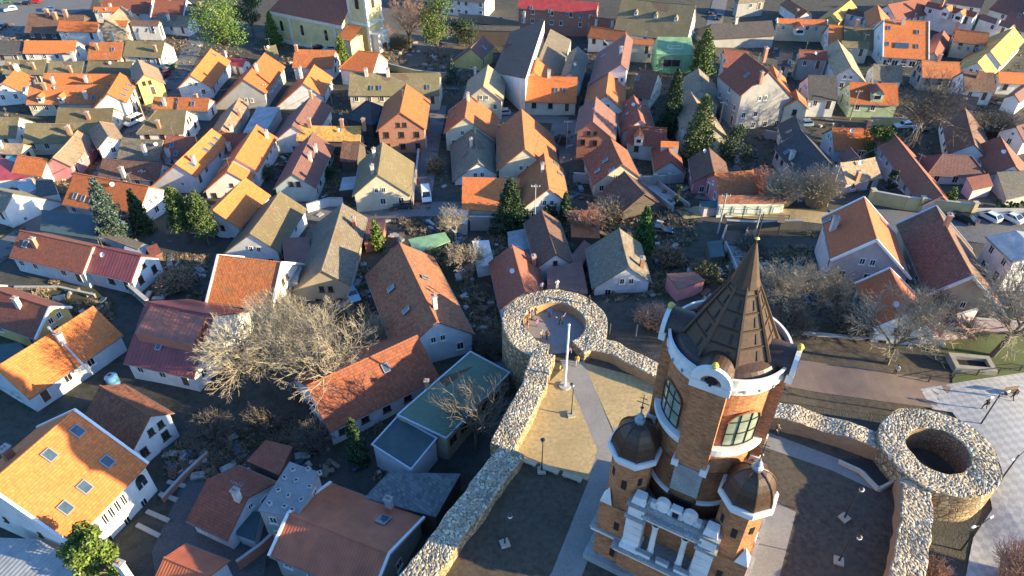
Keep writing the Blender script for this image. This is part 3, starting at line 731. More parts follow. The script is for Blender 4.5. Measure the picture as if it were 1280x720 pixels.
h((1110,6),(1160,-4),(1140,22),'rb','W','long purple roof with a row of orange lit gablets',ch=[],he=4)
h((1195,36),(1237,41),(1212,71),'ob','C','orange roof with three pale skylights',sk=[(1199,60),(1210,61),(1221,62)],ch=[(1195,34)],chm=CHB)
h((1268,34),(1238,64),(1256,78),'oc','W','yellow lit roof of a white house at the right edge',F=(1235,45),ch=[])
h((1232,68),(1222,78),(1250,86),'oc','W','low white house with a blue attic window below the yellow lit roof',ch=[],he=4)
h((1152,76),(1200,78),(1182,104),'ob','G','orange roof with a grey wall behind the big bare tree',ch=[(1173,76)],chm=CHB)
h((1204,89),(1243,91),(1224,120),'br','W','dark brown roof with a pale party wall right of the bare tree',ch=[(1222,96)])
h((1248,90),(1290,92),(1262,104),'or','W','orange strip roof with a dormer at the right edge',ch=[])
h((1290,102),(1268,118),(1278,126),'pu','W','purple roof with blue verge at the right edge',ch=[],win=False)
h((1047,50),(1064,84),(1076,90),'ta','L','house with a white left slope and a tan lit right slope',F=(1030,62),ch=[],he=4.6)
h((999,62),(1034,64),(1012,94),'rb','G','maroon roof left of the house with the white slope',ch=[],he=4)
h((975,64),(992,66),(985,88),'dk','G','dark slate roof right of the tall grey house with a blue skylight',sk=[(987,78)],ch=[],he=4)
h((966,82),(972,100),(984,104),'or','C','narrow orange roof with a pale flue against the tall grey house',ch=[(974,98)],he=5,win=False)
h((995,112),(998,124),(1007,124),'ob','C','small orange hipped roof on the terrace house',F=(976,118),he=4.5,ch=[])
h((1010,94),(1046,95),(1034,127),'dk','W','dark slate roof over a white front',ch=[],he=4.2,storey=1)
h((1062,103),(1122,105),(1092,131),'or','N','orange roof with a small gable dormer over a pale green front',ch=[],he=3.4)
h((1040,160),(1112,161),(1072,188),'or','L','bright orange roof left of the green tree',ch=[(1085,160)],chm=CHB)
h((994,144),(1001,163),(1006,160),'dk','W','dark roof with a white skylight above the big tan verged roof',F=(976,168),sk=[(986,165)],ch=[],he=4)
h((1001,163),(1038,205),(972,190),'dk','LP','big dark purple roof with a tan ridge above the bare bushes',F=(1036,188),sk=[(984,190)],ch=[(989,198)],chw=.9)
h((1063,185),(1076,199),(1052,199),'pu','LP','small purple roof below the bright orange roof',F=(1082,196),ch=[],win=False)
h((1050,204),(1094,197),(1080,226),'ta','LP','tan cross roof with a white flue above the long wall',ch=[(1071,224)],chh=1.6,he=3)
h((1206,134),(1218,180),(1180,164),'br','W','dark brown roof with an orange lit strip on its right',F=(1232,168),ch=[(1203,132)],chm=CHB)
h((1190,116),(1224,122),(1205,134),'br','W','dark roof fragment behind the strip lit brown roof',ch=[],win=False)
h((1250,170),(1269,207),(1228,205),'rb','W','red brown roof with white gable at the right edge',F=(1284,196),ch=[])
h((1290,152),(1270,158),(1282,178),'pu','W','purple roof with white left wall at the far right edge',ch=[])
h((1114,163),(1178,245),(1108,196),'rb','LP','long red brown sheet roof running down to the long wall',F=(1165,200),ch=[])
h((1178,193),(1214,195),(1196,220),'pu','W','purple brown hipped roof beside the long red brown roof',hip='AB',ch=[],he=2.8)
shed([(1208,222),(1236,217),(1242,232),(1216,238)],[3,3,2.5,2.5],'rb','LP','small brown lean to roof against the white gabled house')
shed([(1246,215),(1290,212),(1300,240),(1258,250)],[3,3,2.4,2.4],'gr','G','weathered grey shed roof at the right edge above the parked cars')
# --- left middle
h((97,163),(66,197),(108,186),'ta','P','pink house with a tan and orange roof on the street corner',F=(74,172),ch=[(88,166)],chm=CHB,he=3.6)
h((22,194),(60,199),(45,220),'or','W','orange roof left of the pink house',ch=[],he=2.6)
shed([(-8,196),(8,198),(40,222),(-8,226)],[3.2,3.2,2.4,2.4],'rd','W','bright red sheet roof at the left edge')
shed([(12,186),(30,186),(24,204),(6,199)],[2.8,2.8,2.4,2.4],'tq','L','turquoise shed behind the red sheet roof')
shed([(18,228),(38,221),(46,236),(30,244)],[2.6,2.6,2.4,2.4],'mg','W','grey lean to beside the white houses at the left edge')
shed([(44,222),(66,224),(72,242),(46,246)],[3.2,3,2.6,2.6],'dk','W','dark roofed link beside the orange roof')
h((-14,232),(16,242),(-4,262),'gr','W','white house with a grey roof and four windows at the left edge',F=(26,230),he=4,ch=[],hip='')
h((152,172),(204,175),(180,200),'gr','G','dark mossy roof with a tall pale chimney above the dark grey roof',ch=[(182,192)],he=2.8,chh=2)
h((128,198),(203,204),(150,222),'br','W','dark brown roof with a leaning chimney behind the long orange roof',ch=[(155,220)],he=2.8,chh=2)
h((93,216),(186,233),(103,260),'or','L','long orange roof with three skylights behind the blue spruce',sk=[(94,245),(104,248),(115,250)],ch=[],he=3,hip='')
h((208,169),(248,172),(222,198),'rb','W','red brown roof with two blue skylights',sk=[(215,182),(220,192)],ch=[(211,195)])
h((265,161),(219,205),(262,203),'or','W','white gabled house with orange roof and round skylights in a row',F=(238,182),sk=[(258,188),(265,181),(270,174),(240,206)],ch=[(243,204)],he=4.6,storey=1)
h((273,165),(310,168),(290,192),'rb','W','red brown roof behind the bright yellow orange slope',ch=[(287,187)])
h((321,156),(294,198),(345,174),'or','W','white house with a bright yellow orange roof slope',F=(282,200),ch=[(334,172)],he=4.2,storey=1)
h((291,202),(284,214),(316,222),'or','W','low orange wing of the white house with the yellow orange roof',F=(270,214),ch=[],he=3.2)
h((307,222),(266,263),(336,246),'or','L','orange roof beside the two sunlit pines',ch=[],he=3,F=(296,226))
h((350,239),(312,292),(386,256),'mo','W','mossy roof with white end wall above the grey yard',ch=[],he=3,F=(328,250))
h((391,166),(365,217),(412,196),'pu','K','teal gabled house with a pink lit roof and two white chimneys',F=(346,228),ch=[(395,190),(388,200)],he=3.2)
h((428,176),(450,177),(436,202),'br','D','old dark roof of the shed left of the cream gabled house',ch=[],win=False,he=2.4,name='shed',cat='shed')
h((478,177),(472,218),(515,240),'mo','C','cream gabled house with grey mossy roof above the parked car',F=(442,238),ch=[(468,195),(466,216)],he=3.3,p=40)
h((428,254),(402,338),(458,276),'gr','T','long dark grey roof with worn ridge beside the mossy roof',F=(396,258),ch=[(443,282)],he=3)
h((499,303),(546,402),(452,332),'mx','L','large patched brown roof with skylights and orange lit side',F=(572,378),sk=[(489,361),(508,388),(531,347)],ch=[(544,385)],he=3.2,chh=2.2)
shed([(508,388),(526,387),(556,404),(505,418)],[3.2,3.4,3.0,2.6],'gr','L','grey lean to roof below the patched brown roof')
h((592,155),(598,203),(624,224),'gr','W','white gabled house with grey brown roof above the plain orange lean to',F=(566,224),ch=[(589,182)],he=3,sk=[])
shed([(578,221),(650,223),(644,265),(577,262)],[4.6,4.6,2.6,2.6],'or','C','plain orange lean to roof in front of the white gabled house')
h((652,136),(656,186),(696,198),'ob','C','large house with a bright yellow orange roof and cream gable',F=(621,190),he=3.6,ch=[],p=41)
h((680,191),(686,236),(712,258),'ob','W','white gabled house with bright roof beside the spruce',F=(650,250),ch=[(678,214)],he=3.4,sk=[(695,205),(700,218)],p=41)
h((763,172),(778,205),(736,216),'mx','C','brown moss spotted roof left of the grey house with a dormer',F=(790,200),sk=[(757,201),(747,214),(765,213)],ch=[],hip='',he=2.8)
h((780,214),(806,242),(756,240),'br','D','overgrown dark roof in the middle of the yards',F=(815,235),ch=[],win=False,he=2.4)
h((785,157),(834,160),(808,182),'rb','K','grey house with red brown roof and small gabled dormer',ch=[],he=3.6)
h((833,172),(839,202),(817,204),'rb','K','red gabled porch house with dark wooden gable',F=(854,206),ch=[],he=3,win=False)
h((886,184),(892,214),(862,208),'br','P','pink house with brown roof beside the flight of steps',F=(910,214),ch=[],he=3.4)
h((893,217),(942,213),(912,244),'ob','P','overgrown orange roof with a dark gable next to the pink house',ch=[],he=2.8)
STALL = shed([(898,244),(982,244),(982,254),(898,254)],[3.4,3.4,2.8,2.8],'mx','W','low brown roofed stall row with pale shutters on the sandy lane')
h((677,262),(695,318),(656,284),'br','W','brown roofed white house with an attic door beside the spruce',F=(714,318),ch=[],he=3,sk=[])
h((774,285),(786,334),(736,332),'gr','L','grey mossy roof over a pale blue gable near the round bastion',F=(808,330),ch=[(802,333)],he=2.8)
shed([(713,263),(748,262),(750,298),(714,296)],[3,3,2.4,2.4],'ob','D','small overgrown orange shed roof')
h((640,306),(656,364),(613,336),'rb','W','red brown roof with orange lit side just behind the bastion',F=(678,346),ch=[(667,330)],he=3,chm=CHB)
shed([(684,336),(727,326),(735,366),(684,380)],[3.2,3.2,2.8,2.8],'cb','D','brown corrugated roof behind the bastion rim')
shed([(833,342),(868,340),(882,350),(848,362)],[2.6,2.6,2.8,2.8],'cb','P','small pink shed below the ramp')
shed([(510,299),(556,290),(563,301),(520,318)],[3,3,2.6,2.6],'gs','G','bright green metal canopy over the yard',name='canopy',cat='canopy',post=True)
shed([(590,301),(611,300),(618,330),(597,334)],[2.6,2.6,2.4,2.4],'wf','L','white roofed shed in the yard by the small bare tree')
shed([(634,290),(655,286),(668,310),(640,315)],[2.4,2.4,2.4,2.4],'mg','L','pale grey flat shed left of the brown roofed house')
shed([(620,456),(640,446),(648,462),(622,470)],[2.6]*4,'te','D','small dark flat roof against the bastion wall')
h((273,319),(352,328),(262,378),'ob','W','orange tile roof with white verges above the big bare tree',ch=[],verge=TRIMW,he=3)
h((25,288),(116,308),(62,333),'rb','L','maroon tile roof with brick chimneys at the left',ch=[(45,308)],sk=[(32,305)],chm=CHB,he=3.2,skw=.9)
h((117,307),(176,320),(135,346),'mr','L','red ribbed sheet roof joined to the maroon tile roof',ch=[],he=3)
shed([(52,262),(118,270),(122,300),(50,288)],[2.6]*4,'te','G','dark flat roofed shed behind the maroon roof')
shed([(122,284),(180,304),(172,312),(122,294)],[2.4]*4,'gr','L','narrow mossy yard roof beside the dark flat shed')
shed([(182,309),(196,304),(202,316),(189,323)],[2.6,2.6,2.4,2.4],'rb','D','tiny red hut in the yard')
D132 = h((182,377),(268,394),(193,462),'mr','W','large house with a dark red roof and a long raised dormer',F=(206,368),ch=[],he=3.2,p=36,sk=[(199,432)])
h((117,383),(-6,460),(90,462),'or','L','orange roof with a long steel flue at the left edge',F=(96,372),ch=[(78,428)],he=3.2)
h((-20,357),(62,384),(45,424),'rb','Y','yellow gabled house with a mottled maroon roof at the left edge',F=(95,386),ch=[(24,383)],verge=TRIMW,he=3)
shed([(-12,432),(24,428),(34,440),(-10,462)],[2.6]*4,'te','G','dark flat roof between the maroon and the orange roofs')
HB = h((93,513),(-16,607),(130,636),'or','W','big white house with an orange roof of five skylights and arched windows',F=(38,470),sk=[(97,539),(62,569),(134,577),(106,609),(82,635)],ch=[(13,572)],he=5.2,p=36,storey=1,verge=TRIMW,win=False,chw=1,chh=1.6,skw=1.0,skh=1.3)
shed([(0,672),(48,674),(100,706),(66,760),(-10,720)],[3,3,3,2.8,2.8],'mg','L','grey sheet roof annex below the big white house')
h((125,482),(188,520),(118,545),'mx','L','dirty white gabled house with a mossy orange roof beside the big bare tree',F=(150,477),ch=[],he=3)
h((259,599),(310,622),(248,658),'rb','L','small red tiled house in the asphalt yard',F=(318,590),ch=[(298,624)],he=2.8,p=30)
shed([(332,550),(366,558),(348,594),(308,576)],[2.6]*4,'rb','D','small rusty red roof behind the concrete roof')
shed([(288,636),(326,640),(318,676),(296,668)],[2.2]*4,'te','L','small blue grey shed beside the red tiled house')
HC = shed([(362,577),(399,590),(372,648),(322,638)],[6.2]*4,'fl','G','unfinished grey house with a flat roof of concrete blocks',name='house',cat='house')
h((361,642),(486,692),(432,735),'mt','G','orange metal tile roof with one dark skylight beside the fort wall',F=(460,621),sk=[(479,650)],ch=[(487,634)],he=4.6,p=27,verge=TRIMW,skw=1.1,skh=1.5)
h((205,697),(262,720),(190,735),'mt','L','ribbed orange roof at the bottom edge below the asphalt yard',ch=[(156,715)],he=3,p=28)
shed([(486,590),(576,592),(545,646),(455,622)],[3.6,3.6,3.2,3.2],'sl','D','blue grey slate roof pressed against the fort wall',trim=None)
HG = shed([(588,440),(637,466),(558,548),(497,519)],[5.2,4.2,4.2,5.2],'gf','T','green felt roofed house with wooden windows beside the fort wall',name='house',cat='house',trim=TRIMB)
shed([(497,521),(546,548),(514,587),(465,556)],[4.7,4.3,4.0,4.2],'te','L','dark teal roofed annex with a pale edge',trim=TRIMB)
h((383,482),(522,419),(470,512),'bg','L','big red pantile roof touching the big bare tree',F=(370,470),ch=[],sk=[(482,460)],he=3,p=34)
# --- right middle
HR = h((1080,247),(1096,300),(1036,312),'rr','LP','tall house with a red roof and yellow lit slope right of the tower',F=(1128,318),ch=[(1041,286)],he=5.5,p=42,verge=TRIMW,sk=[(1034,276)],chw=1,chh=2.0,storey=1)
h((1170,258),(1216,346),(1142,330),'br','T','long dark brown roof with a tan yellow gable beside the parked cars',F=(1226,330),ch=[(1183,280)],he=3.6,p=42,verge=TRIMB,chm=CHB)
h((1112,336),(1140,392),(1076,372),'rr','L','lower orange roof in front of the tall red roofed house',F=(1160,392),ch=[],he=3,p=40,verge=TRIMW)
h((1270,288),(1306,320),(1254,316),'mg','W','white block house at the right edge below the parked cars',ch=[],he=6,p=12,storey=2)
h((1188,392),(1198,404),(1180,408),'pu','LP','small pink garden house behind the pink wall',F=(1215,402),ch=[],he=2.4,win=False)
shed([(1020,352),(1062,350),(1076,360),(1030,364)],[2.4]*4,'gr','D','grey plank shed in the overgrown garden')
shed([(874,252),(900,250),(902,258),(880,260)],[2.0]*4,'te','LP','small dark kiosk roof beside the steps')
h((556,-24),(612,-19),(585,-8),'dk','W','white building with tall windows at the top edge right of the green and yellow tree',he=6,storey=2,ch=[])
h((1192,-18),(1236,-12),(1214,-2),'pu','W','white house cut by the top edge left of the dark round tree',he=6,storey=2,ch=[])
h((1258,-10),(1296,0),(1266,8),'pu','W','white house cut by the top edge right of the dark round tree',he=5,storey=1,ch=[])
h((1262,14),(1296,20),(1266,28),'pu','L','purple roof with a blue window at the upper right edge',sk=[(1274,20)],ch=[])
h((640,60),(652,64),(634,72),'rb','C','small stepped brown roof left of the dark roofed house',ch=[],win=False)
shed([(352,298),(386,296),(390,326),(356,332)],[2.6,2.6,2.3,2.3],'cb','D','dark corrugated shed left of the long dark grey roof')
shed([(456,274),(482,272),(478,300),(455,304)],[2.6,2.6,2.3,2.3],'cb','V','dark brown flat roof in the yard of the patched brown roof')
shed([(428,222),(448,220),(444,236),(424,238)],[2.2]*4,'mg','D','small grey curved sheet roof between the teal and the cream gables')
shed([(352,330),(374,332),(372,352),(350,350)],[3.4,3.4,3,3],'fl','W','little white flat roofed annex at the right end of the orange tile roof')
shed([(556,262),(586,262),(584,280),(556,280)],[2.4]*4,'mg','G','grey sheet garage roof at the mouth of the alley')
shed([(705,330),(730,300),(742,308),(726,334)],[2.2]*4,'cb','D','narrow dark brown roof between the white gable and the grey mossy roof')

shed([(884,302),(902,300),(906,320),(888,322)],[2.0]*4,'te','D','dark hut beside the red paved ramp')
shed([(622,166),(648,166),(650,182),(626,184)],[2.4]*4,'gr','G','grey mossy shed behind the large bright roof')

shed([(158,300),(186,306),(180,322),(154,314)],[2.2]*4,'mg','D','grey sheet roof lean to beside the tiny red hut')
# ------------------------------------------------------------------ the fort: walls with rubble crowns, two round bastions
from mathutils import noise as mn
STONE = [plain('stone_white', (.55,.48,.36), .9, .2, 3), plain('stone_pale', (.42,.355,.255), .9, .25, 3), plain('stone_grey', (.31,.28,.23), .9, .25, 3), plain('stone_tan', (.40,.31,.20), .9, .25, 3),
         plain('stone_dim', (.23,.195,.145), .9, .25, 3), plain('stone_mortar', (.20,.16,.10), .95, .3, 3)]
FACE = rubblemat('fort_face', 2.2, (.50,.38,.22), (.15,.10,.05), (.36,.24,.12))
FACEO = brickmat('fort_brick', (.42,.21,.09), (.34,.16,.065), (.40,.32,.2), 1.0, .55)
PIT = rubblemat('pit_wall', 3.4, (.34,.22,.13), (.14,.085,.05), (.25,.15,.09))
def stone_at(x, y, cell=.36):
    d, p = mn.voronoi(Vector((x / cell, y / cell, 3.7)), distance_metric='DISTANCE', exponent=2.5)
    hsh = math.sin(p[0].x * 12.9898 + p[0].y * 78.233) * 43758.5453; r = hsh - math.floor(hsh)
    edge = d[1] - d[0]
    patch_ = mn.noise(Vector((x * .25, y * .25, 9)))
    if edge < .07: return STONE[5], .0
    k = r + patch_ * .35
    m = 0 if k > .74 else 1 if k > .50 else 2 if k > .28 else 3 if k > .08 else 4
    return STONE[m], .03 + .06 * min(1, edge * 2.2) + .03 * r
def crown(name, root, off, grid, loop=False):
    """top of a wall: grid[i][j] world points, stones raised out of the mortar"""
    mb = MB(); cache = {}
    def up(p, rim):
        st = stone_at(p.x, p.y); k = .35 * mn.noise(Vector((p.x * .35, p.y * .35, 1)))
        return Vector((p.x, p.y, p.z + (st[1] if not rim else 0) + k * (.5 if not rim else .3)))
    n = len(grid); m = len(grid[0])
    G = [[up(p, j in (0, m - 1)) for j, p in enumerate(row)] for row in grid]
    for i in range(n if loop else n - 1):
        for j in range(m - 1):
            q = [G[i][j], G[(i+1) % n][j], G[(i+1) % n][j+1], G[i][j+1]]
            c = (q[0] + q[2]) / 2
            if (q[1]-q[0]).cross(q[2]-q[0]).z < 0: q = q[::-1]
            mb.face(q, stone_at(c.x, c.y)[0])
    mb.build(name, root, off)
def fort_wall(name, label, pts, wid, ztop, zin, zout, facein=None, faceout=None, step=.13):
    """pts: centre line; left side of travel = outside"""
    P = [Vector((x, y, 0)) for x, y in pts]
    path = []
    for a, b in zip(P, P[1:]):
        k = max(1, int((b - a).length / step)); path += [a.lerp(b, i / k) for i in range(k)]
    path.append(P[-1])
    c = P[len(P) // 2]; off = Vector((c.x, c.y, 0)); root = thing(name, label, 'fort wall', off)
    k = max(6, int(wid / step)); grid = []; ins = []; outs = []
    for i, q in enumerate(path):
        d = path[min(i+6, len(path)-1)] - path[max(i-6, 0)]; d.normalize(); nl = Vector((-d.y, d.x, 0))
        w1 = wid/2 + .22 * mn.noise(Vector((q.x*.6, q.y*.6, 5))); w2 = wid/2 + .22 * mn.noise(Vector((q.x*.6, q.y*.6, 15)))
        z = ztop + .45 * mn.noise(Vector((q.x*.22, q.y*.22, 8)))
        o, n_ = q + nl*w1, q - nl*w2; o.z = n_.z = z
        grid.append([o.lerp(n_, j / k) for j in range(k + 1)]); outs.append(grid[-1][0]); ins.append(grid[-1][-1])
    crown('rubble_crown', root, off, grid)
    for nm, side, zb, mt, flip in (('outer_face', outs, zout, faceout or FACE, 1), ('inner_face', ins, zin, facein or FACEO, 0)):
        mb = MB(); s = 0
        for i in range(0, len(side) - 3, 3):
            a, b = side[i], side[i+3]; ln = (b - a).length
            za = a.z + .3*.35*mn.noise(Vector((a.x*.35, a.y*.35, 1))); zb_ = b.z + .3*.35*mn.noise(Vector((b.x*.35, b.y*.35, 1)))
            qd = [(a.x, a.y, zb), (b.x, b.y, zb), (b.x, b.y, zb_), (a.x, a.y, za)]; uv = [(s, zb), (s + ln, zb), (s + ln, zb_), (s, za)]
            mb.face(qd, mt, uv) if not flip else mb.face(qd[::-1], mt, uv[::-1]); s += ln
        mb.build(nm, root, off)
    mb = MB()
    for row in (grid[0], grid[-1]):
        a, b = row[0], row[-1]; mb.face([(a.x, a.y, zout), (b.x, b.y, zout), b, a], FACE)
    mb.build('end_face', root, off)
    return root
def bastion(label, c, ro, ri, ztop, zin, zout, a0, a1, loop=False):
    root = thing('round_bastion', label, 'bastion', (c[0], c[1], 0)); off = Vector((c[0], c[1], 0))
    n = int((a1 - a0) * (ro + ri) / 2 / .13); k = int((ro - ri) / .13); grid = []
    for i in range(n if loop else n + 1):
        t = a0 + (a1 - a0) * i / n
        wob = .25 * mn.noise(Vector((math.cos(t)*2, math.sin(t)*2, c[0]))); wi = .15 * mn.noise(Vector((math.cos(t)*2, math.sin(t)*2, c[0] + 4)))
        z = ztop + .3 * mn.noise(Vector((math.cos(t)*1.5, math.sin(t)*1.5, c[1])))
        row = []
        for j in range(k + 1):
            r = (ro + wob) + ((ri + wi) - (ro + wob)) * j / k; row.append(Vector((c[0] + r*math.cos(t), c[1] + r*math.sin(t), z)))
        grid.append(row)
    crown('rubble_crown', root, off, grid, loop)
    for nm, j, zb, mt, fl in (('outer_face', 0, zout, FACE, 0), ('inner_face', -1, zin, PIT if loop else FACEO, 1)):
        mb = MB(); rr = ro if j == 0 else ri
        for i in range(len(grid) if loop else len(grid) - 1):
            a, b = grid[i][j], grid[(i+1) % len(grid)][j]; t0, t1 = rr*i*(a1-a0)/n, rr*(i+1)*(a1-a0)/n
            q = [(a.x, a.y, zb), (b.x, b.y, zb), (b.x, b.y, b.z + .02), (a.x, a.y, a.z + .02)]; uv = [(t0, zb), (t1, zb), (t1, b.z), (t0, a.z)]
            mb.face(q[::-1] if fl else q, mt, uv[::-1] if fl else uv, True)
        mb.build(nm, root, off, True)
    if not loop:
        mb = MB()
        for row in (grid[0], grid[-1]):
            a, b = row[0], row[-1]; mb.face([(a.x, a.y, zout), (b.x, b.y, zin), b, a], FACE)
        mb.build('end_face', root, off)
    return root
BL, BR = (5.7, 68.5), (46.0, 46.6)
bastion('round rubble topped bastion with people standing in its ring', BL, 7.1, 4.1, 1.35, -.1, -10, R(-60), R(258))
bastion('round rubble topped bastion with a deep hollow, beside the paved square', BR, 6.0, 3.1, 2.4, -2.2, -3.2, R(0), R(360), True)
fort_wall('rampart_wall', 'rubble topped wall running from the people filled bastion along the sand plot', [(4.0,62.4),(2.6,57.0),(-.6,49.0),(-1.0,47.9)], 2.9, 1.6, -.1, -10)
fort_wall('rampart_wall', 'rubble topped wall above the blue grey slate roof', [(.1,47.6),(-3.2,42.0),(-8.7,33.0),(-16,21),(-22,11)], 3.0, 1.5, -.1, -10)
fort_wall('rampart_wall', 'low rubble topped wall between the people filled bastion and the tower', [(29.6,53.0),(24,55.9),(18.3,59.2),(15.2,61.6),(13,63.6),(9.8,64.6)][::-1], 2.5, 1.5, -.1, -3.5)
fort_wall('rampart_wall', 'rubble topped wall between the tower and the hollow bastion', [(29.7,52.9),(34.8,51.2),(40.9,48.0)], 2.5, 1.9, -.1, -2)
fort_wall('rampart_wall', 'rubble topped wall running from the hollow bastion down the right side', [(42.0,43.2),(41.0,40.6),(39.4,37.5),(36.3,32.4),(31,22),(27,12)], 2.9, 2.2, -.1, -3.6)
# court inside the walls
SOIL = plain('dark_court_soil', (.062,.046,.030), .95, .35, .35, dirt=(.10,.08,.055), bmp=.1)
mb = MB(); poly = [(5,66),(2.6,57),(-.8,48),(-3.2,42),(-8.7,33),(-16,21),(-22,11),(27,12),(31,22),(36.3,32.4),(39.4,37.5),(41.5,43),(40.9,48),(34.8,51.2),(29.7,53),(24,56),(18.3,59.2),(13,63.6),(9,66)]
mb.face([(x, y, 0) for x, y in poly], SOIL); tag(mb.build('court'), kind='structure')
mb = MB(); mb.face([(BL[0] + 4.5*math.cos(2*math.pi*i/40), BL[1] + 4.5*math.sin(2*math.pi*i/40), .012) for i in range(40)], PAVE); tag(mb.build('bastion_paving'), kind='structure')
patch('sand_plot', [(712,452),(672,492),(636,562),(735,601),(750,562)], SAND, .004, 0)
patch('sand_plot', [(729,453),(830,480),(838,600),(775,600),(770,545)], SAND, .004, 0)
patch('court_path', [(700,450),(730,452),(768,546),(747,562)], PAVE, .008, 0)
patch('court_path', [(748,560),(768,546),(792,545),(780,610),(735,700),(700,790),(640,790),(690,715),(736,600)], PAVE, .012, 0)
patch('court_path', [(900,660),(957,622),(995,640),(972,730),(960,790),(870,790)], PAVE, .008, 0)
patch('court_path', [(950,538),(962,541),(1050,574),(1116,606),(1100,616),(1040,588),(950,557)], PAVE, .008, 0)
patch('dark_soil', [(955,420),(1085,424),(1190,462),(1196,500),(1110,520),(1000,505),(950,500)], SOIL, .05)
patch('brick_path', [(960,447),(1010,452),(1190,480),(1178,512),(1100,502),(955,478)], BRICKP, .10)
# paved square
m_, nt_, b_ = newmat('square_paving'); co_ = coords(nt_, False, False)
mp_ = N(nt_, 'ShaderNodeMapping'); mp_.inputs['Rotation'].default_value = (0, 0, R(35)); L(nt_, co_, mp_.inputs[0])
ck_ = N(nt_, 'ShaderNodeTexChecker'); ck_.inputs['Scale'].default_value = 1.5; ck_.inputs['Color1'].default_value = (.44,.43,.41,1); ck_.inputs['Color2'].default_value = (.34,.335,.33,1); L(nt_, mp_.outputs[0], ck_.inputs[0])
L(nt_, mix(nt_, ramp(nt_, noise(nt_, co_, .5), .4, .7, (0,0,0,1), (.4,.4,.4,1)), ck_.outputs[0], (.26,.245,.22)), b_.inputs['Base Color']); b_.inputs['Roughness'].default_value = .85
patch('paved_square', [(1150,487),(1190,480),(1310,462),(1420,560),(1400,790),(1192,790),(1207,720),(1216,673),(1240,637),(1232,600),(1212,545),(1190,516),(1165,512)], m_, .10)
GRASS = plain('winter_grass', (.08,.13,.022), .95, .4, .6, dirt=(.09,.075,.035), bmp=.4)
patch('lawn', [(1085,418),(1310,424),(1310,462),(1190,480),(1190,445)], GRASS, .12)
patch('garden', [(960,395),(1095,410),(1090,425),(960,418)], plain('garden_earth', (.07,.06,.03), .95, .4, .8), .10)
# stone bench slabs beside the sand plot
for i, (q0, q1) in enumerate([((648,572),(671,580)),((675,581),(699,590)),((703,591),(728,600))]):
    a, b = unp(q0, .42), unp(q1, .42); d = (b - a).normalized(); t = thing('stone_bench', ['pale stone bench slab nearest the left fort wall', 'pale stone bench slab in the middle of its row by the sand plot', 'pale stone bench slab nearest the court path'][i], 'bench', ((a+b)/2).xy.to_3d(), math.atan2(d.y, d.x), 'stone benches along the sand plot')
    w = MB(); w.box((0,0,.36), ((b-a).length*.95, .62, .14), STONE[1]); w.build('seat', t)
    for sx in (-.35, .35): w = MB(); w.box(((b-a).length*sx, 0, .145), (.35, .45, .29), STONE[2]); w.build('leg', t)
# grating stair well by the north wall
t = thing('stairwell_railing', 'low pale kerb round the dark stairwell at the foot of the wall', 'kerb', (38.5, 45.3, 0))
for q0, q1 in (((1048,577),(1075,589)), ((1075,589),(1098,612)), ((1098,612),(1117,602))):
    a, b = unp(q0, .25), unp(q1, .25); d = (b-a).normalized(); w = MB(); w.box((0,0,0), ((b-a).length, .28, .5), STONE[0], basis(d, UP.cross(d), UP, (a+b)/2)); w.build('kerb_stone', t, Vector((38.5,45.3,0)))
w = MB(); w.face([unp(q, .03) for q in ((1053,574),(1078,585),(1098,608),(1114,601),(1088,574))], DARKM); w.build('well_cover', t, Vector((38.5,45.3,0)))
# ------------------------------------------------------------------ the brick tower
def towerbrick(name, k):
    m, nt, b = newmat(name); uv = coords(nt, True, False); ob = coords(nt, False, False)
    br = N(nt, 'ShaderNodeTexBrick'); br.inputs['Brick Width'].default_value = .42; br.inputs['Row Height'].default_value = .16; br.inputs['Scale'].default_value = 1
    br.inputs['Mortar Size'].default_value = .015; br.inputs['Color1'].default_value = c4((.56,.20,.055), k); br.inputs['Color2'].default_value = c4((.36,.11,.04), k); br.inputs['Mortar'].default_value = c4((.36,.27,.17), k); L(nt, uv, br.inputs[0])
    st = N(nt, 'ShaderNodeMapping'); st.inputs['Scale'].default_value = (1, 1, 2.6); L(nt, ob, st.inputs[0])
    n1 = noise(nt, st.outputs[0], 1.5, 6, .75); n2 = noise(nt, ob, .35, 5, .7); n3 = noise(nt, st.outputs[0], 3.2, 4, .7)
    base = mix(nt, ramp(nt, n1, .48, .66), br.outputs[0], c4((.24,.075,.03), k)); base = mix(nt, ramp(nt, n3, .54, .70), base, c4((.55,.31,.12), k)); base = mix(nt, ramp(nt, n2, .52, .72, (0,0,0,1), (.75,.75,.75,1)), base, c4((.11,.055,.034), k))
    L(nt, base, b.inputs['Base Color']); b.inputs['Roughness'].default_value = .9; bump(nt, b, n3, .5, .08); MATS[name] = m; return m
TB = towerbrick('tower_brick', 1.0)
TBD = towerbrick('tower_brick_dark', .55)  # darker copy: on the lower drum, stains plus turret shade put into colour
LIME = wallmat('white_limestone', (.74,.72,.68)); LIMED = plain('weathered_limestone', (.40,.41,.40), .9, .45, 1.5, dirt=(.16,.16,.16))
COPPER = plain('dark_roof_metal', (.052,.033,.025), .42, .35, .8, metal=.15, dirt=(.095,.048,.026)); RIB = plain('rib_metal', (.07,.045,.03), .45, .3, .8, metal=.15)
ZINC = plain('zinc_roof', (.27,.32,.37), .5, .25, .6, metal=.3); REFLG = glassmat('painted_reflection_glass', (.22,.26,.20), .12); GOLD = plain('gilt_knob', (.65,.50,.08), .4, .2); BLACK = plain('dark_opening', (.012,.012,.014), .6, .3)  # pale greenish pane colour paints a reflection into the tower's arched windows
TROT = R(-29)
T = thing('brick_tower', 'tall round brick tower with a pointed metal spire and white stone trim', 'tower', (16.25, 37.4, 0), TROT)
LIFT = {'pier','column','entablature','attic_scroll','attic_niche','loggia_recess'}
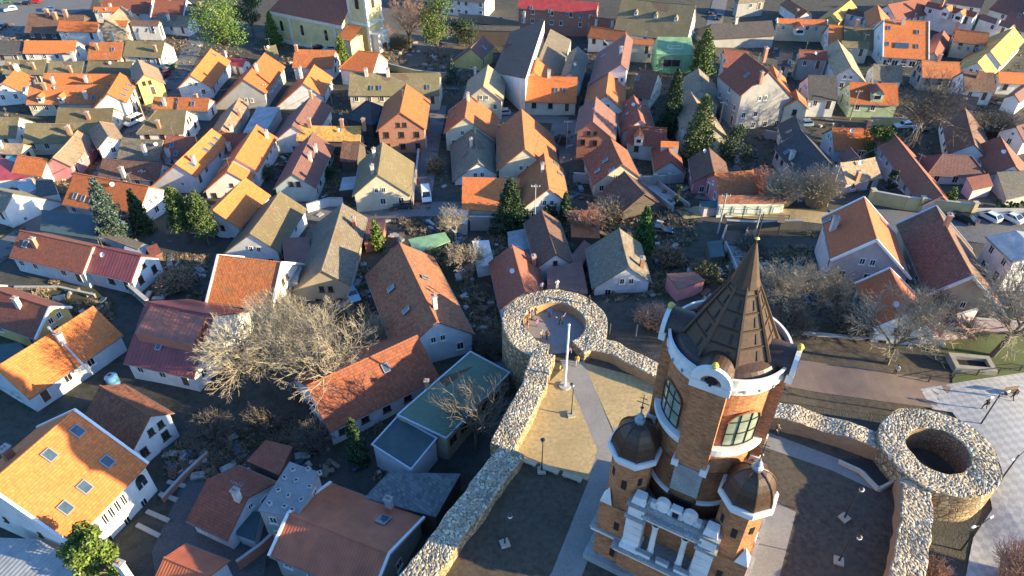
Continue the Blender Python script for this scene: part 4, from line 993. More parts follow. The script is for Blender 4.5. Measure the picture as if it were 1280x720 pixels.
def tp_(mb, name, par=None):
    if name in LIFT: mb.v = [(x, y, z if z < 5.3 else 5.3 + (z - 5.3)*1.24) for x, y, z in mb.v]
    return mb.build(name, par or T)
w = MB()
w.lathe([(4.0,9.0),(4.0,26.4)], TB, 48); w.lathe([(4.05,9.0),(4.05,16.4)], TBD, 48)
tp_(w, 'drum', None)
# parapet ring
w = MB(); w.lathe([(4.0,25.6),(4.28,25.75),(4.28,26.05),(4.5,26.25),(4.5,26.5),(4.35,26.55),(4.4,27.2),(4.52,27.28),(4.52,27.45),(4.32,27.45),(4.32,26.9)], LIME, 64); P_ = tp_(w, 'parapet')
for i in range(24):
    a = 2*math.pi*i/24; w = MB(); M = Matrix.Rotation(a, 4, 'Z'); w.box((4.42,0,26.35), (.3,.16,.3), LIMED, M); tp_(w, 'console', P_)
w = MB(); w.lathe([(4.32,26.85),(3.7,27.45),(3.0,27.75)], COPPER, 48); tp_(w, 'gutter_floor')
# spire
SEG = 8; SPA = R(-69 + 22.5); z0, z1, r0, r1 = 27.6, 33.4, 3.35, .60
w = MB()
for i in range(SEG):
    a, b = 2*math.pi*(i-.5)/SEG+SPA, 2*math.pi*(i+.5)/SEG+SPA
    for k in range(5):
        za, zb = z0 + (z1-z0)*k/5, z0 + (z1-z0)*(k+1)/5; ra, rb = r0 + (r1-r0)*k/5, r0 + (r1-r0)*(k+1)/5
        w.face([(ra*math.cos(a), ra*math.sin(a), za), (ra*math.cos(b), ra*math.sin(b), za), (rb*math.cos(b), rb*math.sin(b), zb), (rb*math.cos(a), rb*math.sin(a), zb)], COPPER)
sp = tp_(w, 'spire')
w = MB()
for i in range(SEG):
    a = 2*math.pi*(i-.5)/SEG+SPA
    d = Vector((math.cos(a), math.sin(a), 0)); w.tube(d*(r0+.06) + UP*z0, d*(r1+.04) + UP*z1, .17, .08, RIB, 5)
tp_(w, 'spire_ribs', sp)
for k in range(1, 5):
    w = MB(); zz = z0 + (z1-z0)*k/5 ; rr = (r0 + (r1-r0)*k/5); q = [Vector((rr*math.cos(2*math.pi*(i-.5)/SEG+SPA), rr*math.sin(2*math.pi*(i-.5)/SEG+SPA), zz)) for i in range(SEG)]
    for i in range(SEG): w.tube(q[i], q[(i+1) % SEG], .10, .10, RIB, 4)
    tp_(w, 'spire_band', sp)
for i in range(SEG):
    a = 2*math.pi*i/SEG+SPA
    for k in range(4):
        zz = z0 + (z1-z0)*(k+.45)/5; rr = (r0 + (r1-r0)*(k+.45)/5)*math.cos(math.pi/SEG)
        if True:
            w = MB(); sl = math.atan2(r0 - r1, z1 - z0); M = Matrix.Rotation(a, 4, 'Z') @ Matrix.Translation((rr + .02, rr*.16, zz)) @ Matrix.Rotation(-sl, 4, 'Y'); w.box((0,0,0), (.08,.22*(1-k*.15),.75), BLACK, M); tp_(w, 'louvre', sp)
w = MB(); w.lathe([(1.05,32.7),(.86,33.3),(.34,35.2),(.10,36.0)], RIB, 12); w.lathe([(.85,32.65),(1.08,32.7)], RIB, 12); cap = tp_(w, 'spire_cap')
w = MB(); w.tube((0,0,35.9), (0,0,38.3), .07, .04, DARKM, 6); w.lathe([(0,36.2),(.18,36.35),(0,36.55)], GOLD, 8); tp_(w, 'mast')
# four arched dormers over the four pilasters
for i in range(4):
    M = Matrix.Rotation(math.pi/2*i - math.pi/2, 4, 'Z')
    w = MB(); n = 14
    for k in range(n):
        a, b = math.pi*k/n, math.pi*(k+1)/n; 
        def pt(r, t, x, zc=27.0): return M @ Vector((x, r*math.cos(t), zc + r*math.sin(t)))
        w.face([pt(1.32,a,4.75), pt(1.32,b,4.75), pt(1.32,b,2.3), pt(1.32,a,2.3)], COPPER, None, True)
    dm = tp_(w, 'dormer')
    w = MB()
    for k in range(n):
        a, b = math.pi*k/n, math.pi*(k+1)/n
        w.face([pt(.75,a,4.95), pt(.75,b,4.95), pt(1.45,b,4.95), pt(1.45,a,4.95)], LIME); w.face([pt(1.45,a,4.95), pt(1.45,b,4.95), pt(1.45,b,4.6), pt(1.45,a,4.6)], LIME, None, True); w.face([pt(.75,b,4.95), pt(.75,a,4.95), pt(.75,a,4.8), pt(.75,b,4.8)], LIME)
        w.face([pt(0,a,4.82), pt(.76,a,4.82), pt(.76,b,4.82)], TB)
        w.face([pt(0,a,4.55), pt(1.44,b,4.55), pt(1.44,a,4.55)], LIMED)
    w.box((4.72,0,26.6), (.5,2.9,.75), LIME, M); tp_(w, 'dormer_arch', dm)
    w = MB(); w.box((4.9,0,27.25), (.16,.55,.55), BLACK, M); w.box((4.92,0,27.25), (.16,.2,.9), BLACK, M); w.box((4.93,0,27.25), (.14,.9,.2), BLACK, M); tp_(w, 'rosette', dm)
    w = MB(); w.box((4.0,0,21.8), (1.25,2.5,9.2), TB, M); pl = tp_(w, 'pilaster')
    w = MB()
    for sy in (-1, 1): w.box((4.35,sy*1.15,17.25), (.85,.55,.7), LIME, M)
    w.box((4.2,0,16.85), (.9,2.2,.5), LIMED, M); tp_(w, 'pilaster_foot', pl)
    w = MB(); w.box((4.0,0,14.8), (.5,2.3,3.0), LIMED, M); tp_(w, 'plaster_patch', pl)
# knobs
for i in (0, 1, 2, 3):
    a = math.pi/2*i + math.pi/4 - math.pi/4; w = MB(); M = Matrix.Rotation(math.pi/2*i, 4, 'Z'); w.lathe([(0,0),(.2,.05),(.26,.25),(.16,.45),(0,.5)], GOLD, 10); w.v = [tuple(M @ (Vector(p) + Vector((4.75,0,28.4)))) for p in w.v]; tp_(w, 'knob')
# four big arched windows between the pilasters, with their sills
for i in range(4):
    M = Matrix.Rotation(math.pi/2*i + math.pi/4, 4, 'Z'); r = 4.0
    def cyl(y, z, rr): t = y / r; return M @ Vector((rr*math.cos(t), rr*math.sin(t), z))
    w = MB(); n = 12
    ys = [-1.35 + 2.7*k/n for k in range(n + 1)]
    def topz(y): return 22.6 + math.sqrt(max(0, 1.35**2 - y*y)) * .75
    for k in range(n): w.face([cyl(ys[k],19.9,4.06), cyl(ys[k+1],19.9,4.06), cyl(ys[k+1],topz(ys[k+1]),4.06), cyl(ys[k],topz(ys[k]),4.06)], REFLG, None, True)
    wi = tp_(w, 'arched_window')
    w = MB()
    for y in (-1.33,-.45,.45,1.33): w.tube(cyl(y,19.9,4.1), cyl(y,topz(y),4.1), .05,.05, DARKM, 4)
    for z in (19.95, 21.3, 22.6):
        for k in range(n): w.tube(cyl(ys[k],z,4.1), cyl(ys[k+1],z,4.1), .05,.05, DARKM, 4)
    for k in range(n): w.tube(cyl(ys[k],topz(ys[k]),4.12), cyl(ys[k+1],topz(ys[k+1]),4.12), .09,.09, TBD, 5)
    tp_(w, 'window_bars', wi)
    w = MB()
    for k, (z_, rr, hh) in enumerate(((19.3, 4.55, .5), (18.9, 4.35, .3))):
        yy = [-2.0 + 4.0*j/n for j in range(n + 1)]
        for j in range(n):
            a0, a1, b0, b1 = yy[j], yy[j+1], z_, z_ + hh
            w.face([cyl(a0,b0,rr), cyl(a1,b0,rr), cyl(a1,b1,rr), cyl(a0,b1,rr)], LIME); w.face([cyl(a0,b1,rr), cyl(a1,b1,rr), cyl(a1,b1,3.9), cyl(a0,b1,3.9)], LIME); w.face([cyl(a1,b0,rr), cyl(a0,b0,rr), cyl(a0,b0,3.9), cyl(a1,b0,3.9)], LIME)
        for j in (0, n): w.face([cyl(yy[j],z_,3.9), cyl(yy[j],z_,rr), cyl(yy[j],z_+hh,rr), cyl(yy[j],z_+hh,3.9)], LIME)
    tp_(w, 'window_sill', wi)
    w = MB()
    for j in range(n):
        a0, a1 = -2.0 + 4.0*j/n, -2.0 + 4.0*(j+1)/n
        w.face([cyl(a0,12.3,4.3), cyl(a1,12.3,4.3), cyl(a1,12.6,4.3), cyl(a0,12.6,4.3)], LIME); w.face([cyl(a0,12.6,4.3), cyl(a1,12.6,4.3), cyl(a1,12.6,4.0), cyl(a0,12.6,4.0)], LIME)
    tp_(w, 'string_course', wi)
# drum low windows facing the terrace
w = MB(); w.box((0,-4.05,11.2), (1.7,.16,1.9), GLASS); lw = tp_(w, 'terrace_window')
w = MB()
for sx in (-.9,0,.9): w.box((sx,-4.13,11.2), (.09,.12,2.0), DARKM)
for sz in (10.2,11.2,12.2): w.box((0,-4.13,sz), (1.9,.12,.09), DARKM)
tp_(w, 'window_bars', lw)
# lower block
def blockpart(c, s, mat, name, par=None):
    w = MB(); w.box(c, s, mat); return tp_(w, name, par)
bs = blockpart((0,0,4.4), (10.6,9.0,8.8), TB, 'base_block')
blockpart((0,0,8.93), (9.9,8.4,.26), ZINC, 'terrace_roof')
w = MB(); w.lathe([(5.4,9.08),(4.02,10.0)], ZINC, 40); tp_(w, 'drum_skirt')
# turrets
for sx in (-1, 1):
    for sy in (-1,):
        cx, cy = 4.7*sx, 3.7*sy
        w = MB(); w.box((cx,cy,4.6), (3.7,3.7,9.2), TB)
        o8 = [(cx + 1.8*math.cos(math.pi/8 + math.pi/4*i), cy + 1.8*math.sin(math.pi/8 + math.pi/4*i)) for i in range(8)]
        w.prism(o8, 9.2, 15.5, TB); tu = tp_(w, 'turret')
        for qx in (-1, 1):
            for qy in (-1, 1):
                w = MB(); w.face([(cx+qx*1.85, cy+qy*.75, 9.22), (cx+qx*1.85, cy+qy*1.85, 9.22), (cx+qx*.75, cy+qy*1.85, 9.22)], LIME); w.face([(cx+qx*1.85, cy+qy*1.85, 9.22), (cx+qx*1.85, cy+qy*.72, 9.22), (cx+qx*1.27, cy+qy*1.27, 10.9)], LIME); w.face([(cx+qx*1.85, cy+qy*1.85, 9.22), (cx+qx*.72, cy+qy*1.85, 9.22), (cx+qx*1.27, cy+qy*1.27, 10.9)], LIME); tp_(w, 'broach', tu)
        w = MB(); w.lathe([(1.8,15.0),(2.0,15.2),(2.05,15.5),(2.32,15.7),(2.32,16.15),(2.2,16.2),(1.9,16.2)], LIME, 8, (cx,cy), math.pi/8, None, False); tp_(w, 'cornice', tu)
        prof = [(2.02,16.2)] + [(2.02*math.cos(t*math.pi/2/7), 16.2 + 2.9*math.sin(t*math.pi/2/7)) for t in range(1, 7)] + [(.3,19.1)]
        w = MB(); w.lathe(prof, COPPER, 8, (cx,cy), math.pi/8, None, False); dmo = tp_(w, 'dome', tu)
        w = MB()
        for i in range(8):
            a = math.pi/8 + math.pi/4*i
            q = [Vector((cx + r*math.cos(a), cy + r*math.sin(a), z + .03)) for r, z in prof]
            for p0, p1 in zip(q, q[1:]): w.tube(p0, p1, .07, .07, RIB, 5)
        tp_(w, 'dome_ribs', tu)
        w = MB(); w.lathe([(.42,19.0),(.45,19.3),(.22,19.5),(.3,19.75),(.12,20.0),(.05,20.4)], ZINC, 10, (cx,cy)); w.tube((cx,cy,20.3), (cx,cy,22.2), .05, .03, DARKM, 5)
        w.tube((cx-.5,cy,21.3), (cx+.5,cy,21.3), .04,.04, DARKM, 5); w.tube((cx-.3,cy,21.8), (cx+.3,cy,21.8), .035,.035, DARKM, 5); w.lathe([(0,20.6),(.16,20.75),(0,20.9)], DARKM, 8, (cx,cy)); tp_(w, 'finial', tu)
        # slit windows on the outer faces
        for nx, ny in ((0, sy), (sx, 0), (-sx*.0, 0)):
            if nx == 0 and ny == 0: continue
            for zz, d in ((12.6, 1.665), (6.6, 1.86), (2.2, 1.86)):
                w = MB(); s_ = (.46, .12, 1.1) if nx == 0 else (.12, .46, 1.1); w.box((cx + nx*d, cy + ny*d, zz), s_, BLACK); tp_(w, 'slit_window', tu)
        for dx, dy in ((.707*sx, .707*sy), (-.707*sx, .707*sy)):
            w = MB(); M = Matrix.Translation((cx + dx*1.67, cy + dy*1.67, 13.2)) @ Matrix.Rotation(math.atan2(dy, dx), 4, 'Z'); w.box((0,0,0), (.1,.36,.9), BLACK, M); tp_(w, 'slit_window', tu)
# portal front with loggia, facing the viewer
FY = -5.55
def fr(c, s, mat, name, par=None): return blockpart((c[0], FY + c[1], c[2]), s, mat, name, par)
w = MB(); w.box((0, FY + .7, 2.35), (8.2, 1.9, 4.7), TB); lp = tp_(w, 'portal')
for zz, ex_, hh, m_2 in ((4.55, .35, .5, LIME), (4.95, .55, .3, LIMED)):
    w = MB(); w.box((0, FY + .45, zz), (8.2 + ex_*2, 2.0 + ex_*2, hh), m_2); tp_(w, 'cornice', lp)
for sx in (-1, 1):
    w = MB(); w.box((sx*3.1, FY + .2, 7.0), (1.5, 1.3, 3.7), LIME)
    for k in range(4): w.box((sx*3.1, FY - .48, 5.75 + k*.85), (1.5, .1, .7), LIME)
    w.box((sx*3.1, FY + .05, 5.3), (1.8, 1.8, .42), LIME); w.box((sx*3.1, FY + .1, 8.95), (1.85, 1.7, .3), LIMED); w.box((sx*3.1, FY + .1, 9.65), (1.4, 1.3, 1.1), LIME); w.box((sx*3.1, FY + .1, 10.3), (1.75, 1.6, .25), LIMED); w.box((sx*3.1, FY + .1, 10.75), (1.2, 1.1, .65), LIME, None, .75)
    tp_(w, 'pier', lp)
for sx in (-1.3, 1.3):
    w = MB(); w.lathe([(.34,5.3),(.34,5.5),(.27,5.6),(.24,8.4),(.34,8.55),(.34,8.8)], LIME, 14, (sx, FY - .1)); tp_(w, 'column', lp)
w = MB(); w.box((0, FY + .1, 9.2), (5.0, 1.0, .4), LIME); w.box((0, FY + .1, 9.55), (5.2, 1.4, .3), LIMED); w.box((0, FY + .3, 9.95), (4.7, .9, .5), LIMED); tp_(w, 'entablature', lp)
w = MB(); w.box((0, FY + 1.6, 7.0), (4.7, .3, 3.9), BLACK); w.box((0, FY + .7, 5.12), (4.7, 1.2, .1), LIMED); tp_(w, 'loggia_recess', lp)
for sx in (-1.75, 0, 1.75):
    w = MB(); w.box((sx, FY - .62, 5.35), (1.3 if sx else 1.1, .3, .5), LIME); w.box((sx, FY - .62, 5.65), (1.45 if sx else 1.25, .4, .1), LIMED); tp_(w, 'balustrade', lp)
# attic with scrolls
for sx in (-1, 1):
    w = MB()
    for k in range(10):
        a0, a1 = math.pi*k/9*.9, math.pi*(k+1)/9*.9
    w.lathe([(0,0),(.62,0),(.62,.5),(0,.5)], LIME, 16); M = Matrix.Translation((sx*1.15, FY + .55, 10.75)) @ Matrix.Rotation(R(90), 4, 'X'); w.v = [tuple(M @ Vector(p)) for p in w.v]
    w.box((sx*1.9, FY + .3, 10.45), (.7,.5,.55), LIME); w.box((sx*2.3, FY + .3, 10.3), (.25,.5,.9), LIMED); w.box((sx*.45, FY + .3, 10.5), (.4,.5,.8), LIME); tp_(w, 'attic_scroll', lp)
w = MB(); w.box((0, FY + .3, 10.35), (.55,.5,.9), BLACK); w.box((0, FY + .3, 10.95), (.9,.6,.25), LIME); w.box((-.36, FY+.3, 10.4), (.16,.55,1.0), TRIMB); w.box((.36, FY+.3, 10.4), (.16,.55,1.0), TRIMB); tp_(w, 'attic_niche', lp)
for sx in (-6.6, 6.6):
    w = MB(); w.box((sx*.77, FY + 1.9, 4.75), (3.9, 4.0, .45), LIME); w.box((sx*.77, FY + 1.9, 5.05), (4.1, 4.2, .2), LIMED); tp_(w, 'side_cornice', lp)
w = MB(); w.box((0,0,.45), (14.6,12.4,.9), LIMED); tp_(w, 'plinth', None)
# ------------------------------------------------------------------ trees
def height_to(base, py):
    """height of an upright thing standing at base whose top shows at photo row py"""
    v = (py - 360) / FPX; k = (CP - v*SP) / (v*CP + SP)      # forward distance per metre of drop
    return CAMZ - base.y / k - base.z
BARK = plain('bark', (.13,.10,.07), .95, .35, 3); TWIG = plain('twigs', (.33,.28,.20), .9, .3, 1.2, bmp=0); TWIGD = plain('grey_twigs', (.13,.11,.085), .9, .3, 1.2, bmp=0)
TWIGR = plain('reddish_twigs', (.42,.26,.17), .9, .3, 1.2, bmp=0); BARKP = plain('pale_bark', (.36,.30,.22), .9, .3, 2)
def leafmat(name, col):
    if name in MATS: return MATS[name]
    m, nt, b = newmat(name); co = coords(nt, False, False)
    n1 = noise(nt, co, .9, 3); n2 = noise(nt, co, 6, 2)
    L(nt, mix(nt, ramp(nt, mix(nt, .5, n1, n2), .35, .65), c4(col, .6), c4(col, 1.5)), b.inputs['Base Color']); b.inputs['Roughness'].default_value = .75
    b.inputs['Transmission Weight'].default_value = 0; MATS[name] = m; return m
LF = {'dark': leafmat('dark_needles', (.018,.042,.016)), 'green': leafmat('green_needles', (.036,.075,.018)), 'blue': leafmat('blue_needles', (.075,.115,.105)), 'light': leafmat('light_leaves', (.11,.17,.022)), 'olive': leafmat('olive_leaves', (.085,.105,.02)),
      'dry': leafmat('dry_leaves', (.30,.21,.09)), 'bright': leafmat('bright_leaves', (.045,.115,.015))}
def bare_tree(base, h, spread, label, seed, twig=TWIG, bark=BARK, lean=(0,0), depth=5, name='bare_tree', dens=1.0, low=.25, group='bare winter trees'):
    rg = random.Random(seed); root = thing(name, label, 'tree', base, group=group)
    A, C = MB(), MB()
    def seg(mb, a, b, ra, rb, mt, n): 
        mb.tube(a, b, ra, rb, mt, n, False, n > 4)
    def grow(p, d, ln, r, lv):
        k = 3 if lv < 3 else 2; q = p
        for i in range(k):
            d = (d + Vector((rg.gauss(0,.16), rg.gauss(0,.16), rg.gauss(.05,.10)))).normalized()
            e = q + d * ln / k; r2 = r * (1 - .28/k*1.2)
            thin = lv >= 3
            seg(C if thin else A, q, e, max(r, .020), max(r2, .014), twig if thin else bark, 3 if thin else 6); q = e; r = r2
            if lv < depth and i >= (0 if lv else k - 1 - (low < .3)):
                for _ in range(rg.choice((1,2,2)) if lv else 2):
                    if lv >= 3 and rg.random() > dens: continue
                    ax = Vector((rg.gauss(0,1), rg.gauss(0,1), rg.gauss(0,.5))); ax = (ax - d * ax.dot(d)).normalized()
                    an = rg.uniform(.45,.95); nd = (d*math.cos(an) + ax*math.sin(an)); nd.z = nd.z*.9 + .06; nd.normalize()
                    grow(q, nd, ln * rg.uniform(.55,.8), r * rg.uniform(.5,.68), lv + 1)
        if lv < depth:
            grow(q, (d + Vector((rg.gauss(0,.3), rg.gauss(0,.3), .05))).normalized(), ln*.66, r*.8, lv + 1)
    tr = h * low; top = Vector((lean[0], lean[1], tr)); r0 = max(.12, h*.022)
    seg(A, Vector((0,0,-.4)), top*.5, r0*1.35, r0*1.1, bark, 8); seg(A, top*.5, top, r0*1.1, r0, bark, 8)
    nl = rg.choice((4,5))
    for i in range(nl):
        a = 2*math.pi*(i + rg.uniform(-.25,.25))/nl; an = rg.uniform(.35,.95)
        grow(top, Vector((math.cos(a)*math.sin(an)*spread, math.sin(a)*math.sin(an)*spread, math.cos(an))).normalized(), h*.30, r0*.62, 1)
    # fit the crown to the size seen
    zs = [v[2] for v in C.v]; rs = sorted(math.hypot(v[0]-lean[0], v[1]-lean[1]) for v in C.v)
    kz = (h - tr) / max(.1, max(zs) - tr)
    for mb in (A, C): mb.v = [(v[0], v[1], v[2] if v[2] <= tr else tr + (v[2]-tr)*kz) for v in mb.v]
    want = spread * h * .5; kr = want / max(.1, rs[int(len(rs)*.93)])
    for mb in (A, C): mb.v = [(lean[0]*min(1, v[2]/tr) + (v[0]-lean[0]*min(1, v[2]/tr))*(kr if v[2] > tr else 1), lean[1]*min(1, v[2]/tr) + (v[1]-lean[1]*min(1, v[2]/tr))*(kr if v[2] > tr else 1), v[2]) for v in mb.v]
    A.build('trunk', root); C.build('crown', root); return root
def leafquads(mb, P, d, s, mt, rg):
    n = Vector((rg.gauss(0,1), rg.gauss(0,1), rg.gauss(0,1) + .4)).normalized(); t = n.orthogonal().normalized(); w = n.cross(t)
    a = rg.uniform(0, 6.28); t, w = t*math.cos(a) + w*math.sin(a), w*math.cos(a) - t*math.sin(a)
    mb.face([P - t*s, P + w*s*.55, P + t*s, P - w*s*.55], mt, [(0,0),(1,0),(1,1),(0,1)])
def conifer(base, h, r, label, seed, mats=('dark','green'), name='conifer', taper=1.0, q=4200, sz=.24, bare=.08, group='evergreen trees', w2=.25):
    rg = random.Random(seed); root = thing(name, label, 'tree', base, group=group); A = MB()
    A.tube((0,0,-.4), (0,0,h*.96), max(.1, h*.018), .03, BARK, 7)
    C = MB(); nb = int(h * 7)
    for i in range(nb):
        z = h * (bare + (1 - bare) * (i / nb) ** .9); f = (1 - (z/h - bare) / (1 - bare)); f = max(.04, f) ** taper
        a = i * 2.399 + rg.uniform(-.4,.4); ln = r * f * rg.uniform(.72,1.12) + .12
        dz = -.12*ln if mats[0] != 'light' else .15*ln
        C.tube((0,0,z), (math.cos(a)*ln*.85, math.sin(a)*ln*.85, z + dz), .05, .015, LF['dark'], 3, False)
        for _ in range(max(8, int(1.5 * q / nb * (ln / (r*.55))))):
            t = rg.uniform(.12, 1.0) ** .7; w = rg.gauss(0, w2*ln*(1.1 - t*.6) + .05)
            P = Vector((math.cos(a)*ln*t - math.sin(a)*w, math.sin(a)*ln*t + math.cos(a)*w, z + dz*t + rg.gauss(0, .10 + .05*ln)))
            leafquads(C, P, None, sz*rg.uniform(.6,1.2), LF[mats[0]] if rg.random() < .65 else LF[mats[1]], rg)
    A.build('trunk', root); C.build('crown', root); return root
def broadleaf(base, h, r, label, seed, mats=('light','olive'), name='broadleaf_tree', q=4200, sz=.2, trunk=.25, group='evergreen trees', blobs=14):
    rg = random.Random(seed); root = thing(name, label, 'tree', base, group=group); A, C = MB(), MB()
    A.tube((0,0,-.4), (0,0,h*trunk), max(.1,h*.022), max(.08,h*.017), BARK, 7)
    B = []
    for i in range(blobs):
        z = h*(trunk + .1 + (.9 - trunk - .1)*rg.random()); f = math.sin(math.pi*min(1, max(.12, (z/h - trunk*.6)/(1.02 - trunk*.6)))) ** .6
        a = rg.uniform(0, 6.28); d = r*f*rg.uniform(.25,.75); B.append((Vector((math.cos(a)*d, math.sin(a)*d, z)), r*rg.uniform(.28,.48)))
        A.tube((0,0,h*trunk*.95), B[-1][0], h*.010, .02, BARK, 4, False)
    for c, rr in B:
        for _ in range(q // blobs):
            d = Vector((rg.gauss(0,1), rg.gauss(0,1), rg.gauss(0,1))).normalized(); P = c + d*rr*rg.uniform(.45,1.1); P.z = c.z + (P.z - c.z)*.85
            leafquads(C, P, None, sz*rg.uniform(.6,1.2), LF[mats[0]] if rg.random() < .7 else LF[mats[1]], rg)
    A.build('trunk', root); C.build('crown', root); return root
def bush(base, h, r, label, seed, mt=TWIG, n=260, name='bush', leaf=None, group='bushes in the yards'):
    rg = random.Random(seed); root = thing(name, label, 'bush', base, group=group); A, C = MB(), MB()
    for i in range(n):
        a = rg.uniform(0,6.28); d = math.sqrt(rg.random())*r; b0 = Vector((math.cos(a)*d*.35, math.sin(a)*d*.35, 0)); e = Vector((math.cos(a)*d, math.sin(a)*d, h*rg.uniform(.5,1)*(1 - .45*(d/r)**2)))
        m_ = b0.lerp(e, .5) + Vector((rg.gauss(0,.1), rg.gauss(0,.1), .15*h)); mb = A if i < 12 else C
        mb.tube(b0, m_, .04, .03, mt, 3, False, False); mb.tube(m_, e, .03, .02, mt, 3, False, False)
        for _ in range(3):
            q = m_.lerp(e, rg.random()); C.tube(q, q + Vector((rg.gauss(0,.3), rg.gauss(0,.3), rg.uniform(.05,.5)))*min(1.4, r*.6), .022, .016, mt, 3, False, False)
        if leaf:
            for _ in range(4): leafquads(C, m_.lerp(e, rg.random()) + Vector((rg.gauss(0,.12), rg.gauss(0,.12), rg.gauss(0,.12))), None, .2, LF[leaf], rg)
    A.build('stem', root); C.build('twigs', root); return root
def bt(bx, by, ty, spread, label, seed, **k):
    b = gp((bx, by)); return bare_tree(b, max(2.5, height_to(b, ty)), spread, label, seed, **k)
def cf(bx, by, ty, wpx, label, seed, **k):
    b = gp((bx, by)); h = max(2, height_to(b, ty)); dep = b.y*CP + (CAMZ - b.z)*SP; return conifer(b, h, wpx/2*dep/FPX, label, seed, **k)
def bl(bx, by, ty, wpx, label, seed, **k):
    b = gp((bx, by)); h = max(2, height_to(b, ty)); dep = b.y*CP + (CAMZ - b.z)*SP; return broadleaf(b, h, wpx/2*dep/FPX, label, seed, **k)
def bs_(bx, by, ty, wpx, label, seed, **k):
    b = gp((bx, by)); h = max(1, height_to(b, ty)); dep = b.y*CP + (CAMZ - b.z)*SP; return bush(b, h, wpx/2*dep/FPX, label, seed, **k)
bt(338, 490, 384, .88, 'big spreading bare tree beside the dark red roofed house', 1, depth=6, dens=.62)
bt(418, 502, 384, .85, 'big spreading bare tree touching the red pantile roof', 2, depth=6, dens=.62)
bt(362, 450, 368, .85, 'bare tree crown behind the two big spreading ones', 12, depth=6, dens=.62)
bs_(475, 428, 395, 60, 'pale twiggy bush against the grey lean to wall', 3, n=200)
bt(596, 560, 478, .8, 'dark bare tree leaning over the green felt roof by the wall', 4, twig=TWIGD, depth=4)
bs_(395, 560, 530, 60, 'dark thicket in the yard below the red pantile roof', 5, mt=TWIGD, n=300)
bs_(268, 552, 522, 70, 'dark brown thicket behind the dirty white house', 6, mt=TWIGD, n=300)
bs_(330, 535, 510, 60, 'grey thicket under the big spreading bare trees', 60, mt=TWIGD, n=240)
bt(1142, 185, 86, 1.0, 'bare tree with mossy limbs in front of the ochre walled house', 7, twig=TWIGD)
bs_(975, 255, 205, 62, 'dense pale bare thicket left of the tan cross roof', 8, n=420); bs_(1018, 256, 200, 64, 'dense pale bare thicket behind the dark utility pole', 9, n=420)
bt(513, 62, -8, .8, 'reddish bare tree in front of the church', 10, twig=TWIGR); 
bs_(480, 55, 25, 34, 'brown hedge bush between the church porch and the reddish tree', 11, mt=TWIGR, n=150)
bs_(764, 272, 245, 58, 'pale dry bush beside the overgrown dark roof', 13, n=300); bt(733, 292, 258, 1.1, 'small bare tree in front of the little orange shed roof', 14, twig=TWIGR)
bt(580, 345, 302, 1.0, 'small bare tree beside the white roofed shed', 15)
b = gp((572, 300))
bt(570, 302, 256, .7, 'cut back tree with pale upright limbs by the lane', 16, twig=TWIG, bark=BARKP, dens=.55)
bt(975, 402, 326, .9, 'bare tree in the garden just right of the spire', 17); bt(1022, 392, 328, .85, 'bare tree in the garden beside the grey plank shed', 18)
bt(1108, 455, 368, 1.0, 'bare tree on the path edge in front of the lower orange roof', 19, twig=TWIG)
bt(1160, 425, 372, 1.2, 'thin bare tree left of the pink garden house', 20, twig=TWIGD)
bt(1238, 446, 345, 1.1, 'leaning bare tree on the lawn at the right edge', 21, twig=TWIG, lean=(1.6,.6))
bs_(815, 408, 382, 52, 'tan dry bush behind the fence of the path', 22, mt=TWIGR, n=300)
bs_(1262, 725, 680, 70, 'reddish bush at the bottom right corner', 23, mt=TWIGR, n=260)
bs_(1165, 722, 700, 36, 'small dry bush between wall and paved square', 24, mt=TWIGR, n=120)
bs_(905, 255, 212, 40, 'brown bush right of the overgrown orange roof', 25, mt=TWIGR, n=220) if False else None
bs_(948, 238, 205, 34, 'brown twiggy bush beside the overgrown orange roof', 26, mt=TWIGR, n=200)
bs_(1240, 168, 135, 76, 'grey thicket behind the parked car on the slope', 27, mt=TWIGD, n=300)
bs_(255, 225, 212, 20, 'small dry bush at the corner of the white gabled house', 28, mt=TWIGR, n=90)
bs_(985, 415, 378, 70, 'low dark brush right of the spire', 29, mt=TWIGD, n=280); bs_(1060, 415, 378, 74, 'low brown brush under the garden trees', 30, mt=TWIGD, n=280)
bs_(935, 312, 296, 44, 'dark brush below the retaining wall', 31, mt=TWIGD, n=200)
# evergreens
cf(836, 168, 84, 36, 'tall dark conifer beside the cream house', 40, mats=('dark','green'), taper=.7, q=5400)
cf(868, 205, 118, 48, 'sunlit pine in front of the cream house', 41, mats=('green','olive'), taper=.55, q=3900, sz=.24)
cf(638, 288, 222, 56, 'dark spruce in front of the orange lean to roof', 42, mats=('dark','green'), taper=.75, q=5400)
cf(706, 275, 240, 20, 'small green spruce by the white gable', 43, mats=('green','dark'), taper=.8, q=2250)
bl(688, 272, 252, 30, 'dark rounded evergreen shrub under the white gable', 45, mats=('dark','green'), name='evergreen_shrub', q=1650, trunk=.1)
cf(148, 300, 222, 46, 'blue spruce in front of the long orange roof', 46, mats=('blue','dark'), taper=.7, q=5400)
cf(182, 290, 236, 28, 'narrow dark green conifer right of the blue spruce', 47, mats=('dark','green'), taper=.7, q=3000)
cf(236, 302, 233, 36, 'left one of two sunlit pines behind the orange roof', 48, mats=('green','olive'), taper=.5, q=3300, sz=.23, bare=.3)
cf(262, 306, 240, 38, 'right one of two sunlit pines next to the orange slope', 49, mats=('green','olive'), taper=.5, q=3300, sz=.23, bare=.3)
cf(802, 312, 258, 34, 'bright green young conifer above the grey mossy roof', 50, mats=('bright','green'), taper=.7, q=3300)
cf(473, 312, 276, 22, 'small yellow green conifer by the patched brown roof', 51, mats=('light','olive'), taper=.7, q=1650)
bl(1088, 206, 158, 40, 'bright green tree in front of the bright orange roof', 52, mats=('bright','green'), trunk=.15)
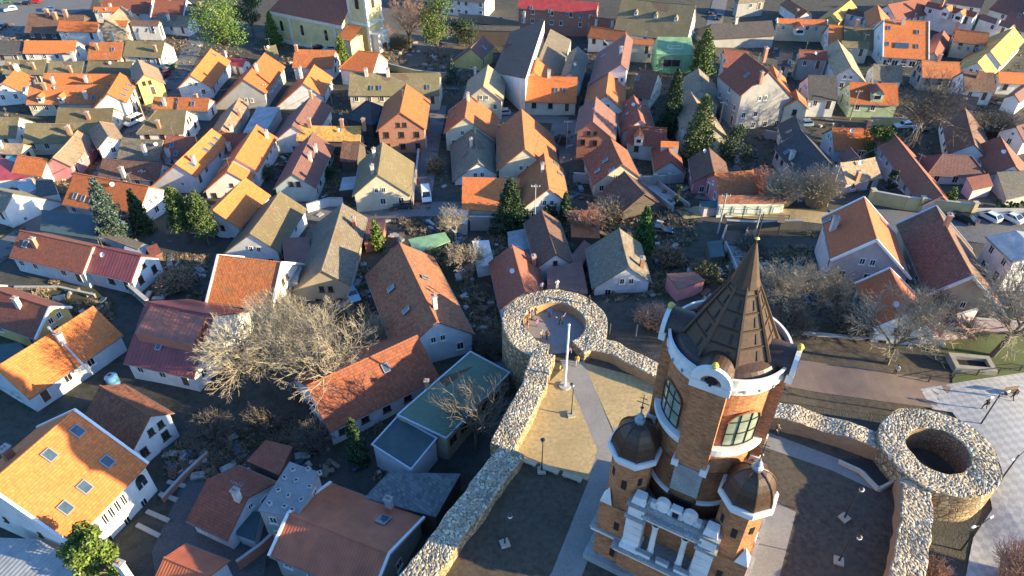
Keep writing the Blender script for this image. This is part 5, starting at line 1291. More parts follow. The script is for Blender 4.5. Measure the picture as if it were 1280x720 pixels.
cf(876, 92, 36, 36, 'green pine beside the green metal house', 53, mats=('green','light'), taper=.6, q=3300, sz=.27)
bl(286, 75, -2, 76, 'big light green tree left of the church', 54, mats=('light','bright'), q=5200, sz=.30, blobs=22)
cf(344, 57, 14, 24, 'light green conifer against the church wall', 55, mats=('bright','light'), taper=.7, q=2250, sz=.25)
cf(430, 86, 45, 20, 'slim yellow green conifer below the church annex', 56, mats=('light','olive'), taper=.5, q=1950, sz=.24)
bl(548, 72, -6, 54, 'tall green and yellow tree right of the reddish bare tree', 57, mats=('olive','bright'), q=4600, sz=.30, blobs=20)
cf(566, 104, 70, 20, 'small blue green fir by the small yellow house', 58, mats=('blue','dark'), q=1500)
bl(146, 728, 662, 68, 'round yellow green pine by the big white house', 59, mats=('light','olive'), q=5400, sz=.24, trunk=.2)
cf(450, 580, 526, 26, 'dark green cypress below the red pantile roof', 61, mats=('dark','green'), taper=.5, q=2700)
bl(915, 210, 160, 50, 'dark leafy shrub mass below the tall grey house', 62, mats=('dark','green'), name='evergreen_shrub', q=3900, trunk=.08)
bl(1186, 252, 236, 18, 'round green garden bush by the long wall', 63, mats=('bright','green'), name='garden_bush', q=750, trunk=.1)
bl(846, 262, 228, 16, 'dark ivy column next to the flight of steps', 64, mats=('dark','green'), name='evergreen_shrub', q=1050, trunk=.05)
bl(1246, 20, -6, 14, 'dark round tree in front of the white houses at the top', 65, mats=('dark','green'), q=1800, sz=.4)
bl(1110, 240, 210, 16, 'dark shrub between the tan roof and the long red brown roof', 66, mats=('dark','green'), name='evergreen_shrub', q=900, trunk=.05)
bl(410, 222, 205, 26, 'dark ivy shrub beside the teal gabled house', 67, mats=('dark','green'), name='evergreen_shrub', q=1050, trunk=.05)
for i, (x, y) in enumerate(((1244,262),(1253,262),(1262,262),(1271,262),(1280,262))):
    bl(x, y, y - 12, 8, 'small clipped cypress in the row along the long wall', 70 + i, mats=('bright','green'), name='clipped_cypress', q=330, sz=.2, trunk=.05, group='row of small cypresses', blobs=6)
for k, (x, y, ty, w, l) in enumerate(((640,345,322,50,'dark thicket in the yard left of the brown roofed house'),(545,335,312,50,'dark brown thicket right of the yellow green conifer'),(708,322,304,30,'dark thicket between the white gable and the grey mossy roof'),
  (835,330,308,44,'dark thicket below the dark blue car'),(880,352,326,40,'dark thicket beside the pink shed'),(610,440,418,44,'dark thicket under the outer bastion wall'),(225,360,338,60,'dark thicket in the yard right of the red ribbed sheet roof'),(330,222,206,30,'dark bush between the yellow orange slope and the teal gable'),
  (700,180,168,20,'dark bush in the lane yard behind the raw brick gable'),(545,215,196,26,'dark bush between the alley and the grey brown roof'),(500,60,44,40,'dark hedge at the foot of the reddish bare tree'),(640,112,100,24,'dark bush below the tall sunlit wall'),(480,408,388,36,'dark bush by the grey lean to wall'))):
    bs_(x, y, ty, w, l, 200 + k, mt=[TWIGD, TWIGR][k % 3 == 0], n=260, leaf=['dark','olive',None][k % 3])
bl(318, 46, -10, 44, 'dark green tree behind the light green one near the church', 230, mats=('dark','green'), q=3000, sz=.3)
bl(580, 58, 24, 40, 'dark tree left of the small yellow house', 231, mats=('dark','green'), q=2200, sz=.28)
bl(448, 300, 288, 14, 'small dark shrub beside the long dark grey roof', 232, mats=('dark','olive'), name='evergreen_shrub', q=500, trunk=.05)
# ------------------------------------------------------------------ church, green house and other single buildings
def local_thing(name, label, cat, p0, p1, group=None):
    """origin at ground pixel p0, local X towards ground pixel p1"""
    a, b = gp(p0), gp(p1); return thing(name, label, cat, a, math.atan2(b.y - a.y, b.x - a.x), group), (b - a).length
CREAMY = wallmat('church_yellow', (.66,.56,.28)); CREAMW = wallmat('church_trim', (.70,.67,.58))
CH, cl = local_thing('church', 'yellow church with a red brown nave roof and a square tower', 'church', (347,52), (432,66))
def cb(c, s, mat, name, par=None): w = MB(); w.box(c, s, mat); return w.build(name, par or CH)
nw = 13.0; nh = 9.5
nav = cb((cl/2, nw/2, nh/2 - .5), (cl, nw, nh + 1), CREAMY, 'nave')
cb((cl/2, nw/2, nh - .5), (cl + .5, nw + .5, 1.1), CREAMW, 'cornice', nav); cb((cl/2, nw/2, .6), (cl + .3, nw + .3, 1.3), CREAMW, 'plinth', nav)
w = MB(); y0, y1, zt = -.5, nw + .5, nh + 6.5
P = [(-.5,y0,nh), (cl+.5,y0,nh), (cl+.5,nw/2,zt), (-.5+5,nw/2,zt), (-.5,y1,nh), (cl+.5,y1,nh)]
w.face([P[0],P[1],P[2],P[3]], ROOF['rb'], [(0,0),(cl,0),(cl,8),(5,8)]); w.face([P[5],P[4],P[3],P[2]], ROOF['rb'], [(0,0),(cl,0),(cl-5,8),(0,8)]); w.face([P[4],P[0],P[3]], ROOF['rb'], [(0,0),(13,0),(6.5,8)]); w.face([P[1],P[5],P[2]], CREAMY)
w.build('roof', CH)
for k in (.12,.42,.76):
    w = MB(); w.box((cl*k, -.02, 5.2), (1.1,.16,2.6), GLASS); w.tube((cl*k,-.10,6.5), (cl*k,.06,6.5), .55,.55, GLASS, 14); wi = w.build('arched_window', nav)
    cb((cl*k, -.06, 3.8), (1.6,.3,.18), CREAMW, 'sill', wi)
for k in (.25,.9): cb((cl*k, -.14, nh/2), (.5,.3,nh), CREAMW, 'pilaster', nav)
tw = cb((cl+4, nw/2, 11), (6.4,6.4,23), CREAMY, 'tower')
for sx in (-1,1):
    for sy in (-1,1): cb((cl+4+sx*3.1, nw/2+sy*3.1, 11), (.8,.8,23.1), CREAMW, 'corner_strip', tw)
for zz in (9.8, 22.3): cb((cl+4, nw/2, zz), (7.4,7.4,.7), CREAMW, 'cornice', tw)
for dx, dy in ((0,-1),(1,0)):
    for zz in (15.5,): w = MB(); w.box((cl+4+dx*3.2, nw/2+dy*3.2, zz), (1.3 if dx == 0 else .2, .2 if dx == 0 else 1.3, 3.4), BLACK); w.build('belfry_window', tw)
w = MB(); w.lathe([(4.2,22.6),(3.4,24.5),(1.2,27),(.3,31)], COPPER, 8, (cl+4, nw/2)); w.build('tower_roof', tw)
an = cb((cl+3.6, -1.2, 3.6), (5,5.4,7.2), CREAMY, 'annex')
w = MB(); w.face([(cl+.9,-4.1,7.1),(cl+6.3,-4.1,7.1),(cl+6.3,1.8,9.4),(cl+.9,1.8,9.4)], ROOF['or'], [(0,0),(5.4,0),(5.4,6),(0,6)]); w.face([(cl+.9,-4.1,6.9),(cl+.9,1.8,9.2),(cl+6.3,1.8,9.2),(cl+6.3,-4.1,6.9)], WOOD); w.build('annex_roof', an)
cb((cl+3.4,-3.95,4.4), (.7,.2,1.0), GLASS, 'window', an)
cb((cl+8.6, nw/2, 3.4), (2.6,5.0,6.8), CREAMW, 'portal'); cb((cl+9.95, nw/2, 2.2), (.2,1.9,4), DOORM, 'door')
w = MB(); w.prism([(cl+7.3,nw/2-2.8),(cl+10.2,nw/2-2.8),(cl+10.2,nw/2+2.8),(cl+7.3,nw/2+2.8)], 6.8, 7.2, CREAMW); w.build('portal_cornice')
bpy.data.objects['portal_cornice'].parent = CH
# green metal house
GM = seammat('green_metal_cladding', (.17,.38,.22), .45, .5, .12); 
G, gl = local_thing('green_house', 'box shaped green metal clad house beside the pine', 'house', (818,92), (863,92))
cb((gl/2, 3.6, 2.4), (gl, 7.2, 5.8), GM, 'wall', G)
w = MB(); w.face([(-.2,-.2,5.3),(gl+.2,-.2,5.3),(gl-.3,4.6,8.4),(.3,4.6,8.4)], ROOF['gs'], [(0,0),(gl,0),(gl,6),(0,6)]); w.face([(gl+.2,7.4,5.3),(-.2,7.4,5.3),(.3,4.6,8.4),(gl-.3,4.6,8.4)], ROOF['gs'], [(0,0),(gl,0),(gl,4),(0,4)])
w.face([(-.2,-.2,5.3),(.3,4.6,8.4),(-.2,7.4,5.3)], GM); w.face([(gl+.2,-.2,5.3),(gl+.2,7.4,5.3),(gl-.3,4.6,8.4)], GM); w.build('roof', G)
f = cb((gl*.42,-.03,3.0), (gl*.55,.2,2.2), FRAMEG, 'window', G); cb((gl*.32,-.12,3.0), (gl*.22,.06,1.8), GLASS, 'pane', f); cb((gl*.55,-.12,3.0), (gl*.22,.06,1.8), GLASS, 'pane', f)
w = MB(); w.box((gl*.5,2.2,6.95),(2.6,.1,.1), FRAMEW); w.box((gl*.5,1.2,6.4),(3.4,.1,.1), FRAMEW); w.box((gl*.3,1.6,6.9),(.1,.1,1), FRAMEW); w.box((gl*.7,1.6,6.9),(.1,.1,1), FRAMEW); w.build('roof_frame', G)
# dormer of the dark red house
def onroof(D, u, k, side=1): 
    P = D['a'].lerp(D['b'], u) + D['n']*side*k; P.z = D['zr'] - k*D['tp']; return P
def rel(D, P): return P - D['off']
w = MB(); D = D132; q = [onroof(D,.10,.5), onroof(D,.92,.5), onroof(D,.92,D['wE']*.62), onroof(D,.10,D['wE']*.62)]
t = [q[0] + UP*.25, q[1] + UP*.25, q[2] + UP*1.5, q[3] + UP*1.5]
w.face(t if (t[1]-t[0]).cross(t[2]-t[0]).z > 0 else t[::-1], ROOF['rs'], [(0,0),(9,0),(9,5),(0,5)])
w.face([t[3],t[2],q[2],q[3]], WALL['V']); w.face([t[0],t[3],q[3],q[0]], ROOF['rs']); w.face([t[1],q[1],q[2],t[2]], ROOF['rs']); w.build('dormer', D['root'], D['off'])
# arched windows of the big white house
D = HB
q0, q1, tt, gab, nn = D['walls'][0]
tv = (q1 - q0).normalized(); LL = (q1 - q0).length
def front(s, z): P = q0 + tv*s; return Vector((P.x, P.y, z))
def arched(s, z, wd_, hh, par):
    def fn(mb):
        mb.box((0,.03,-.3), (wd_,.08,hh-.6), FRAMEW); mb.tube((0,-.01,hh/2-.6), (0,.07,hh/2-.6), wd_/2, wd_/2, FRAMEW, 20)
    def fg(mb):
        for sx in (-.24,.24): mb.box((sx*wd_,.08,-.3), (wd_*.40,.03,hh-.85), GLASS)
        mb.tube((0,.06,hh/2-.58), (0,.10,hh/2-.58), wd_/2-.14, wd_/2-.14, GLASS, 18); 
    o = link('arched_window', mesh_of(fn), par); o.matrix_local = basis(nn.cross(UP), nn, UP, front(s, z) - D['off']); link('pane', mesh_of(fg), o)
sgn = 1
zz = D['zE'] - 1.7
for s in (.12, .80): arched(LL*s, zz, 1.5, 2.1, D['root'])
for k in range(4): add_window(D['root'], D['off'], front(LL*(.37 + k*.085), zz), nn, .7, 1.8, FRAMEW)
for s in (.2,.45,.7): add_window(D['root'], D['off'], front(LL*s, zz - 3.0), nn, .9, 1.3, FRAMEW)
w = MB(); bvec = nn*.35; 
M = basis(tv, nn, tv.cross(nn), front(LL*.5, zz - 1.25)); w.box((0,.25,0), (3.6,.6,.3), TRIMW, M); w.build('sill_band', D['root'], D['off'])
for dx, zz2 in ((3,0),): pass
qa, qb, tt2, gab2, nn2 = D['walls'][3]
for s in (.3,.6): P = qa.lerp(qb, s); add_window(D['root'], D['off'], Vector((P.x, P.y, D['zE'] - 1.9)), nn2, .5, .8, FRAMEB)
# solar panel, dormers
def gable_dormer(Dh, px, roofk, wallm, wd_=1.8, hh=1.3, fm=None):
    P, nn_, upv = slope_hit(px, Dh['faces']); n = Vector((nn_.x, nn_.y, 0)).normalized(); t = n.cross(UP); off = Dh['off']
    w = MB(); M = basis(t, n, UP, P)
    w.prism([(-wd_/2,-3),(wd_/2,-3),(wd_/2,.5),(-wd_/2,.5)], -.6, hh, WALL[wallm]); w.face([(-wd_/2,.5,hh),(wd_/2,.5,hh),(0,.5,hh+wd_*.45)], WALL[wallm])
    w.v = [tuple(M @ Vector(v)) for v in w.v]; dm = w.build('dormer', Dh['root'], off)
    w = MB(); e = wd_/2 + .2; dz = wd_*.45/(wd_/2)
    for s in (-1, 1): w.face([(0,.75,hh+wd_*.45+.08),(0,-3,hh+wd_*.45+.08),(s*e,-3,hh-.2*dz+.06),(s*e,.75,hh-.2*dz+.06)][::s], ROOF[roofk], [(0,0),(3.7,0),(3.7,1.3),(0,1.3)])
    w.v = [tuple(M @ Vector(v)) for v in w.v]; w.build('dormer_roof', dm, off)
    o = MB(); o.box((0,.53,hh*.45), (wd_*.7,.08,hh*.75), fm or FRAMEW); o.box((0,.58,hh*.45), (wd_*.55,.04,hh*.6), GLASS); o.v = [tuple(M @ Vector(v)) for v in o.v]; o.build('dormer_window', dm, off)
def HD(start): return next(v for k, v in HH.items() if k.startswith(start))
gable_dormer(HD('grey house with red brown roof and small'), (798,178), 'or', 'W')
gable_dormer(HD('orange roof with a small gable dormer'), (1095,124), 'pu', 'N', 2.6, 1.5)
gable_dormer(HD('orange roof with a balcony dormer'), (999,41), 'or', 'W', 2.8, 1.2, FRAMEB)
for x in (1182, 1199): gable_dormer(HD('purple red roof with two white dormers'), (x - 2, 20 + (x - 1182)*.3), 'or', 'W', 2.6, 1.6)
for x in (52,78): gable_dormer(HD('long orange roof with four dormer'), (x, 126), 'or', 'W', 1.2, 1.0)
gable_dormer(HD('red gabled porch house'), (829,186), 'or', 'K', 1.6, 1.0)
for x, y in ((795,17),(820,20),(845,24)): gable_dormer(HD('big mossy roofed white'), (x, y), 'mo', 'W', 1.0, .5)
Dh = HD('big orange roof with four windows'); P_, n_, u_ = slope_hit((1127,57), Dh['faces'])
w = MB(); M = basis(n_.cross(u_), n_, u_, P_ + n_*.12); w.box((0,0,0), (3.8,.08,1.7), FRAMEG, M); sp_ = w.build('solar_panel', Dh['root'], Dh['off'])
w = MB()
for k in range(3): w.box((-1.25 + 1.25*k,.06,0), (1.15,.03,1.55), SKYG, M)
w.build('solar_cells', sp_, Dh['off'])
# glazed gallery under the big orange roof
q0, q1, tt, gab, nn = Dh['walls'][0]
for k in range(5):
    P = q0.lerp(q1, (k + .5)/5); add_window(Dh['root'], Dh['off'], Vector((P.x, P.y, Dh['zE'] - 1.6)) + nn*.05, nn, 1.7, 1.6, FRAMEW)
# blocks and windows of the unfinished grey house
off = HC['off']; W = HC['W']; c = sum(W, Vector())/4; ex_ = (W[1]-W[0]); ey_ = (W[3]-W[0])
bmesh_ = shared('roof_block', lambda: mesh_of(lambda mb: (mb.box((0,0,.12), (.55,.45,.24), CONC), mb.box((0,0,.25), (.3,.2,.03), BLACK))))
rg = random.Random(5)
for i in range(4):
    for j in range(3):
        o = link('roof_block', bmesh_, HC['root']); P = W[0] + ex_*((j+.5+rg.uniform(-.2,.2))/3) + ey_*((i+.5+rg.uniform(-.2,.2))/4); o.location = P - off; o.rotation_euler = (0,0,rg.uniform(0,3))
I = HC['ins']
for i in range(4):
    a, b = I[i], I[(i+1) % 4]; n = Vector((b.y-a.y, -(b.x-a.x), 0)).normalized(); m_ = (a+b)/2
    if (m_ - c).xy.dot(n.xy) < 0: n = -n
    if n.dot(Vector((0,0,CAMZ)) - m_) > 0 and n.y < .2:
        for s in (.3,.7):
            for zz in (1.5, 4.2): add_window(HC['root'], off, a.lerp(b, s) - UP*zz, n, .9, 1.2, FRAMEW)
# timber windows of the green felt roofed house
I = HG['ins']; c = sum(HG['W'], Vector())/4
for i in range(4):
    a, b = I[i], I[(i+1) % 4]; n = Vector((b.y-a.y, -(b.x-a.x), 0)).normalized(); m_ = (a+b)/2
    if (m_ - c).xy.dot(n.xy) < 0: n = -n
    if n.x > .3:
        k = int((b-a).length/1.9)
        for s in range(k): add_window(HG['root'], HG['off'], a.lerp(b, (s+.5)/k) - UP*1.5, n, 1.5, 1.7, plain('amber_wood', (.38,.20,.07), .6, .3))
w = MB(); P = [unp(q, unp((568,478), HG['W'][0].z).z + .0) for q in ((582,447),(592,456),(560,482),(545,474))]
zz = HG['W']; nrm_ = (zz[1]-zz[0]).cross(zz[2]-zz[0]).normalized()
P = []
for q in ((578,452),(592,458),(558,483),(543,474)):
    d = ray(*q); t_ = (zz[0]-CAM).dot(nrm_)/d.dot(nrm_); P.append(CAM + d*t_ + UP*.05)
w.face(P if (P[1]-P[0]).cross(P[2]-P[0]).z > 0 else P[::-1], plain('rusty_patch', (.13,.075,.04), .9, .4)); w.build('patched_felt', HG['root'], HG['off'])
q = (534,484); d = ray(*q); t_ = (zz[0]-CAM).dot(nrm_)/d.dot(nrm_); add_chimney(HG['root'], HG['off'], CAM + d*t_, Vector((1,0,0)), 1.2, .5, CHB)
# steel flue over the orange roof at the left edge
a = gp((113,467), 2.5); 
t = thing('steel_flue', 'long shiny steel flue pipe leaning across the orange roof at the left edge', 'flue', a); w = MB(); Pa = unp((113,466), a.z + 3); Pb = unp((62,411), HD('orange roof with a long steel flue')['zr'] + .5)
w.tube(Pa, Pb, .13, .13, plain('steel', (.55,.56,.58), .3, .1, metal=.6), 10); w.build('pipe', t, a); w = MB(); d = (Pb-Pa).normalized(); w.tube(Pb, Pb + d*.35, .24, .2, plain('steel', (.55,.56,.58)), 10); w.build('cowl', t, a)
# ------------------------------------------------------------------ yard walls, fences, steps
def wall_line(px, hh, th, mat, label, name='yard_wall', cat='wall', z=None, pillars=0, up=0.0, group=None, capm=None):
    P = [gp(q) for q in px]; o = P[0].copy(); root = thing(name, label, cat, o, group=group)
    w = MB(); cp = MB()
    for a, b in zip(P, P[1:]):
        k = max(1, int((b-a).length/3))
        for i in range(k):
            p, q = a.lerp(b, i/k), a.lerp(b, (i+1)/k); p.z, q.z = tz(p.x,p.y), tz(q.x,q.y); d = (q-p); d.z = 0; d.normalize(); n = Vector((-d.y,d.x,0))*th/2
            f = [p-n, q-n, q+n, p+n]
            for m_, z0, z1, ex_ in ((w,-.5,hh,1), (cp,hh,hh+.1,1.35)):
                f = [p-n*ex_, q-n*ex_, q+n*ex_, p+n*ex_]; lo = [v + UP*z0 for v in f]; hi = [v + UP*z1 for v in f]; mt = mat if m_ is w else (capm or CONC)
                for (x, y) in ((0,1),(1,2),(2,3),(3,0)): m_.face([lo[x], lo[y], hi[y], hi[x]], mt)
                m_.face(hi, mt)
    w.build('wall_body', root, o); cp.build('coping', root, o)
    if pillars:
        tot = sum((b-a).length for a, b in zip(P, P[1:])); k = int(tot/pillars); 
        me = shared(('pillar', hh, th, mat.name), lambda: mesh_of(lambda mb: (mb.box((0,0,hh/2), (th+.3,th+.3,hh+.7), mat), mb.box((0,0,hh+.4), (th+.5,th+.5,.12), CONC))))
        for i in range(k + 1):
            s = tot*i/k; 
            for a, b in zip(P, P[1:]):
                l_ = (b-a).length
                if s <= l_ + 1e-3: q = a.lerp(b, min(1, s/l_)); break
                s -= l_
            q.z = tz(q.x,q.y); x = link('pillar', me, root); x.location = q - o
    return root
YW = wallmat('yellow_wall', (.55,.42,.20)); GW = WALL['G']; LW = WALL['L']; STW = rubblemat('rubble_wall', 2.5)
wall_line([(1086,254),(1128,262),(1168,266),(1212,271)], 2.6, .4, YW, 'long yellow boundary wall with square pillars behind the parked cars', pillars=6)
wall_line([(1212,271),(1290,272)], 1.6, .3, GW, 'grey low wall continuing the yellow boundary wall to the right')
wall_line([(906,286),(950,288),(1000,286)], 1.8, .4, wallmat('retaining_grey', (.15,.135,.12)), 'grey retaining wall below the sandy lane')
wall_line([(588,288),(612,288),(628,290)], 3.0, .3, plain('grey_blocks', (.28,.27,.25), .9, .3), 'grey concrete block wall below the orange lean to roof')
wall_line([(716,228),(742,230),(766,230)], 2.2, .3, GW, 'grey garden wall below the brown moss spotted roof')
wall_line([(798,232),(822,231),(852,228)], 2.0, .3, WALL['G'], 'grey wall with brown panels before the red gabled porch house', pillars=3.0)
wall_line([(430,258),(412,258),(385,266)], 1.9, .3, LW, 'pale yard wall left of the cream gabled house')
wall_line([(140,352),(165,366),(188,386)], 1.8, .5, STW, 'old rubble yard wall beside the red ribbed roof')
wall_line([(20,362),(75,362),(120,372)], .6, .3, STW, 'low stone kerb wall in the dark grass yard')
wall_line([(575,27),(600,29),(624,32),(650,37)], 2.6, .4, wallmat('old_brown_wall', (.30,.24,.16)), 'high old wall with pillars behind the long dark grey roof', pillars=6)
wall_line([(480,86),(520,96),(562,100)], 1.8, .3, wallmat('ochre_yard', (.42,.32,.16)), 'ochre wall of the church yard', )
wall_line([(120,302),(150,312),(186,324)], 2.0, .35, GW, 'grey yard wall beside the narrow mossy yard roof')
wall_line([(1130,158),(1085,157)], 2.0, .3, YW, 'ochre yard wall behind the big bare tree trunk')
wall_line([(955,172),(985,178)], 1.8, .3, wallmat('lilac', (.4,.3,.3)), 'lilac wall before the dark roof with a white skylight')
wall_line([(524,194),(520,230),(516,262)], 1.6, .3, plain('red_brick_wall', (.30,.13,.08), .9, .3), 'red brick wall along the alley by the cream gabled house')
wall_line([(520,452),(560,440),(590,430)], 2.0, .3, LW, 'pale blue wall behind the green felt roofed house')
wall_line([(205,628),(232,598),(262,570)], .9, .25, WALL['V'], 'low dark red wall in the asphalt yard')
wall_line([(300,712),(330,690),(345,676)], 1.6, .25, WALL['V'], 'dark red fence wall beside the unfinished grey house')
wall_line([(1186,412),(1212,404)], 2.6, .3, WALL['LP'], 'pale pink wedge topped wall on the lawn')
wall_line([(1212,412),(1262,416),(1300,420)], 2.0, .3, WALL['LP'], 'long pale pink wall at the right edge of the lawn')
wall_line([(925,420),(1000,418),(1080,425)], .4, .35, CONC, 'low kerb wall between the garden and the dark path')
# wire fence of the garden
def post_fence(px, hh, label, step=2.6, mat=None, rails=2, name='fence'):
    P = [gp(q) for q in px]; o = P[0].copy(); root = thing(name, label, 'fence', o); mat = mat or CONC
    me = shared(('fpost', hh, mat.name), lambda: mesh_of(lambda mb: mb.box((0,0,hh/2), (.12,.12,hh), mat)))
    tops = []
    for a, b in zip(P, P[1:]):
        k = max(1, int((b-a).length/step))
        for i in range(k + (b is P[-1])):
            q = a.lerp(b, i/k); q.z = tz(q.x,q.y); x = link('post', me, root); x.location = q - o; tops.append(q)
    for r in range(rails):
        w = MB()
        for a, b in zip(tops, tops[1:]): w.tube(a + UP*hh*(.45 + .5*r), b + UP*hh*(.45 + .5*r), .035, .035, DARKM if mat is not WOOD else WOOD, 4)
        w.build('rail', root, o)
    return root
post_fence([(762,418),(795,420),(832,416)], 2.0, 'concrete post fence beside the path near the bastion', 3.5)
post_fence([(960,410),(1010,412),(1085,420)], 1.6, 'dark iron fence along the garden right of the spire', 3, DARKM)
post_fence([(1160,478),(1220,470),(1300,462)], 1.1, 'dark iron railing along the edge of the lawn', 3, DARKM)
post_fence([(905,272),(950,275),(985,276)], 1.2, 'dark railing on the sandy lane edge', 3, DARKM)
# flight of steps
def stairs(px0, px1, wid, label, n=14, mat=None):
    a, b = gp(px0), gp(px1); root = thing('stair_flight', label, 'steps', a); d = b - a; hd = Vector((d.x,d.y,0)); L_ = hd.length; hd.normalize(); nn = Vector((-hd.y,hd.x,0)); mat = mat or plain('step_stone', (.34,.32,.30), .9, .25, 2)
    w = MB(); k = max(n, int(L_/.9)); dz = d.z/k
    for i in range(k):
        M = basis(hd, nn, UP, a + hd*L_*(i+.5)/k + UP*(dz*(i+.5))); w.box((0,0,-.35), (L_/k + .02, wid, .7 + .1*(i % 2)), mat, M)
    w.build('steps', root, a)
    for s in (-1,1):
        w = MB(); p, q = a + nn*s*(wid/2+.2), b + nn*s*(wid/2+.2); M = basis((q-p).normalized(), nn, (q-p).normalized().cross(nn), (p+q)/2 + UP*.35); w.box((0,0,0), ((q-p).length, .3, 1.2), WALL['G'], M); w.build('side_wall', root, a)
    return root
stairs((851,262),(812,232), 3.0, 'stone steps climbing beside the dark ivy column')
stairs((922,282),(915,306), 3.2, 'red paved ramp steps below the sandy lane', mat=BRICKP)
stairs((920,308),(938,346), 3.4, 'grey ramp running down towards the tower spire')
# ------------------------------------------------------------------ poles, lamps
POLE = plain('weathered_pole', (.30,.26,.21), .9, .3, 3); WHITEP = plain('white_paint', (.78,.78,.76), .45, .1)
def pole(bx, by, ty, label, kind='wood', r=.14):
    b = gp((bx, by)); hh = min(14, max(4, height_to(b, ty))); t = thing('utility_pole', label, 'pole', b, group='utility poles in the town')
    m_ = POLE if kind == 'wood' else CONC; w = MB(); w.tube((0,0,-.3), (0,0,hh), r*1.25, r*.8, m_, 8); w.build('post', t)
    w = MB(); w.box((0,0,hh-.5), (1.6,.1,.12), m_); w.build('crossarm', t)
    for sx in (-.7,-.25,.25,.7): w = MB(); w.tube((sx,0,hh-.44), (sx,0,hh-.2), .06,.05, WHITEP, 6); w.build('insulator', t)
    return b + UP*hh
tops = [pole(1033,258,205,'dark utility pole between the pale thickets and the cross roof'), pole(1133,186,156,'thin utility pole in front of the bare tree',), pole(897,292,242,'pale concrete pole beside the ramp','c'),
 pole(940,306,262,'pale concrete pole just above the spire','c'), pole(183,155,120,'utility pole at the street bend'), pole(415,130,104,'utility pole beside the ochre roof'), pole(334,131,104,'utility pole below the grey gabled house'),
 pole(668,296,230,'slim lamp pole left of the white gable','w',.09), pole(899,156,126,'pale pole right of the sunlit pine','c'), pole(185,235,212,'leaning pale pole above the long orange roof','c'), pole(708,186,150,'pole in the lane behind the large bright roof','w',.1), pole(1062,150,112,'utility pole left of the pale green front'),
 pole(940,158,132,'thin pole in front of the tall grey house','w',.09)]
def wire(a, b, label, sag=.8):
    o = a.copy(); t = thing('overhead_wire', label, 'wire', o); w = MB(); pts = [a.lerp(b, i/10) - UP*sag*4*(i/10)*(1-i/10) for i in range(11)]
    for p, q in zip(pts, pts[1:]): w.tube(p, q, .032, .032, DARKM, 3, False)
    w.build('strand', t, o)
wire(tops[2], tops[3], 'wire between the two pale concrete poles'); wire(tops[3], tops[0], 'wire from the spire pole to the dark utility pole'); wire(tops[0], tops[1], 'wire from the dark pole to the pole by the bare tree'); wire(tops[5], tops[6], 'wire between the two poles below the church')
wire(tops[6], tops[4], 'long wire from the pole below the grey gable to the street bend pole'); wire(tops[7], tops[3], 'long wire from the slim lamp pole to the spire pole', 1.5); wire(tops[8], tops[12], 'wire between the pole by the pine and the pole of the tall grey house'); wire(tops[9], tops[5], 'long wire from the leaning pale pole to the ochre roof pole', 1.5); wire(tops[10], tops[8], 'wire from the lane pole to the pole by the pine'); wire(tops[11], tops[1], 'wire along the pale green front'); wire(tops[7], tops[10], 'wire from the slim lamp pole to the lane pole')
# white flag pole
b = unp((706,483), 0); hh = 11.3; v = (407-360)/FPX; k = (CP - v*SP)/(v*CP + SP); hh = CAMZ - b.y/k
t = thing('flag_pole', 'thick white pole standing at the edge of the sand plot', 'pole', b); w = MB(); w.tube((0,0,0), (0,0,hh), .15, .12, WHITEP, 14); w.build('mast', t); w = MB(); w.tube((0,0,0), (0,0,.18), .75,.7, CONC, 14); w.build('base', t); w = MB(); w.lathe([(.12,hh),(.19,hh+.1),(0,hh+.3)], WHITEP, 12); w.build('cap', t)
def make_lamp():
    t = thing('street_lamp', 'x', 'lamp'); w = MB(); w.box((0,0,.12), (.9,.9,.24), STONE[1]); w.build('base', t)
    w = MB(); w.tube((0,0,.24), (0,0,1.0), .11,.08, DARKM, 8); w.tube((0,0,1.0), (0,0,4.4), .06,.05, DARKM, 8); w.tube((0,0,4.4), (.5,0,4.65), .04,.04, DARKM, 6); w.build('post', t)
    w = MB(); w.lathe([(0,4.25),(.16,4.3),(.24,4.5),(.16,4.66),(0,4.7)], WHITEP, 12, (.55,0)); sh = w.build('lamp_globe', t); w = MB(); w.lathe([(.26,4.68),(.1,4.85),(0,4.9)], DARKM, 10, (.55,0)); w.build('cap', sh); return t
LP = make_lamp(); LAMPS = [((677,589),'black lamp at the end of the pale stone benches',90), ((631,680),'black lamp in the shaded dark plot by the left wall',20), ((1055,648),'black lamp in the middle of the right dark court',30), ((1048,702),'black lamp nearest the bottom of the right court',-20), ((714,519),'black lamp next to the white pole',100)]
for i, (p, l, a) in enumerate(LAMPS):
    o = LP if i == 0 else copy_tree(LP); o.location = unp(p, 0.0); o.rotation_euler = (0,0,R(a)); tag(o, l, 'lamp', 'lamps in the fort court')
def make_sqlamp():
    t = thing('square_lamp', 'x', 'lamp'); w = MB(); w.tube((0,0,-.2), (0,0,5.0), .10,.07, DARKM, 8); w.build('post', t)
    for s in (-1,1): w = MB(); w.tube((0,0,4.4), (s*1.2,0,5.1), .05,.04, DARKM, 6); w.tube((s*1.05,0,5.05), (s*1.5,0,5.12), .14,.1, WHITEP, 8); w.build('arm', t)
    return t
SQ = make_sqlamp()
for i, (p, l, a) in enumerate((((1201,688),'double armed lamp below the hollow bastion',25), ((1247,605),'double armed lamp right of the hollow bastion',30), ((1226,530),'double armed lamp behind the hollow bastion',20))):
    o = SQ if i == 0 else copy_tree(SQ); o.location = gp(p); o.rotation_euler = (0,0,R(a)); tag(o, l, 'lamp', 'lamps on the paved square')
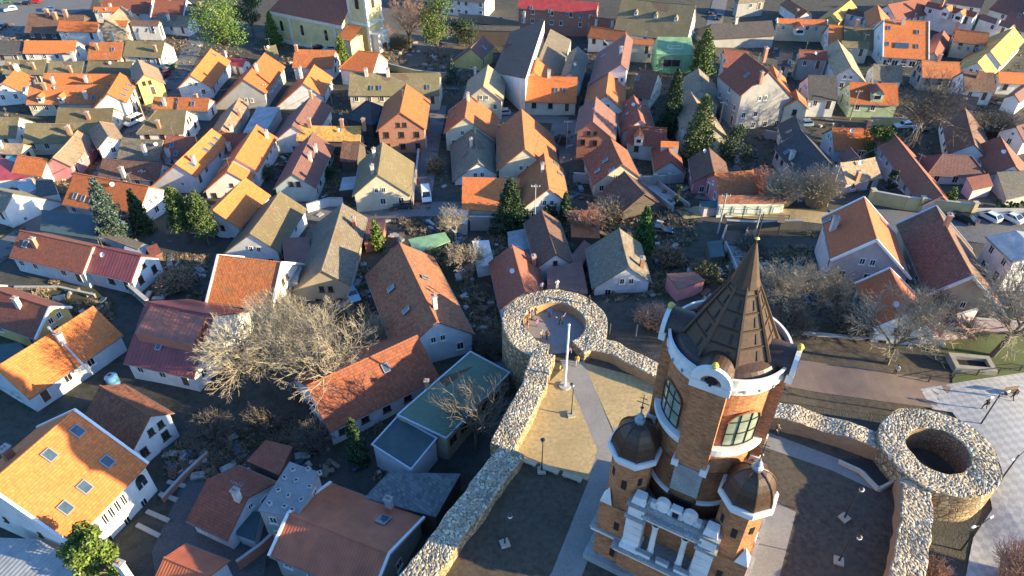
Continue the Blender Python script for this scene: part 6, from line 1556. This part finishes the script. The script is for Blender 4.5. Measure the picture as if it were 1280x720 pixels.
# ------------------------------------------------------------------ cars
TYRE = plain('tyre', (.02,.02,.02), .9, .2); RIMM = plain('wheel_rim', (.4,.4,.42), .3, .1, metal=.6); LAMPW = plain('headlight', (.75,.75,.7), .2, .05); LAMPR = plain('tail_light', (.45,.03,.03), .3, .05); TRIMK = plain('black_trim', (.03,.03,.032), .6, .1)
CARG = glassmat('car_glass', (.012,.016,.02), .06)
def paint(name, c):
    if name in MATS: return MATS[name]
    m, nt, b = newmat(name); n1 = noise(nt, coords(nt), 2.5, 3); L(nt, mix(nt, n1, c4(c, .85), c4(c, 1.08)), b.inputs['Base Color']); b.inputs['Roughness'].default_value = .32; b.inputs['Coat Weight'].default_value = .5; MATS[name] = m; return m
def car_meshes(kind):
    L_, W_, H_ = {'hatch': (4.1,1.75,1.48), 'sedan': (4.6,1.8,1.45), 'van': (4.9,1.9,1.95)}[kind]
    if kind == 'van': prof = [(-.5,.30,.62),(-.49,.95,.62),(-.44,1.0,.5),(-.30,1.12,.0),(.49,1.1,0),(.5,.3,0)]; roof = [(-.28,1.10),(-.17,1.9),(.47,1.95),(.495,1.1)]
    elif kind == 'sedan': roof = [(-.16,.98),(-.02,1.42),(.22,1.45),(.38,1.02)]
    else: roof = [(-.18,.98),(-.05,1.44),(.34,1.48),(.47,1.02)]
    body = [(-.5,.35),(-.495,.62),(-.46,.80),(-.17,.97 if kind != 'van' else 1.1),(.38 if kind == 'sedan' else .47,1.0 if kind != 'van' else 1.12),(.49,.95 if kind == 'sedan' else 1.0),(.5,.35)]
    def fb(mb):
        secs = [(-1,.86,0),(-.94,1,0),(.94,1,0),(1,.86,0)]
        rows = []
        for s, k, _ in secs: rows.append([Vector((x*L_*(1 if abs(s) < .99 else .985), s*W_/2, .28 + (z - .28)*(1 if abs(s) < .99 else .94))) for x, z in body])
        for a, b in zip(rows, rows[1:]):
            for i in range(len(a) - 1): mb.face([a[i], a[i+1], b[i+1], b[i]][::-1], MATS['PAINT'], None, False)
        for r, f in ((rows[0], 1), (rows[-1], -1)): mb.face(r[::f], MATS['PAINT'])
        # roof
        q = [[Vector((x*L_, s*W_/2*(.80 if z > 1.3 else .92), z)) for x, z in roof] for s in (-1,1)]
        mb.face([q[0][1], q[0][2], q[1][2], q[1][1]], MATS['PAINT'])
        for s in (0,1):
            for i in (0,1,2): mb.tube(q[s][i], q[s][i+1], .06,.06, MATS['PAINT'], 5)
    def fw(mb):
        q = [[Vector((x*L_*.995, s*W_/2*(.785 if z > 1.3 else .905), z - .02)) for x, z in roof] for s in (-1,1)]
        mb.face([q[0][0], q[0][1], q[1][1], q[1][0]][::-1], CARG); mb.face([q[0][2], q[0][3], q[1][3], q[1][2]][::-1], CARG); mb.face(q[0], CARG); mb.face(q[1][::-1], CARG)
    def fwh(mb):
        mb.tube((0,-.11,0), (0,.11,0), .31,.31, TYRE, 16)
    def frm(mb): mb.tube((0,-.125,0), (0,.125,0), .19,.19, RIMM, 12)
    return mesh_of(fb), mesh_of(fw), mesh_of(fwh), mesh_of(frm), (L_, W_, H_)
MATS['PAINT'] = paint('car_paint', (.5,.5,.5)); CARS = {}
def car(px, ang, kind, col, colname, label, up=0, group='parked cars'):
    if kind not in CARS: CARS[kind] = car_meshes(kind)
    mb_, mg_, mw_, mr_, (L_, W_, H_) = CARS[kind]; b = gp(px); b.z += .1 + up; nrm = Vector((tz(b.x-.5,b.y)-tz(b.x+.5,b.y), tz(b.x,b.y-.5)-tz(b.x,b.y+.5), 1)).normalized()
    t = thing('parked_car', label, 'car', b, R(ang), group)
    o = link('body', mb_, t); pm = paint('paint_' + colname, col)
    o.material_slots[0].link = 'OBJECT'; o.material_slots[0].material = pm
    link('windows', mg_, t)
    for sx in (-.31,.31):
        for sy in (-1,1): wl = link('wheel', mw_, t); wl.location = (sx*L_, sy*(W_/2-.12), .31); link('rim', mr_, wl)
    for sx, mt, nm, z in ((-1, LAMPW, 'headlight', .68), (1, LAMPR, 'tail_light', .80)):
        for sy in (-1,1): x = link(nm, shared(('cl', nm), lambda: mesh_of(lambda mb: mb.box((0,0,0), (.12,.34,.16), mt))), t); x.location = (sx*(L_/2-.05), sy*(W_/2-.3), z)
    for sx in (-1,1): x = link('bumper', shared(('bump', W_), lambda: mesh_of(lambda mb: mb.box((0,0,0), (.16,W_*.92,.2), TRIMK))), t); x.location = (sx*(L_/2-.02), 0, .42)
    return t
wh, bk, rd_, gn, bl_, sv_, lb = (.72,.72,.70), (.015,.015,.018), (.40,.02,.03), (.04,.10,.06), (.06,.10,.22), (.35,.36,.38), (.28,.42,.50)
car((1203,276),-52,'sedan',bk,'black','black car at the left end of the parked row by the yellow wall')
car((1234,274),-62,'hatch',wh,'white','left one of two white cars parked by the yellow wall')
car((1260,275),-60,'sedan',wh,'white','right one of two white cars parked by the yellow wall')
car((1290,275),-60,'hatch',sv_,'silver','pale car cut by the right picture edge')
car((504,260),2,'hatch',(.03,.05,.06),'darkteal','dark car parked before the cream gabled house')
car((533,248),100,'van',wh,'white','white van at the mouth of the alley'); 
car((824,291),170,'sedan',(.02,.03,.06),'navy','dark blue car behind the bright green young conifer')
car((441,372),118,'hatch',lb,'lightblue','light blue car in the yard of the patched brown roof')
car((213,87),62,'hatch',gn,'green','green car, topmost of the street row'); car((206,96),65,'hatch',rd_,'red','red car in the street row'); car((200,107),66,'hatch',(.45,.55,.66),'paleblue','pale blue car in the street row'); car((193,118),66,'hatch',wh,'white','white car at the lower end of the street row')
car((168,155),62,'van',wh,'white','white van at the street bend')
car((890,17),62,'sedan',bk,'black','upper black car in the narrow street by the slate roof'); car((898,24),62,'sedan',bk,'black','lower black car in the narrow street by the slate roof'); car((885,40),65,'hatch',lb,'lightblue','light blue car in the narrow street by the slate roof')
car((628,144),10,'hatch',sv_,'silver','silver car in the yard under the cream gable')
car((398,62),8,'sedan',bk,'black','black car along the church wall'); car((412,64),8,'hatch',lb,'lightblue','light blue car along the church wall')
for i, (x, y, c, n, a) in enumerate(((45,4,rd_,'red',5),(33,6,bk,'black',5),(28,-3,(.3,.42,.06),'lime',5),(8,4,gn,'green',30),(4,36,bk,'black',90),(62,14,bl_,'blue',20),(14,14,wh,'white',35))):
    car((x,y),a,'hatch',c,n,'%s small car on the car park at the top left' % {'lime':'lime green','green':'dark green'}.get(n,n))
car((1243,166),170,'sedan',(.55,.50,.38),'beige','beige car on the slope behind the strip lit brown roof')
car((1004,158),5,'hatch',lb,'lightblue','light blue car before the white front of the slate roof'); car((1128,160),5,'hatch',wh,'white','white car left of the bare tree trunk'); car((1150,163),15,'hatch',sv_,'silver','silver car right of the bare tree trunk')

# ------------------------------------------------------------------ people
SKIN = plain('skin', (.48,.29,.20), .6, .1); HAIRM = [plain('dark_hair', (.03,.02,.015), .7, .2), plain('brown_hair', (.10,.055,.025), .7, .2), plain('fair_hair', (.40,.28,.13), .7, .2)]
def body_mesh(pose):
    J = {'pelvis':(0,0,.92),'waist':(0,0,1.08),'chest':(0,.0,1.30),'neck':(0,.0,1.48),'head':(0,.02,1.60),'crown':(0,.02,1.72)}
    arm = {'stand': ((.22,0,1.40),(.27,-.03,1.14),(.27,.08,.92)), 'walk': ((.22,0,1.40),(.27,-.14,1.16),(.26,.06,.98)), 'raise': ((.22,0,1.42),(.48,.05,1.55),(.62,.1,1.78))}[pose]
    arm2 = {'stand': ((-.22,0,1.40),(-.27,-.03,1.14),(-.27,.08,.92)), 'walk': ((-.22,0,1.40),(-.27,.08,1.16),(-.25,.26,1.02)), 'raise': ((-.22,0,1.42),(-.50,.05,1.36),(-.70,.1,1.50))}[pose]
    lg = {'stand': ((.10,0,.90),(.11,.02,.50),(.11,-.02,.08),(.11,.14,.04)), 'walk': ((.10,0,.90),(.11,.20,.52),(.11,.24,.08),(.11,.40,.06)), 'raise': ((.10,0,.90),(.20,.05,.50),(.26,0,.08),(.27,.14,.04))}[pose]
    lg2 = {'stand': ((-.10,0,.90),(-.11,.02,.50),(-.11,-.02,.08),(-.11,.14,.04)), 'walk': ((-.10,0,.90),(-.11,-.08,.50),(-.11,-.32,.14),(-.11,-.20,.05)), 'raise': ((-.10,0,.90),(-.20,.05,.50),(-.26,0,.08),(-.27,.14,.04))}[pose]
    V, E, Rr = [], [], []
    def add(p, r, par=None):
        V.append(p); Rr.append(r); i = len(V) - 1
        if par is not None: E.append((par, i))
        return i
    i0 = add(J['pelvis'], (.16,.12)); i1 = add(J['waist'], (.15,.11), i0); i2 = add(J['chest'], (.19,.13), i1); i3 = add(J['neck'], (.06,.06), i2); i4 = add(J['head'], (.095,.11), i3); add(J['crown'], (.06,.075), i4)
    for A in (arm, arm2):
        p = i2
        for q, r in zip(A, (.075,.055,.042)): p = add(q, (r,r), p)
        d = (Vector(A[2]) - Vector(A[1])).normalized(); add(tuple(Vector(A[2]) + d*.14), (.035,.03), p)
    for A in (lg, lg2):
        p = i0
        for q, r in zip(A, (.10,.075,.055,.05)): p = add(q, (r,r), p)
    me = bpy.data.meshes.new('person_body'); me.from_pydata(V, E, []); o = bpy.data.objects.new('tmp', me); COL.objects.link(o)
    o.modifiers.new('Skin', 'SKIN'); o.modifiers.new('Sub', 'SUBSURF').levels = 1
    for v, r in zip(me.skin_vertices[0].data, Rr): v.radius = r
    me.skin_vertices[0].data[0].use_root = True
    dg = bpy.context.evaluated_depsgraph_get(); m2 = bpy.data.meshes.new_from_object(o.evaluated_get(dg)); bpy.data.objects.remove(o); return m2, (arm, arm2)
BODIES = {}
def hair_mesh(long):
    def fn(mb):
        mb.lathe([(0,.135),(.07,.12),(.115,.06),(.12,-.02),(.10,-.07 if not long else -.22)], HAIRM[0], 12); mb.v = [(v[0], v[1]*1.1 - .01, v[2]) for v in mb.v]
    return mesh_of(fn)
def person(P, ang, pose, top, legs, label, sc=1.0, hair=0, long=False, group='visitors at the fort'):
    if pose not in BODIES:
        m_, arms = body_mesh(pose); m_.materials.clear()
        for x in (SKIN, SKIN, SKIN, TYRE): m_.materials.append(x)
        mi = []
        hands = [Vector(a[2]) for a in arms]
        for p in m_.polygons:
            c = p.center
            if c.z > 1.47: k = 0
            elif any((c - h_).length < .16 and (c - h_).z < .16 for h_ in hands): k = 0
            elif c.z < .10: k = 3
            elif c.z < .90 and abs(c.x) < .22 or c.z < .80 and pose != 'raise': k = 2
            elif c.z < .86: k = 2
            else: k = 1
            mi.append(k); p.use_smooth = True
        m_.polygons.foreach_set('material_index', mi); BODIES[pose] = m_
    t = thing('person', label, 'person', P, R(ang), group); t.scale = (sc, sc, sc)
    o = link('body', BODIES[pose], t)
    for i, (nm, c) in enumerate((('top', top), ('trousers', legs))):
        mt = plain('cloth_%02d%02d%02d' % tuple(int(v*99) for v in c), c, .9, .2); o.material_slots[i+1].link = 'OBJECT'; o.material_slots[i+1].material = mt
    hr = link('hair', shared(('hair', long), lambda: hair_mesh(long)), t); hr.location = (0,.0,1.60); hr.material_slots[0].link = 'OBJECT'; hr.material_slots[0].material = HAIRM[hair]
    return t
def fl(p): return unp(p, .02)
def wt(p): P = unp(p, 1.45); return P
JE, DK = (.05,.07,.13), (.03,.03,.035)
person(fl((687,396)), 160, 'stand', (.03,.25,.62), JE, 'person in a bright blue jacket inside the bastion ring')
person(fl((665,399)), 200, 'stand', (.16,.12,.28), DK, 'person in a purple top at the left side of the ring', long=True)
person(fl((659,405)), 120, 'stand', (.24,.14,.07), DK, 'person in a brown coat at the left side of the ring', hair=1)
person(fl((660,413)), 90, 'stand', (.55,.09,.08), (.25,.06,.06), 'child in a red coat by the left rim of the ring', .72, 2)
person(fl((671,408)), 230, 'stand', (.75,.10,.36), (.15,.14,.16), 'child in a pink jacket inside the ring', .8, 1, True)
person(fl((701,406)), 20, 'raise', (.02,.02,.022), DK, 'person in black with both arms raised in the middle of the ring')
person(fl((677,424)), 30, 'stand', (.62,.50,.32), (.10,.08,.06), 'person in a cream coat beside the person in brown', hair=2, long=True)
person(fl((684,425)), -20, 'stand', (.20,.10,.05), DK, 'person in a dark brown jacket near the ring exit', hair=1)
person(fl((711,446)), 180, 'walk', (.26,.14,.17), (.04,.04,.07), 'person in a plum jacket walking at the ring exit', hair=1)
person(fl((721,456)), 170, 'walk', (.62,.42,.06), (.34,.36,.40), 'person in a yellow jacket on the court path')
person(fl((700,464)), 60, 'stand', (.45,.62,.08), (.25,.10,.05), 'small child in yellow green beside the white pole', .6, 2)
person(wt((677,364)), 30, 'stand', (.16,.14,.30), DK, 'person in dark clothes on the back of the bastion rim')
person(wt((696,361)), 10, 'stand', (.62,.60,.55), (.5,.48,.45), 'person in white on the back of the bastion rim', hair=1)
person(wt((736,381)), -60, 'stand', (.05,.04,.04), DK, 'person in black on the right rim of the bastion')
person(wt((739,395)), -80, 'stand', (.28,.24,.06), (.22,.09,.05), 'person in an olive jacket on the right rim of the bastion', hair=1)
person(fl((969,543)), 240, 'walk', (.03,.035,.03), DK, 'person in dark green walking along the paved strip by the wall', hair=2)
person(gp((1118,468)), 140, 'stand', (.42,.42,.44), DK, 'person in a pale grey jacket on the brick path')
person(gp((1229,512)) + UP*.1, 110, 'walk', (.03,.03,.03), DK, 'person in black walking on the paved square')
person(gp((1264,500)) + UP*.1, 20, 'walk', (.025,.025,.03), DK, 'person in dark clothes leaning over the bench on the square')
t = thing('park_bench', 'dark wooden bench on the paved square', 'bench', gp((1263,493)) + UP*.1, R(10))
for nm, c, s in (('seat', (0,0,.45), (1.8,.5,.08)), ('backrest', (0,.28,.75), (1.8,.07,.45)), ('leg', (-.75,0,.2), (.1,.45,.42)), ('leg', (.75,0,.2), (.1,.45,.42))): w = MB(); w.box(c, s, WOOD if nm != 'leg' else DARKM); w.build(nm, t)
# information board by the lane
t = thing('notice_board', 'blue edged notice board under a small wooden roof on the lane', 'board', gp((972,290)), R(70))
for nm, c, s, mt in (('post', (-.9,0,1.2), (.14,.14,2.6), WOOD), ('post', (.9,0,1.2), (.14,.14,2.6), WOOD), ('panel', (0,0,1.5), (1.7,.1,1.5), paint('sign_blue', (.06,.22,.42))), ('canopy_roof', (0,0,2.6), (2.4,1.2,.14), WOOD)): w = MB(); w.box(c, s, mt); w.build(nm, t)
t = thing('water_tank', 'blue plastic tank in the corner of the dark red roofed house', 'tank', gp((143,480)), 0)
w = MB(); w.lathe([(0,0),(.8,0),(.85,.3),(.85,1.5),(.6,1.75),(0,1.8)], paint('tank_blue', (.10,.25,.42)), 20); w.build('barrel', t); w = MB(); w.lathe([(.25,1.78),(.25,1.9),(0,1.92)], TRIMK, 12); w.build('lid', t)
t = thing('small_fountain', 'grey stone basin at the edge of the lawn', 'basin', gp((1212,459)), R(-8))
w = MB()
for c, s in (((0,1.1,.5),(5,.6,1.0)), ((0,-1.1,.5),(5,.6,1.0)), ((-2.2,0,.5),(.6,1.6,1.0)), ((2.2,0,.5),(.6,1.6,1.0))): w.box(c, s, STONE[2])
w.build('rim', t); w = MB(); w.box((0,0,.3), (3.9,1.6,.3), BLACK); w.build('water', t)
# ------------------------------------------------------------------ low growth and odds and ends lying about the yards
def footprint_free(x, y):
    for D in HH.values():
        q = Vector((x, y, 0)) - Vector((D['a'].x, D['a'].y, 0)); t = q.dot(D['d']); k = q.dot(D['n'])
        if -.3 < t < D['ln'] + .3 and -D['wF'] - .1 < k < D['wE'] + .1: return False
    return True
def scatter(name, regions, count, fn, seed, mats):
    rg = random.Random(seed); mb = MB(); k = 0
    for poly, c in regions:
        P = [gp(q) for q in poly]; x0, x1, y0, y1 = min(p.x for p in P), max(p.x for p in P), min(p.y for p in P), max(p.y for p in P)
        def inside(x, y):
            s = False
            for a, b in zip(P, P[1:] + P[:1]):
                if (a.y > y) != (b.y > y) and x < (b.x-a.x)*(y-a.y)/(b.y-a.y) + a.x: s = not s
            return s
        n = 0; tries = 0
        while n < c and tries < c*12:
            tries += 1; x, y = rg.uniform(x0, x1), rg.uniform(y0, y1)
            if inside(x, y) and footprint_free(x, y) and mn.noise(Vector((x*.12, y*.12, seed))) > -.15: fn(mb, Vector((x, y, tz(x, y))), rg); n += 1
    return tag(mb.build(name), kind='stuff')
YARDS = [([(130,320),(260,320),(250,380),(190,385),(140,350)], 672), ([(390,330),(460,330),(500,420),(420,420)], 416), ([(560,285),(660,290),(640,400),(600,430),(570,360)], 832), ([(480,275),(580,275),(580,330),(470,330)], 512), ([(200,560),(480,500),(480,600),(300,600),(215,600)], 1120),
 ([(700,230),(860,235),(880,360),(760,380),(690,330)], 1120), ([(860,300),(1040,290),(1090,410),(880,410)], 1440), ([(1180,370),(1280,380),(1290,420),(1190,425)], 352), ([(540,400),(640,400),(640,470),(590,460)], 416), ([(500,60),(640,80),(600,110),(500,95)], 608), ([(330,170),(430,175),(420,250),(350,240)], 320),
 ([(0,30),(640,60),(1280,60),(1280,250),(640,250),(0,330)], 4160), ([(40,335),(140,350),(140,400),(40,380)], 320), ([(1090,120),(1280,130),(1280,180),(1100,180)], 416)]
def tuft(mb, P, rg):
    s = rg.uniform(.25,.9); mt = rg.choice(TUFT)
    for _ in range(6): mb.tube(P + Vector((rg.gauss(0,.15), rg.gauss(0,.15), 0)), P + Vector((rg.gauss(0,.45*s), rg.gauss(0,.45*s), s*rg.uniform(.4,1))), .045, .02, mt, 3, False, False)
    for _ in range(3): leafquads(mb, P + Vector((rg.gauss(0,.3), rg.gauss(0,.3), .15*s)), None, .28, rg.choice(TUFTL), rg)
TUFT = [TWIGD, TWIGR, TWIG, BARK]; TUFTL = [LF['olive'], LF['dark'], LF['dry'], LF['green']]
scatter('undergrowth', YARDS, 0, tuft, 11, None)
JUNK = [plain('junk_board', (.20,.15,.10), .9, .3), CONC, plain('junk_sheet', (.22,.23,.24), .6, .3), plain('junk_blue', (.05,.09,.15), .7, .3), plain('junk_brick', (.18,.08,.05), .9, .3), WOOD, plain('junk_white', (.38,.37,.35), .8, .3), WOOD, CONC]
def junk(mb, P, rg):
    M = Matrix.Translation(P + UP*.1) @ Matrix.Rotation(rg.uniform(0, 3.14), 4, 'Z') @ Matrix.Rotation(rg.gauss(0,.12), 4, 'X')
    mb.box((0,0,.1), (rg.uniform(.3,2.2), rg.uniform(.2,1.0), rg.uniform(.08,.7)), rg.choice(JUNK), M)
scatter('yard_clutter', [(p, int(c*.05)) for p, c in YARDS], 0, junk, 12, None)
for i, (x0,y0,x1,y1) in enumerate(((210,603,232,609),(200,618,222,626),(184,640,212,652),(172,657,200,671))):
    a, b = gp((x0,y0)), gp((x1,y1)); d = (b-a); L_ = d.length; t = thing('parking_kerb', ['topmost white parking kerb in the asphalt yard','second white parking kerb from the top in the asphalt yard','third white parking kerb from the top in the asphalt yard','lowest white parking kerb in the asphalt yard'][i], 'kerb', (a+b)/2, math.atan2(d.y, d.x), 'white kerbs in the asphalt yard')
    w = MB(); w.box((0,0,.14), (L_, .5, .28), CONC); w.build('kerb_stone', t)
I = STALL['ins']; ys = sorted(I, key=lambda q: q.y)[:2]; a, b = sorted(ys, key=lambda q: q.x); d = (b-a); L_ = Vector((d.x,d.y,0)).length; dd = Vector((d.x,d.y,0)).normalized(); n = Vector((dd.y,-dd.x,0))
SHUT = plain('pale_green_shutter', (.50,.60,.44), .6, .2)
for k in range(5):
    w = MB(); P = a.lerp(b, (k+.5)/5); P = Vector((P.x, P.y, STALL['zg'] + 1.3)); w.box((0,.05,0), (L_/5*.82,.12,1.8), SHUT, basis(n.cross(UP), n, UP, P)); w.box((0,.12,0), (L_/5*.5,.05,1.1), TRIMW, basis(n.cross(UP), n, UP, P)); w.build('shutter', STALL['root'], STALL['off'])
